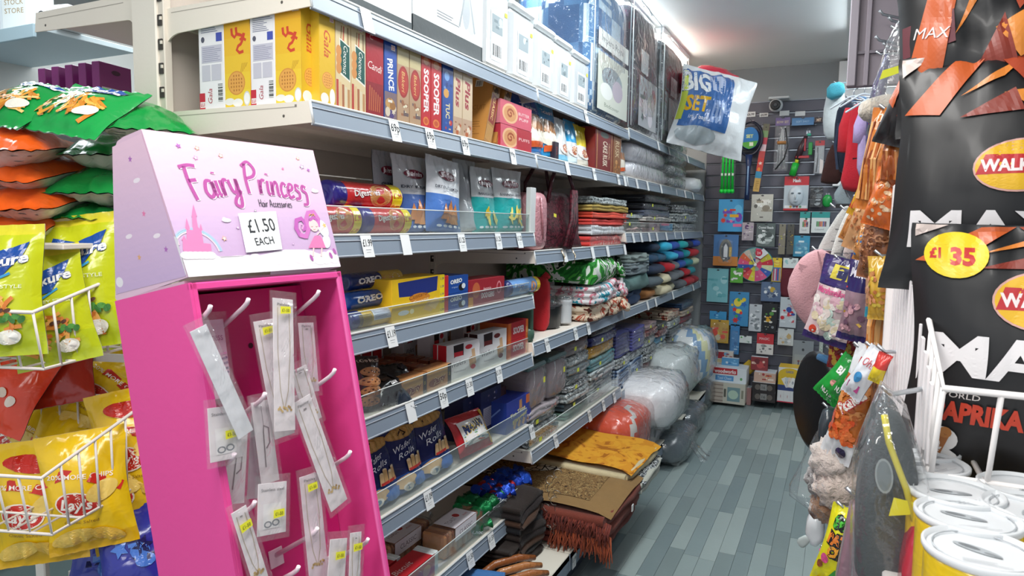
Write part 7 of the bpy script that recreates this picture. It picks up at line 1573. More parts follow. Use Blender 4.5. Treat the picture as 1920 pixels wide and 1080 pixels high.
for i, (c, x0, y0, x1, y1, col, lb, cat, pal_, n, bub) in enumerate(B):
    def draw(mb, f, w, h, i=i, pal_=pal_, n=n):
        if n: mb.busy(f, w*.04, h*.04, w*.96, h*.88, pal_, n, i, .22)
        if 'crystal' in B[i][6]: mb.text(f, 'Crystal Beads', w*.5, h*.82, h*.1, '#e9efee', fit=w*.8, bold=.02)
        if 'pencil set' in B[i][6]:
            mb.rect(f, 0, h*.72, w, h, '#2a9a96'); mb.text(f, 'Coloured', w*.45, h*.17, h*.09, '#7d878a', fit=w*.5)
            for k, cc in enumerate(('#1f7a3a', '#3a9a3a', '#8a3a2a', '#c9502c', '#d8802c', '#2c4a9a', '#8a2a5a', '#3a3a3a')): mb.rect(f, w*(.28+.07*k), h*.3, w*(.335+.07*k), h*.55, cc); mb.lay -= 1
        if 'rocket' in B[i][6]:
            mb.rect(f, 0, 0, w, h*.3, '#c9803a'); mb.ell(f, w*.5, h*.5, w*.26, h*.36, '#6a6a62', 22); mb.ell(f, w*.5, h*.48, w*.18, h*.28, '#39424a', 22); mb.shape(f, [(w*.42, h*.28), (w*.58, h*.28), (w*.58, h*.6), (w*.5, h*.72), (w*.42, h*.6)], '#dfe3e6'); mb.rect(f, w*.64, h*.3, w*.74, h*.6, '#c9a84a'); mb.busy(f, w*.3, h*.08, w*.7, h*.3, ['#dfe3e6', '#8a9098', '#3a3f46'], 6, 4)
        if 'coloured pencils' in B[i][6]:
            mb.rect(f, w*.08, h*.03, w*.92, h*.6, '#3f7ab8'); mb.ell(f, w*.5, h*.8, w*.3, h*.1, '#f2e060'); mb.text(f, 'Pencil', w*.5, h*.8, h*.08, '#c9342c', fit=w*.6)
            for k, cc in enumerate(('#d8502c', '#e8e0d0', '#c92c5a', '#2c4a9a', '#e0a02c')): mb.rect(f, w*(.15+.15*k), h*.05, w*(.25+.15*k), h*.55, cc); mb.lay -= 1
        if 'pale lower half' in B[i][6]: mb.rect(f, 0, 0, w, h*.5, '#dfdcd8'); mb.busy(f, w*.05, h*.05, w*.95, h*.48, ['#9a9a98', '#c9c4c0', '#6a6a6a'], 8, 2); mb.text(f, 'MAGIC', w*.45, h*.75, h*.12, '#f0dcdc', fit=w*.6)
        if 'three hooks' in B[i][6]:
            mb.rect(f, w*.1, h*.12, w*.9, h*.5, '#9aa1a6')
            for k in range(3): mb.rect(f, w*(.28+.18*k), h*.1, w*(.33+.18*k), h*.26, '#2c3a6a'); mb.ell(f, w*(.305+.18*k), h*.27, w*.06, h*.03, '#7a3a3a')
            mb.ell(f, w*.5, h*.68, w*.06, h*.05, '#3a3f44')
    wc(c, x0, y0, x1, y1, col, lb, draw, 'hanging_pack', cat, bubble=bub)
# teeth of the combs
# spinner wheel
p = A(*CX(3, 558, 655), y=WY-.05); o = empty('spinner_wheel', 'round game wheel in many colours with a pointer', 'toy', p)
cs = ['#c9283a', '#c9c23a', '#c93a5a', '#d84a78', '#8fa8a0', '#c9bcae', '#d8603a', '#d8507a', '#2c50a0', '#a8243a', '#d84a4a', '#d8cf3a', '#d04a80', '#d85a8a', '#2c5ab0', '#d0d8a8']
rx = .138
for k in range(16):
    m = MB('card'); f = plane((0, -.004, 0), (1, 0, 0), (0, 0, 1)); a0, a1 = 2*PI*k/16, 2*PI*(k+1)/16; m.poly([f(0, 0)]+[f(rx*math.cos(a0+(a1-a0)*j/3), rx*math.sin(a0+(a1-a0)*j/3)) for j in range(4)], cs[k]); m.lay = 1; m.text(f, str(k+1), rx*.72*math.cos((a0+a1)/2), rx*.72*math.sin((a0+a1)/2), .012, '#f0e6e6'); m.build('segment', o)
m = MB('plastic'); m.lathe([(rx+.004, -.003), (rx+.006, .003), (rx, .008)], 36, '#2a9aa0', axis='y'); m.build('rim', o)
m = MB('card'); f = plane((0, -.007, 0), (1, 0, 0), (0, 0, 1))
for k in range(8): a0, a1 = 2*PI*k/8, 2*PI*(k+1)/8; m.poly([f(0, 0), f(.05*math.cos(a0), .05*math.sin(a0)), f(.054*math.cos((a0+a1)/2), .054*math.sin((a0+a1)/2)), f(.05*math.cos(a1), .05*math.sin(a1))], cs[(k*3+2) % 16])
m.build('inner_disc', o)
m = MB('plastic'); m.tube([(0, -.014, 0), (-.045, -.014, .085)], [.008, .002], '#e8e48a', None, 6); m.lathe([(.014, -.016), (.01, -.022)], 14, '#e9ecec', axis='y'); m.build('pointer', o)
m = MB('paper'); f = plane((.0, -.02, .07), (1, 0, 0), (0, 0, 1)); m.poly([f(0, 0), f(.04, -.02), f(.1, .03), f(.06, .07)], '#dfe3e6'); m.lay = 1; m.ell(f, .025, .03, .028, .028, '#c9384a', 16); m.text(f, '24', .025, .03, .02, '#f4ecec'); m.build('card_tag', o); hook_at(p+Vector((0, 0, .12)))
m = MB('cloth'); p = A(*CX(3, 865, 800), y=WY-.03); m.blob((0, 0, 0), (.15, .04, .28), '#6a2834', e=4, amp=.12, fr=4, seed=2); m.build('maroon_scarf', None, 'maroon scarf hanging under a white header card', 'scarf', loc=p)
m = MB('cloth'); p = A(*CX(4, 1085, 715), y=WY-.03); m.blob((0, 0, 0), (.15, .06, .14), '#3a2f33', e=3, amp=.2, fr=6, seed=3); m.build('knitted_bag', None, 'small dark knitted bag above the card games', 'bag', loc=p)
# on the floor by the wall
def fbox(c, x0, y0, x1, y1, Y, d, col, label, draw=None, name='toy_box', cat='box', z=None, top='#c9d3da'):
    a = A(*CX(c, x0, y1), y=Y); b = A(*CX(c, x1, y0), y=Y); w = b.x-a.x; h = b.z-a.z; z = max(0, a.z) if z is None else z; z += .0005
    mb = carton(w, d, h, col, draw, top=lambda mb, f, w, h: mb.rect(f, .002, .002, w-.002, h-.002, top)); return mb.build(name, None, label, cat, None, loc=((a.x+b.x)/2, Y+d/2, z)), z+h
def game(mb, f, w, h):
    mb.rect(f, 0, 0, w*.48, h, '#b8aca0')
    for k in range(5): mb.rect(f, 0, h*(.08+.19*k), w*.48, h*(.13+.19*k), '#8a7a70'); mb.lay -= 1
    mb.rect(f, w*.48, 0, w, h, '#c9c6b8'); mb.rect(f, w*.58, h*.12, w*.88, h*.8, '#7a9aa0'); mb.ell(f, w*.72, h*.45, w*.12, h*.22, '#b9d3c0', 16); mb.rect(f, w*.5, h*.3, w*.55, h*.7, '#5a5a50'); mb.rect(f, w*.91, h*.3, w*.96, h*.7, '#8a8a78')
_, zt = fbox(4, 84, 872, 470, 1012, 5.72, .25, '#c6c0b4', 'flat wooden toy box on the floor by the back wall, picture on its front', game)
p0 = A(*CX(4, 150, 750), y=5.76); 
_, zt2 = fbox(4, 100, 785, 478, 872, 5.74, .22, '#dfe6ea', 'white wooden toy set box with a red title, on the flat toy box', lambda mb, f, w, h: (mb.rect(f, w*.2, h*.55, w*.78, h*.98, '#c22c34'), mb.text(f, 'woodworks', w*.49, h*.76, h*.26, '#f3ecec', fit=w*.52, bold=.03), mb.rect(f, w*.26, h*.1, w*.7, h*.46, '#5a9ad0'), mb.text(f, 'Tool Chest', w*.48, h*.28, h*.2, '#dcebf6', fit=w*.34), mb.ell(f, w*.1, h*.4, w*.03, h*.1, '#5a9a8a'), mb.ell(f, w*.88, h*.3, w*.03, h*.1, '#6aa86a')), z=zt)
fbox(4, 157, 660, 355, 745, 5.95, .06, '#d9cfc4', 'small box with a red picture leaning on the wall above the toy boxes', lambda mb, f, w, h: (mb.rect(f, 0, 0, w, h*.3, '#c9b98a'), mb.rect(f, w*.2, h*.35, w*.6, h*.9, '#a8303a'), mb.busy(f, w*.5, h*.1, w*.98, h*.9, ['#7ab0d0', '#e9e4dc', '#a83a3a'], 7, 2)), z=zt2)
fbox(4, 250, 715, 405, 765, 5.85, .05, '#5a9ac8', 'light blue flat box resting behind the white toy set', lambda mb, f, w, h: mb.busy(f, 0, 0, w, h, ['#8fc3e3', '#2c6aa8', '#dfe9ee'], 6, 5), z=zt2)
def dom(mb, f, w, h):
    mb.rect(f, 0, 0, w, h, '#2a2324'); mb.ell(f, w*.24, h*.5, w*.12, h*.3, '#6a625c', 16); mb.ell(f, w*.76, h*.5, w*.12, h*.3, '#6a625c', 16); mb.rect(f, w*.36, h*.2, w*.64, h*.85, '#8a8a88'); mb.text(f, '16', w*.5, h*.5, h*.3, '#2c2c2c')
_, z1 = fbox(4, 525, 952, 738, 1012, 5.80, .2, '#2a2324', 'lower black game box with round pictures', dom)
_, z2 = fbox(4, 525, 892, 738, 952, 5.80, .2, '#2a2324', 'upper black game box with round pictures', dom, z=z1)
_, z3 = fbox(4, 540, 828, 740, 892, 5.82, .18, '#c9a896', 'toy food box with orange pictures on the black game boxes', lambda mb, f, w, h: mb.busy(f, 0, 0, w, h, ['#d8783a', '#e6d8cc', '#a83a3a', '#e0a05a'], 9, 5), z=z2)
fbox(4, 510, 725, 668, 828, 5.9, .05, '#8a3438', 'dark red picture box behind the toy food box', lambda mb, f, w, h: mb.busy(f, w*.05, h*.05, w*.95, h*.95, ['#b84a4a', '#d8b0a0', '#6a2a30', '#e6c9b8'], 9, 7), z=z3)
m = MB('plastic'); p = A(*CX(4, 503, 712), y=5.95); m.box((0, 0, 0), (.095, .02, .095), '#c9a82c', b=.012); m.build('yellow_sign', None, 'yellow diamond shaped toy sign above the game boxes', 'toy', loc=p, rot=(0, .75, 0))
fbox(4, 478, 850, 525, 1000, 5.85, .1, '#b98a88', 'thin pink box between the wooden toys and the game boxes', z=0)
def cards(mb, f, w, h):
    mb.rect(f, 0, 0, w, h, '#dfdfe0'); mb.rect(f, 0, h*.34, w, h*.66, '#2c3f78'); mb.shape(f, [(0, h*.5), (w, h*.5), (w, h*.8)]+[(w*(.5+.5*math.cos(t)), h*(.8+.19*math.sin(t))) for t in [PI*k/10 for k in range(1, 10)]]+[(0, h*.8)], '#dcb82c')
    mb.text(f, 'CARDS', w*.5, h*.88, h*.06, '#3a5a9a', fit=w*.34, bold=.03)
    for k in range(4): a = .5-.3*k; u, v = w*(.36+.1*k), h*.58; mb.shape(f, [(u+x*math.cos(a)-y*math.sin(a), v+x*math.sin(a)+y*math.cos(a)) for x, y in ((-w*.12, -h*.14), (w*.12, -h*.14), (w*.12, h*.14), (-w*.12, h*.14))], ('#e9e6e0', '#c9d0d8', '#e6d8cc', '#efefec')[k]); mb.text(f, '8', u, v, h*.08, '#3a4a6a')
    for k in range(3): mb.text(f, '1', w*(.15+.3*k), h*.17, h*.08, '#a83a4a'); mb.rect(f, w*(.28+.3*k), h*.04, w*(.285+.3*k), h*.32, '#9a9aa0')
    mb.rect(f, 0, 0, w, h*.03, '#c9344a')
fbox(4, 752, 730, 972, 1022, 5.84, .18, '#dfdfe0', 'card game box with a yellow rounded top and fanned cards', cards, top='#dcb82c')
# ================================================================== right side of the aisle
def Dp(x, y, z): return float(-(RC.T @ np.array([x, y, z-EYE]))[2])
o = empty('display_rack', 'mauve grey display rack with a high header board along the right of the aisle', 'shelving')
a = A(1588, 165, y=2.9); b = A(1600, 0, y=2.9)
m = MB('paint'); m.box((a.x+.33, 2.9, (a.z+CEIL)/2), (.66, .03, CEIL-a.z), '#8f8389', b=.003); m.build('header_board', o)
m = MB('paint'); m.box((a.x+.012, 2.88, (a.z+CEIL)/2), (.03, .03, CEIL-a.z), '#a1969c', b=.003); m.box((a.x+.06, 2.88, (a.z+CEIL)/2), (.016, .014, CEIL-a.z), '#998d94', b=.002); m.box((a.x+.33, 2.88, a.z+.12), (.66, .012, .01), '#7a7077'); m.build('trim_strip', o)
for k in range(16):
    m = MB('paint'); m.box((.47, 3.05, .15+.12*k), (.02, 3.0, .108), '#6a6570', b=.003); m.build('slat', o)
m = MB('paint'); m.box((.50, 3.05, 1.0), (.03, 3.04, 2.0), '#55525c'); m.build('back_board', o)
m = MB('paint'); m.box((.40, 3.05, .06), (.24, 2.9, .12), '#5a5f68', b=.004); m.build('plinth', o)
for k, (px, py) in enumerate(((1655, 30), (1672, 42), (1648, 78), (1662, 90), (1590, 185), (1605, 200), (1640, 265))):
    y = 2.8 if k < 4 else 4.1; p = A(px, py, y=y); m = MB('metal'); m.tube([(p.x+.12, y+.06, p.z-.02), (p.x, y-.02, p.z), (p.x-.012, y-.03, p.z+.012)], .005, '#c9ced2', None, 7); m.build('hook_arm', o)
def arm(x, y, z, L=.3):
    m = MB('metal'); m.tube([(.47, max(y+.01, 1.58), z), (x, y, z+.004), (x-.012, y-.0, z+.014)], .0035, '#c9ced2', None, 6); m.build('hook_arm', o)
def flatpx(y, pts, t, col, name, label, cat, mtl='cloth', wob=.01, yaw=0, seed=1, inset=.10, arm_=True, finish=None):
    """soft flat thing with the outline measured on the plane at depth y"""
    P = [A(px, py, y=y) for px, py in pts]; cx = sum(p.x for p in P)/len(P); cz = sum(p.z for p in P)/len(P)
    q = [(p.x-cx, p.z-cz) for p in P]; r = []
    for i in range(len(q)):                                 # rounder outline
        a, b = q[i], q[(i+1) % len(q)]
        r += [(a[0]*.75+b[0]*.25, a[1]*.75+b[1]*.25), (a[0]*.25+b[0]*.75, a[1]*.25+b[1]*.75)]
    mb = MB(mtl); puff(mb, r, t, lin(col), mtl, wob=wob, seed=seed, inset=inset)
    o_ = mb.build(name, None, label, cat, loc=(cx, y, cz), rot=(0, 0, yaw))
    if finish: finish(o_, plane((0, -t*.56-.002, 0), (1, 0, 0), (0, 0, 1)), lambda px, py: (A(px, py, y=y).x-cx, A(px, py, y=y).z-cz))
    if arm_: arm(cx, y+t*.2, max(p.z for p in P)-.01)
    return o_
# clothes hanging at the far right
flatpx(4.7, [(1552, 170), (1582, 165), (1586, 200), (1572, 262), (1545, 262), (1542, 215)], .08, '#dfe6e6', 'sun_hat', 'white and turquoise sun hats hanging in the bright corner', 'hat', wob=.02, finish=lambda o_, f, q: None)
flatpx(4.62, [(1550, 160), (1582, 152), (1586, 178), (1550, 190)], .07, '#4fb0c4', 'sun_hat', 'turquoise brim of a hat above the white ones', 'hat')
flatpx(4.35, [(1590, 195), (1606, 180), (1630, 182), (1628, 240), (1592, 250)], .06, '#4a6a8c', 'denim_jacket', 'blue denim jacket hanging behind the red coat', 'clothes', wob=.02)
def pack_f(o_, f, q):
    m = MB('cloth'); 
    for pts in (((1572, 235), (1566, 275), (1570, 320)), ((1592, 215), (1588, 260), (1590, 310))): m.stroke(f, [q(*p) for p in pts], .012, '#39465c')
    m.build('strap', o_)['kind'] = 'stuff'
flatpx(4.2, [(1566, 215), (1580, 190), (1600, 188), (1606, 230), (1600, 320), (1578, 332), (1562, 290)], .14, '#222c3e', 'backpack', 'dark navy backpack hanging beside the red coat', 'bag', wob=.02, finish=pack_f)
flatpx(4.3, [(1555, 275), (1572, 265), (1585, 300), (1580, 345), (1540, 345), (1538, 335)], .10, '#4a2c28', 'brown_bag', 'dark brown bag hanging left of the navy backpack', 'bag')
flatpx(4.0, [(1575, 345), (1582, 335), (1590, 370), (1608, 375), (1600, 395), (1575, 392), (1560, 370)], .10, '#9aa8ac', 'grey_pouch', 'pale grey soft bag under the navy backpack', 'bag')
def coat_f(o_, f, q):
    m = MB('cloth'); m.shape(f, [q(1592, 299), q(1622, 297), q(1622, 304), q(1592, 306)], '#3a1418')
    m.build('belt', o_)
    m = MB('cloth'); m.tube([Vector((*q(1600, 205), 0)).xzy, Vector((*q(1590, 240), -.0)).xzy, Vector((*q(1583, 285), 0)).xzy], [.04, .045, .035], '#d42c38', None, 10); m.build('sleeve', o_)
coat = flatpx(3.9, [(1600, 198), (1612, 192), (1624, 200), (1626, 260), (1624, 300), (1630, 355), (1605, 362), (1573, 352), (1584, 300), (1590, 230)], .12, '#d22a38', 'red_coat', 'bright red childrens coat with a thin dark belt on a hanger', 'clothes', wob=.02, finish=coat_f)
def dress_f(o_, f, q):
    m = MB('cloth'); u, v = q(1640, 290); 
    for s in (-1, 1): m.ell(f, u+s*.022, v, .022, .012, '#e3c9de', 12, .4*s)
    m.stroke(f, [(u, v), (u-.01, v-.06)], .008, '#e3c9de'); m.stroke(f, [(u, v), (u+.015, v-.06)], .008, '#e3c9de'); m.build('bow', o_)['kind'] = 'stuff'
    m = MB('cloth'); m.tube([Vector((*q(1626, 205), -.03)).xzy, Vector((*q(1617, 240), -.04)).xzy, Vector((*q(1610, 270), -.03)).xzy], [.03, .04, .028], '#b9a3d0', None, 10); m.build('sleeve', o_)
flatpx(3.6, [(1618, 196), (1634, 190), (1644, 205), (1642, 270), (1652, 335), (1630, 338), (1606, 332), (1608, 262), (1614, 220)], .10, '#b7a2cc', 'lilac_dress', 'lilac childrens dress with a pale bow beside the red coat', 'clothes', wob=.02, finish=dress_f)
for k, (px, py) in enumerate(((1600, 190), (1620, 186), (1632, 196))):
    p = A(px, py, y=3.75-.1*k); m = MB('plastic'); m.tube([(-.10, 0, -.03), (-.02, 0, .02), (0, 0, .025), (.02, 0, .02), (.10, 0, -.03)], .005, '#dfe8ee', None, 6); m.tube([(0, 0, .025), (0, 0, .05), (.02, 0, .065)], .003, '#d3dade', 'metal', 6)
    m.build('clothes_hanger', None, ('white hanger in the shoulders of the red coat', 'white hanger just above the lilac dress', 'rightmost small white hanger by the header board')[k], 'hanger', loc=p)
flatpx(2.35, [(1664, 95), (1650, 125), (1632, 170), (1622, 240), (1626, 330), (1640, 300), (1655, 200), (1672, 120)], .07, '#3a2c68', 'purple_garment', 'dark purple shiny garment curving behind the clear bag', 'clothes', 'film', .02)
def cb_f(o_, f, q):
    m = MB('clear'); P = [q(*p) for p in ((1690, 35), (1718, 60), (1716, 150), (1700, 230), (1660, 244), (1630, 226), (1634, 180), (1660, 90))]
    cx = sum(p[0] for p in P)/8; cz = sum(p[1] for p in P)/8; puff(m, [(cx+(a-cx)*1.05, cz+(b-cz)*1.05) for a, b in P], .17, (1, 1, 1), 'clear', wob=.03, seed=4); m.build('plastic_bag', o_)
    m = MB('paper'); u, v = q(1662, 165); fz = lambda a, b, o=0: f(a, b, .09); m.poly([fz(u-.02, v-.01), fz(u+.025, v+.004), fz(u+.03, v+.02), fz(u-.015, v+.008)], '#dfe23a'); m.build('price_sticker', o_)
    m = MB('plush'); m.blob((q(1670, 205)[0], -.0, q(1670, 205)[1]), (.13, .10, .06), '#cfc4b4', e=2.2, amp=.2); m.build('cream_fur', o_)
flatpx(1.75, [(1692, 45), (1712, 65), (1712, 150), (1695, 222), (1660, 236), (1636, 220), (1640, 180), (1664, 95)], .11, '#b3b8b8', 'clear_toy_bag', 'big glossy clear bag with a cream furry thing at its foot', 'toy', 'clear', .02, finish=cb_f)
flatpx(1.9, [(1628, 228), (1665, 240), (1705, 225), (1712, 262), (1680, 268), (1640, 272), (1624, 255)], .08, '#1f2126', 'black_pouch', 'black cloth pouch hanging under the big clear bag', 'bag')
for k, (px, py) in enumerate(((1690, 60), (1660, 35))):
    pass
# cellophane snack bags
def nuts(pal_, n=60, r=.16, v0=.12, v1=.8, seed=0):
    def dec(mb, f, w, h, b):
        R = random.Random(b.seed+seed)
        for i in range(n): mb.ell(f, w*R.uniform(.1, .9), h*R.uniform(v0, v1), w*r*.5*R.uniform(.7, 1.1), w*r*.36, R.choice(pal_), 9, R.random()*3); mb.lay -= (i % 5 > 0)
    return dec
def sticks(pal_, n=16):
    def dec(mb, f, w, h, b):
        R = random.Random(b.seed)
        for i in range(n): u = w*(.08+.84*i/n); mb.stroke(f, [(u, h*.1), (u+w*R.uniform(-.04, .04), h*.5), (u+w*R.uniform(-.04, .04), h*.86)], w*.075, R.choice(pal_))
    return dec
def twist(pal_, n=26):
    def dec(mb, f, w, h, b):
        R = random.Random(b.seed)
        for i in range(n):
            u, v, a = w*R.uniform(.15, .85), h*R.uniform(.12, .82), R.random()*3; mb.stroke(f, [(u+w*.11*math.cos(a+t*.9), v+w*.09*math.sin(a+t*.9)) for t in range(6)], w*.05, R.choice(pal_))
    return dec
RG = (
 ((1652, 300), 1.50, 70, 190, -.55, .16, '#c9762f', '#a8501f', sticks(['#d98a45', '#b8622c', '#e8b070', '#8f4420']), 'orange brown bag of bread sticks hanging below the black pouch', .05),
 ((1684, 285), 1.42, 56, 130, -.6, .1, '#a8562a', '#8a3f1c', sticks(['#b5652f', '#93481f', '#d08a4c']), 'dark brown bag of sausage shaped sticks close to the white post', .05),
 ((1630, 345), 1.9, 34, 130, -.45, .4, '#d8a52c', '#c98a2a', sticks(['#e8c040', '#c93a2c', '#d98a2c']), 'yellow and red slanted snack bag beside the lilac dress', .04),
 ((1660, 372), 1.45, 60, 110, -.5, .25, '#e0702c', '#c95a24', nuts(['#d8b48c', '#e08a4a', '#b8682c', '#e8d0b0'], 40), 'orange bag with pale round snacks below the bread sticks', .05),
 ((1600, 412), 2.0, 22, 84, -.5, .45, '#cf8a4c', '#b87838', sticks(['#e0a868', '#c07838', '#d89850'], 10), 'tan slanted bag left of the orange ones, blue clip at its foot', .04),
 ((1630, 400), 1.7, 60, 150, -.5, .3, '#cf9a6a', '#a8643c', nuts(['#e0b080', '#c07a48', '#e9c8a0', '#b0683c'], 46), 'clear bag of reddish brown round snacks in the middle of the right side', .05),
 ((1650, 450), 1.5, 68, 150, -.5, .12, '#9a6444', '#7d4a30', twist(['#a8704c', '#8a5638', '#c08a64', '#6d4028']), 'clear bag of knotted brown pretzel twists', .06),
 ((1622, 455), 1.62, 32, 70, -.5, .2, '#c98a4c', '#2a78b8', nuts(['#d89a58', '#e8b878', '#3a80c0'], 24), 'small tan and blue snack bag beside the pretzel twists', .04),
 ((1648, 610), 1.50, 36, 240, -.6, .08, '#d0803c', '#b8682c', sticks(['#d89048', '#c07030', '#e8b070'], 12), 'long orange snack bag hanging along the white post', .05),
 ((1650, 540), 1.45, 44, 120, -.5, -.05, '#c9a03a', '#8aa83a', nuts(['#c88a50', '#e8a070', '#b87040', '#d8c04a'], 30, .24), 'narrow bag of round nuts with a green and yellow top', .04),
 ((1652, 720), 1.48, 34, 130, -.5, .05, '#8a5a3c', '#7a4a30', sticks(['#9a6844', '#7a4a2c', '#b08058'], 10), 'brown snack bag low beside the white post', .04))
def hang(c, y, wpx, hpx, yaw, roll, front, back, dec, label, t, colf=None, name='snack_bag', cat='snacks', seed=None, group=None, wrap=False, **k):
    p = A(*c, y=y); D = Dp(p.x, p.y, p.z); w = wpx*D/1280; h = hpx*D/1280
    b = Bag(w, h, t, seed=seed or int(c[0]) % 37+int(c[1]) % 11, front=front, back=back, colf=colf, **k)
    if dec: dec(b.mb, b.f, w, h, b)
    o_ = b.mb.build(name, None, label, cat, group, loc=p, rot=eul(yaw, 0, roll)); arm(p.x+.02*math.sin(roll), y, p.z+h*.47*math.cos(roll)); return o_, b, w, h
for q in RG: hang(q[0], q[1], q[2], q[3], q[4], q[5], q[6], q[7], q[8], q[9], q[10])
# socks
for k, (pts, c, lb) in enumerate(((((1580, 388), (1592, 384), (1598, 395), (1572, 450), (1552, 496), (1534, 500), (1526, 490), (1540, 450)), '#c9c8c4', 'pale grey and white sock pair, leftmost of the hanging socks'), (((1590, 392), (1606, 388), (1610, 402), (1590, 450), (1570, 492), (1556, 498), (1556, 480), (1572, 430)), '#dedcd6', 'white sock pair in the middle of the hanging socks'), (((1604, 396), (1618, 400), (1616, 440), (1600, 486), (1584, 496), (1578, 480), (1592, 440)), '#d8c8c4', 'pinkish sock pair right of the white ones'), (((1616, 410), (1628, 420), (1624, 470), (1612, 494), (1600, 490), (1606, 450)), '#a8685c', 'dusty red sock pair at the right of the hanging socks'))):
    def sf(o_, f, q, k=k):
        m = MB('cloth')
        for j in range(3): u, v = q(1572-8*j+14*k, 430+22*j); m.rect(f, u-.008, v-.001, u+.008, v+.001, '#6a6a6c')
        u, v = q(1541+12*k, 486); m.ell(f, u, v, .012, .01, '#8a8c90', 12); m.build('toe_print', o_)['kind'] = 'stuff'
    flatpx(2.15-.09*k, pts, .035, c, 'sock_pair', lb, 'socks', wob=.006, finish=sf, inset=.08)
m = MB('plastic'); p = A(1585, 386, y=2.15); m.box((0, 0, 0), (.05, .012, .012), '#1c1e22', b=.002); m.build('sock_hanger', None, 'small black hanger clip holding the socks', 'hanger', loc=p)
# pink quilted bag
def pk(o_, f, q):
    m = MB('cloth'); 
    for pts in (((1500, 500), (1530, 520), (1562, 505)), ((1490, 545), (1525, 590), (1565, 600)), ((1535, 470), (1545, 520), (1520, 555))): m.stroke(f, [q(*p) for p in pts], .004, '#b98a90')
    m.shape(f, [q(1500, 492), q(1528, 500), q(1524, 526), q(1508, 524)], '#c99aa0'); u, v = q(1525, 509); m.build('seams', o_)['kind'] = 'stuff'
    m = MB('leather'); m.ell(f, u, v, .012, .012, '#4a2c34', 16); m.build('button', o_)
flatpx(2.1, [(1520, 470), (1548, 466), (1575, 500), (1576, 560), (1560, 625), (1530, 622), (1500, 596), (1482, 560), (1476, 530), (1495, 490)], .12, '#cf9da2', 'quilted_bag', 'dusty pink quilted cloth bag with a dark button hanging by the socks', 'bag', wob=.03, inset=.07, finish=pk)
m = MB('cloth'); p = A(1515, 505, y=2.3); m.blob((0, 0, 0), (.07, .05, .04), '#7a3a34', e=2.2, amp=.2); m.build('brown_pompom', None, 'small reddish brown bow peeking out left of the pink bag', 'bag', loc=p)
# marshmallows
def marsh(mb, f, w, h, b):
    mb.rect(f, w*.06, h*.68, w*.94, h*.98, '#3a2a6c', 6, sub=6); mb.rect(f, w*.3, h*.76, w*.7, h*.92, '#d8c84a', 3, sub=3); mb.rect(f, w*.34, h*.78, w*.66, h*.9, '#2a2a5a', 3, sub=3); mb.text(f, 'Candy', w*.5, h*.84, h*.055, '#d8e0e8', fit=w*.26, bold=.03)
    R = random.Random(b.seed)
    for i in range(34): mb.ell(f, w*R.uniform(.12, .88), h*R.uniform(.1, .56), w*.12, w*.1, R.choice(('#f0e4dc', '#e8c4cc', '#c9e0d4', '#ecdcb8', '#e3b4c0', '#f4ece4')), 14, R.random()); mb.lay -= (i % 4 > 0)
    mb.text(f, 'Marshmallows', w*.5, h*.62, h*.07, '#d8508a', fit=w*.8, bold=.03); mb.ell(f, w*.25, h*.14, w*.1, h*.05, '#d8442c', 12)
hang((1566, 565), 1.85, 84, 165, -.35, .22, '#e0c4c8', '#3a2a6c', marsh, 'purple and pastel marshmallow bag in front of the pink quilted bag', .06, colf=lambda a, b: '#33265f' if b > .66 or b < .07 else '#dcc4c6')
def choco(mb, f, w, h, b):
    mb.text(f, 'Milko', w*.5, h*.8, h*.1, '#e9e4f0', fit=w*.6, bold=.03, shear=.2); mb.stroke(f, [(w*.1, h*.62), (w*.9, h*.66)], h*.02, '#c9303a'); R = random.Random(3)
    for i in range(12): mb.ell(f, w*R.uniform(.15, .85), h*R.uniform(.15, .45), w*.1, w*.1, R.choice(('#a87a8a', '#c99aa4', '#7d5a70')), 12)
    mb.stroke(f, [(w*.2, h*.35), (w*.8, h*.2)], h*.03, '#c9a03a')
hang((1612, 560), 1.7, 60, 165, -.4, .12, '#8a6a80', '#2c2456', choco, 'second purple sweet bag with a red line across, right of the marshmallows', .06, colf=lambda a, b: '#2f2560' if b > .6 or b < .1 else '#9a7c88')
hang((1640, 535), 1.6, 34, 120, -.4, -.05, '#c9a080', '#3a9a3a', nuts(['#d8a078', '#c08860', '#e8b890'], 20, .4), 'narrow cone bag of pink nuts with a green top', .035, colf=lambda a, b: '#4aa83a' if b > .8 else '#3aa0b8' if b < .15 else '#c09070')
hang((1578, 662), 1.9, 52, 60, -.4, .0, '#8a1f20', '#8a1f20', nuts(['#a82a24', '#c9a03a', '#7a1818'], 24, .3), 'dark red sweet bag under the marshmallow bags', .04)
def grn2(mb, f, w, h, b):
    mb.text(f, 'BIG', w*.5, h*.72, h*.13, '#eef2ea', rot=.1, bold=.05, fit=w*.5); mb.text(f, 'NUTS', w*.5, h*.2, h*.1, '#e9f0e6', fit=w*.5, bold=.04); mb.ell(f, w*.6, h*.46, w*.22, h*.07, '#e6a098', 16); mb.ell(f, w*.7, h*.42, w*.12, h*.04, '#c9784a', 12)
hang((1574, 712), 1.75, 52, 100, -.45, .62, '#1f9a3a', '#17782c', grn2, 'green nut bag sticking out furthest over the aisle', .04)
hang((1600, 705), 1.65, 40, 120, -.45, .55, '#1d8a34', '#17782c', grn2, 'second green nut bag just behind the first', .04)
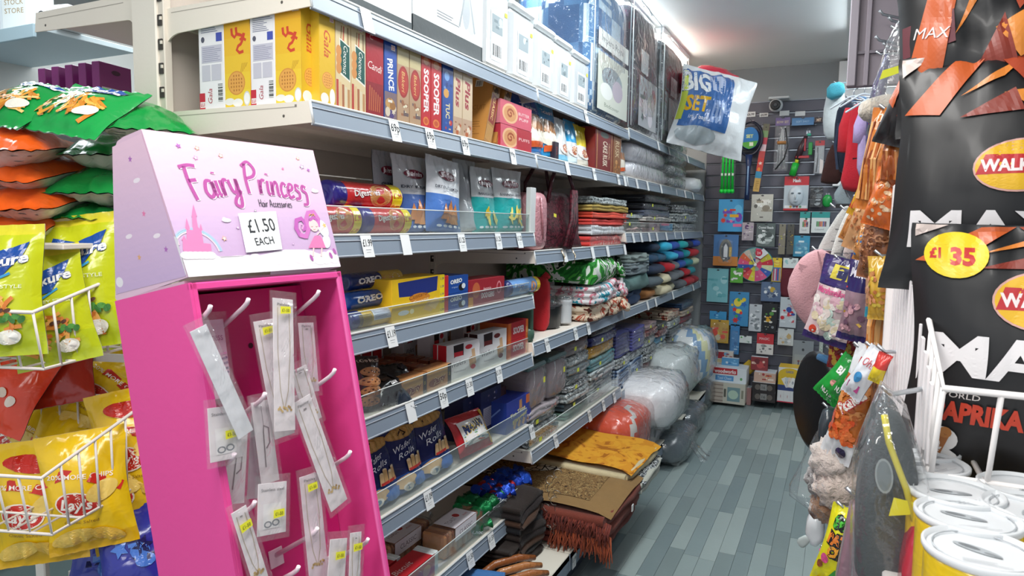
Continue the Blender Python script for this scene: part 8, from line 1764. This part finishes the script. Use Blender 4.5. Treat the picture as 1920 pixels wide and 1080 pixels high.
def bign(mb, f, w, h, b):
    nuts(['#b8622c', '#c97838', '#a85224', '#d89050'], 46, .26, .38, .74)(mb, f, w, h, b); mb.text(f, 'BIG', w*.5, h*.88, h*.06, '#c9342c', fit=w*.4, bold=.04); mb.text(f, 'Peanuts', w*.55, h*.56, h*.09, '#e9e4dc', rot=1.0, bold=.05, fit=w*.9, out='#b8242c', ow=.05)
    nuts(['#e0642c', '#d8501f', '#e87a3c'], 40, .24, .2, .42, 5)(mb, f, w, h, b); mb.ell(f, w*.7, h*.1, w*.16, h*.05, '#2c2448', 14)
hang((1600, 760), 1.5, 62, 235, -.5, .28, '#e3dede', '#d0cccc', bign, 'long white and orange peanut bag with slanted lettering', .05, colf=lambda a, b: '#dfe3e6' if b > .74 or b < .2 else '#c9702c')
hang((1622, 700), 1.4, 44, 110, -.5, .5, '#dfe4ea', '#c9ccd4', lambda mb, f, w, h, b: (mb.text(f, 'Oh!', w*.5, h*.75, h*.14, '#c9303a', fit=w*.5), mb.ell(f, w*.5, h*.45, w*.2, h*.1, '#3a8ac0'), mb.rect(f, w*.2, h*.15, w*.8, h*.3, '#b84a8a')), 'white pouch with a blue and pink print above the peanut bag', .04)
hang((1650, 690), 1.3, 26, 60, -.4, .3, '#d8c22c', '#c9342c', None, 'small yellow and red tag bag beside the post', .02, colf=lambda a, b: '#cf3a34' if b > .5 else '#dcc42c')
# black hat
p = A(1530, 752, y=2.15); o_ = empty('black_hat', 'large black felt hat seen edge on, blue ribbon at its top, over the floor', 'hat', p, (0, 0, 0))
m = MB('vinyl'); 
m.lathe([(.001, -.012), (.11, -.014), (.125, -.004), (.125, .004), (.11, .006), (.08, .02), (.07, .07), (.05, .085), (.001, .088)], 36, '#0f1114', axis='y'); b_ = m.build('felt_body', o_); b_.rotation_euler = (0, 0, -.95)
b_.scale = (.85, 1, 1.18)
m = MB('cloth'); m.tube([(.0, -.02, .135), (.03, -.04, .13), (.06, -.04, .105)], [.01, .014, .01], '#4f86b4', None, 8); m.build('ribbon', o_); arm(p.x+.03, 2.15, p.z+.15)
# pompom hats
for k, (px, py, c, lb, s) in enumerate(((1562, 862, '#cfc2ba', 'pale beige fluffy pompom hat, topmost of four', .085), (1546, 898, '#8f8b8a', 'grey fluffy pompom hat at the left of the four', .07), (1575, 908, '#d3c3b9', 'cream fluffy pompom hat, largest of the four', .095), (1560, 945, '#9a7458', 'brown fluffy pompom hat, lowest of the four', .08))):
    p = A(px, py, y=1.55+.03*(k % 2)); m = MB('plush'); R = random.Random(k)
    m.blob((0, 0, 0), (s*1.05, s, s*1.1), c, e=2, amp=.35, fr=5, seed=k, nu=26, nv=18)
    for j in range(16): d = Vector((R.uniform(-1, 1), R.uniform(-1, 1), R.uniform(-1, 1))).normalized(); m.blob(d*s*.42, (s*.34, s*.34, s*.34), c, e=2, amp=.4, fr=5, seed=j+k, nu=10, nv=7)
    m.build('pompom', None, lb, 'hat', 'fluffy pompom hats', loc=p, kind=None)
m = MB('cloth'); p = A(1590, 880, y=1.62); m.blob((0, 0, 0), (.10, .06, .20), '#4a4a50', e=3, amp=.15); m.build('knit_hats', None, 'dark knitted bundle that the pompoms sit on', 'hat', loc=p)
# clear drape over the floor
def drape(y, pts, label, seed, mtl='clear', t=.05): return flatpx(y, pts, t, '#ffffff', 'plastic_bag', label, 'bag', mtl, .03, seed=seed, arm_=False)
drape(1.95, [(1540, 790), (1560, 800), (1540, 880), (1530, 960), (1500, 945), (1472, 925), (1500, 870)], 'thin clear plastic bag hanging out over the floor', 3)
drape(1.7, [(1515, 960), (1535, 955), (1548, 980), (1545, 1010), (1525, 1025), (1508, 1000)], 'crumpled clear plastic knot low at the aisle edge', 5, 'cloudy')
flatpx(1.68, [(1492, 1012), (1512, 1002), (1524, 1008), (1510, 1026), (1500, 1026)], .01, '#aab4b2', 'paper_tag', 'small pale paper tag at the plastic knot', 'tag', 'paper', .002, arm_=False)
flatpx(1.75, [(1545, 760), (1575, 770), (1560, 840), (1538, 850), (1532, 800)], .05, '#3a4248', 'grey_pouch', 'dark grey clear wrapped pouch with a yellow sticker under the green bags', 'bag', 'film', .02)
def sour(mb, f, w, h, b):
    for u, v, t_, c in ((.45, .84, 'SO', '#4ab83a'), (.72, .84, 'UR', '#4ab83a'), (.5, .66, 'PAT', '#e8802c'), (.55, .52, 'CH', '#e8a02c')): mb.text(f, t_, w*u, h*v, h*.11, c, fit=w*(.2+.13*len(t_)), bold=.07, out='#1c1a1c', ow=.1)
    mb.ell(f, w*.3, h*.4, w*.14, h*.06, '#d8508a', 12); mb.ell(f, w*.2, h*.3, w*.1, h*.05, '#8a4a2a', 12); mb.stroke(f, [(w*.4, h*.05), (w*.6, h*.2), (w*.75, h*.32)], w*.12, '#3a9a3a'); mb.stroke(f, [(w*.15, h*.02), (w*.3, h*.12)], w*.1, '#c9302c')
hang((1572, 1030), 1.42, 64, 170, -.35, .22, '#e6e01c', '#c9c22a', sour, 'bright yellow sour sweet bag with green and orange letters at the bottom', .05)
flatpx(1.5, [(1534, 1030), (1542, 1028), (1556, 1085), (1560, 1120), (1546, 1120)], .02, '#e82c8a', 'pink_strip', 'hot pink strip beside the yellow sweet bag', 'toy', 'plastic', .004)
# dark packaged costume with a yellow stick and red flower
def cos(o_, f, q):
    fz = lambda a, b, o=0: f(a, b, .012+o); m = MB('plastic'); P = [q(*p) for p in ((1652, 752), (1660, 800), (1668, 822), (1690, 880), (1714, 975))]
    m.tube([Vector((a, -.075, b)) for a, b in P], .0038, '#cfc23a', None, 8); m.build('yellow_stick', o_)
    m = MB('paper'); u, v = q(1680, 912); g_ = lambda a, b: Vector((u+a, -.078, v+b)); m.poly([g_(-.012, -.012), g_(.010, -.006), g_(.014, .010), g_(-.008, .012)], '#e6de22'); m.build('price_sticker', o_)
    m = MB('card'); u, v = q(1652, 860); m.ell(fz, u, v, .010, .022, '#8d9698', 18, .1); m.ell(fz, u, v, .008, .019, '#6a7478', 18, .1); m.build('oval_print', o_)
    m = MB('clear'); P = [q(*p) for p in ((1655, 722), (1700, 760), (1735, 880), (1752, 1100), (1590, 1100), (1598, 860))]; puff(m, P, .16, (1, 1, 1), 'clear', wob=.02, seed=7); m.build('plastic_cover', o_)
flatpx(1.0, [(1655, 735), (1690, 770), (1722, 880), (1742, 1110), (1600, 1110), (1604, 880), (1632, 770)], .10, '#3f464a', 'costume_pack', 'dark grey costume in clear plastic with a yellow stick and a yellow sticker', 'costume', 'cloth', .01, finish=cos)
flatpx(.92, [(1715, 975), (1742, 990), (1752, 1100), (1680, 1110), (1690, 1030)], .05, '#a82c3c', 'red_flower', 'dark red shiny wrapped flower head at the foot of the yellow stick', 'toy', 'film', .02, seed=6, arm_=False)
flatpx(1.12, [(1598, 925), (1620, 980), (1625, 1110), (1560, 1110), (1582, 1000)], .05, '#8d6f7a', 'mauve_pack', 'mauve clear wrapped pack left of the dark costume', 'costume', 'film', .01)
flatpx(1.15, [(1625, 870), (1632, 860), (1636, 940), (1618, 960), (1612, 920)], .03, '#7d2030', 'red_strip', 'dark red strip showing between the mauve pack and the costume', 'toy', 'film', .004)
# ------------------------------------------------------------------ right basket, post and black crisp bags
by = 1.0; c1 = A(1765, 722, y=by); c0 = A(1745, 890, y=by); pb = A(1697, 420, y=1.38)
st2 = empty('basket_stand', 'white post and wire basket holding black crisp bags at the right edge', 'display stand', (c0.x, by, 0), 0)
m = MB('paint'); q = A(1690, 345, y=1.4); m.box((q.x-c0.x, .41, q.z/2), (.024, .03, q.z), '#f1ecea', b=.003); m.box((q.x-c0.x+.4, .41, q.z/2), (.024, .03, q.z), '#f1ecea', b=.003); m.build('post', st2)
m = MB('paint'); m.box((.2, .44, .8), (.4, .012, 1.3), '#e3dedc'); m.box((.2, .3, .03), (.44, .4, .04), '#e3dedc', b=.004); m.build('back_panel', st2)
m = MB('paint'); cc = '#f4efed'; zb, zr, zk = c0.z, c1.z, pb.z; W_ = .42; xk = pb.x-c0.x
def X(x, y, z): return Vector((x, y, z))
rim = [X(W_, -.02, zr), X(c1.x-c0.x, -.02, zr), X((c1.x-c0.x+xk)/2+.005, .17, (zr+zk)/2-.012), X(xk, .37, zk)]
m.tube(rim, .0045, cc, None, 8); m.tube([X(W_, 0, zb), X(0, 0, zb), X(xk*.6, .37, zb), X(W_, .37, zb)], .004, cc, None, 8, True)
for i in range(8):
    x = .0+W_*i/7; xt = (c1.x-c0.x)+(W_-(c1.x-c0.x))*i/7; m.tube([X(xt, -.02, zr), X(x, 0, zb-.004), X(x, .37, zb)], .0035, cc, None, 6)
for i in range(1, 13):
    t = i/13; a = rim[1].lerp(rim[2], t*2) if t < .5 else rim[2].lerp(rim[3], t*2-1); m.tube([a, X(xk*.6*t, .37*t, zb)], .0035, cc, None, 6)
m.build('basket', st2)
for zt, dn in ((c0.z-.0, .30),):
    m = MB('paint')
    qa = A(1668, 765, y=1.40); qb = A(1748, 872, y=1.02)
    for i in range(15):
        t = i/14; x = (qb.x-c0.x)*(1-t)+(qa.x-c0.x)*t-.006; y_ = .03+.36*t; zt_ = (zr-.004)*(1-t)+(zk+.02)*t; zl = qb.z*(1-t)+qa.z*t+.012*(i % 2); m.box((x, y_, (zt_+zl)/2), (.004, .020, zt_-zl), '#efeaeb', b=.001)
    m.build('side_slats', st2)['kind'] = 'stuff'
def shards(mb, f, w, h, v0, seed):
    R = random.Random(seed)
    for pts, c in ((((.02, .72), (.3, .98), (.44, .99), (.2, .70)), '#c25a28'), (((.1, .70), (.5, .86), (.62, .98), (.3, .78)), '#d98033'), (((.45, .99), (.62, .8), (.98, .92), (.98, .99)), '#a84428'), (((.5, .78), (.98, .84), (.98, .78), (.6, .73)), '#e08a34'), (((.3, .68), (.55, .80), (.6, .70)), '#8a3324'), (((.66, .97), (.98, .97), (.98, .80), (.78, .78)), '#e6e3e6'), (((.02, .9), (.16, .99), (.02, .99)), '#e3d0c8')):
        mb.shape(f, [(w*a, h*(v0+(b-.68)*(1-v0)/.32)) for a, b in pts], c)
def maxdec(full=True, vE=.70, vM=.46, circle=False):
    def dec(mb, f, w, h, b):
        shards(mb, f, w, h, .84 if circle else .70, b.seed)
        u0 = .58 if circle else .62
        mb.ell(f, w*u0, h*vE, w*.225, h*.105, '#d8a59a', 30, .1); mb.ell(f, w*u0, h*vE, w*.215, h*.098, '#e9b61c', 30, .1); mb.shape(f, [(w*(u0-.21), h*(vE-.04)), (w*(u0+.17), h*(vE-.03)), (w*.99, h*(vE+.045)), (w*(u0-.17), h*(vE+.04))], '#c0262c')
        mb.text(f, 'WALKERS', w*(u0-.01), h*vE, h*.045, '#f4e8e6', fit=w*.36, bold=.04, rot=.03)
        mb.text(f, 'MAX', w*(.49 if circle else .5), h*vM, h*.14, '#ebe7e8', fit=w*.8, bold=.03)
        if circle:
            mb.ell(f, w*.20, h*.885, w*.14, h*.085, '#efcf1f', 26); mb.text(f, '35', w*.23, h*.88, h*.06, '#c9302c', bold=.05, fit=w*.11); mb.text(f, '£1', w*.11, h*.89, h*.035, '#c9302c', bold=.05, fit=w*.05)
        if full:
            mb.text(f, 'PAPRIKA', w*.34, h*.325, h*.065, '#c23c22', fit=w*.4, bold=.05); mb.text(f, 'WORLD', w*.24, h*.385, h*.02, '#d8d0cc', fit=w*.2); mb.text(f, 'MAX', w*.8, h*.34, h*.05, '#b02a20', fit=w*.2)
            mb.ell(f, w*.19, h*.22, w*.08, h*.045, '#e9e6e4', 18); mb.ell(f, w*.19, h*.14, w*.1, h*.05, '#e9e6e4', 18); mb.stroke(f, [(w*.19, h*.10), (w*.18, h*.17), (w*.21, h*.24)], w*.045, '#a86a38'); mb.ell(f, w*.21, h*.245, w*.03, h*.02, '#b87a40', 12)
            for pts, c in ((((.7, .02), (.98, .02), (.98, .2)), '#c93a20'), (((.78, .03), (.98, .18), (.98, .26)), '#e6c02c'), (((.66, .1), (.75, .2), (.72, .06)), '#c9a03a'), (((.84, .3), (.98, .4), (.98, .3)), '#d8501f')): mb.shape(f, [(w*a_, h*b_) for a_, b_ in pts], c)
    return dec
def big(c, y, w, h, t, lb, dec, seed, yaw=-.12, lean=.08, roll=0, cr=.6):
    b = Bag(w, h, t, seed=seed, front='#161517', back='#141416', nu=26, nv=34, crease=cr, seal=.03, m='film_soft'); dec(b.mb, b.f, w, h, b); p = A(*c, y=y)
    return b.mb.build('crisp_bag', None, lb, 'crisps', 'large black crisp bags at the right edge', loc=p, rot=eul(yaw, lean, roll))
big((1908, 690), 1.12, .28, .385, .07, 'black crisp bag in the wire basket with a yellow price circle and orange word', maxdec(True, .74, .53, True), 5, roll=.02)
big((1866, 322), 1.24, .28, .37, .08, 'black crisp bag above the basket one with a yellow and red oval', maxdec(False, .50, .25), 8, lean=.15, roll=.02)
big((1862, 30), 1.32, .28, .36, .10, 'topmost black and orange crumpled crisp bag cut by the top edge', lambda mb, f, w, h, b: (shards(mb, f, w, h, .1, 3), mb.rect(f, w*.02, h*.35, w*.3, h*.5, '#5a1424'), mb.text(f, 'MAX', w*.18, h*.42, h*.05, '#d8d0d0', rot=-.3)), 11, lean=.2, roll=-.1, cr=1.2)
big((1765, 150), 1.36, .15, .24, .08, 'black and orange crisp bag folded sideways at the left of the stack', lambda mb, f, w, h, b: shards(mb, f, w, h, .2, 4), 13, yaw=-.6, lean=.1, roll=.3, cr=1.4)
big((1880, 450), 1.36, .24, .3, .06, 'black crisp bag at the back between the two large ones', lambda mb, f, w, h, b: None, 17, yaw=-.3)
# ------------------------------------------------------------------ snack tubs
z0 = A(1842, 1032, y=.78).z; tub = None
def make_tub():
    o_ = empty('snack_tub', 'frontmost yellow snack tub with a white ring-pull lid', 'tub'); r = .052; H = .11
    m = MB('film'); m.lathe([(r*.9, 0), (r*.93, .004), (r*.95, H*.9), (r*.95, H-.006)], 36, cols=['#c98a1c', '#e8c41f', '#e8c41f'], c=(0, 0, -H)); m.build('body', o_)
    m = MB('metal'); m.lathe([(r*.96, -.006), (r*1.0, -.003), (r*1.0, .002), (r*.95, .0035), (r*.93, -.002), (r*.9, -.002), (.001, -.0015)], 40, '#d9dcdf', 'plastic'); m.build('lid', o_)
    m = MB('plastic'); f = plane((0, 0, -.001), (1, 0, 0), (0, 1, 0)); m.tube([(r*.82*math.cos(t), r*.82*math.sin(t), 0) for t in [2*PI*i/30 for i in range(30)]], .0008, '#b3b7bb', None, 5, True); m.ell(f, -.004, .002, .022, .007, '#aab0b4', 16, -.5); m.ell(f, -.01, .006, .010, .004, '#70767a', 14, -.5); m.ell(f, .008, -.006, .008, .003, '#868c90', 12, -.5); m.lines(f, -.02, -.03, .02, -.022, 3, '#a9aeb2', .3); m.build('ring_pull', o_)
    return o_
tub = make_tub(); spots = [((1842, 1032), ''), ((1815, 968), 'yellow snack tub with a greyish lid, second in the front row'), ((1790, 922), 'snack tub third back in the front row, under the basket'), ((1735, 868), 'snack tub fourth back, half under the basket'), ((1722, 842), 'farthest snack tub behind the others'), ((1940, 955), 'snack tub at the right edge, second row'), ((1925, 915), 'snack tub at the right edge behind, its lid cut off')]
for k, (px, lb) in enumerate(spots):
    t = tub if k == 0 else copy_tree(tub)
    if k: t['label'] = lb
    t['group'] = 'yellow snack tubs at the lower right'
    p = A(*px, z=z0); t.location = (p.x, p.y, z0); t.rotation_euler = (0, 0, .3*k)
m = MB('paint'); m.box((.32, .98, z0-.13), (.5, .84, .03), '#e3dfdc', b=.003); o_ = empty('tub_shelf', 'white shelf under the snack tubs at the lower right', 'shelf'); m.build('board', o_)
m = MB('paint'); m.box((.5, 1.3, (z0-.145)/2), (.1, .1, z0-.145), '#d8d4d2', b=.003); m.build('leg', o_)
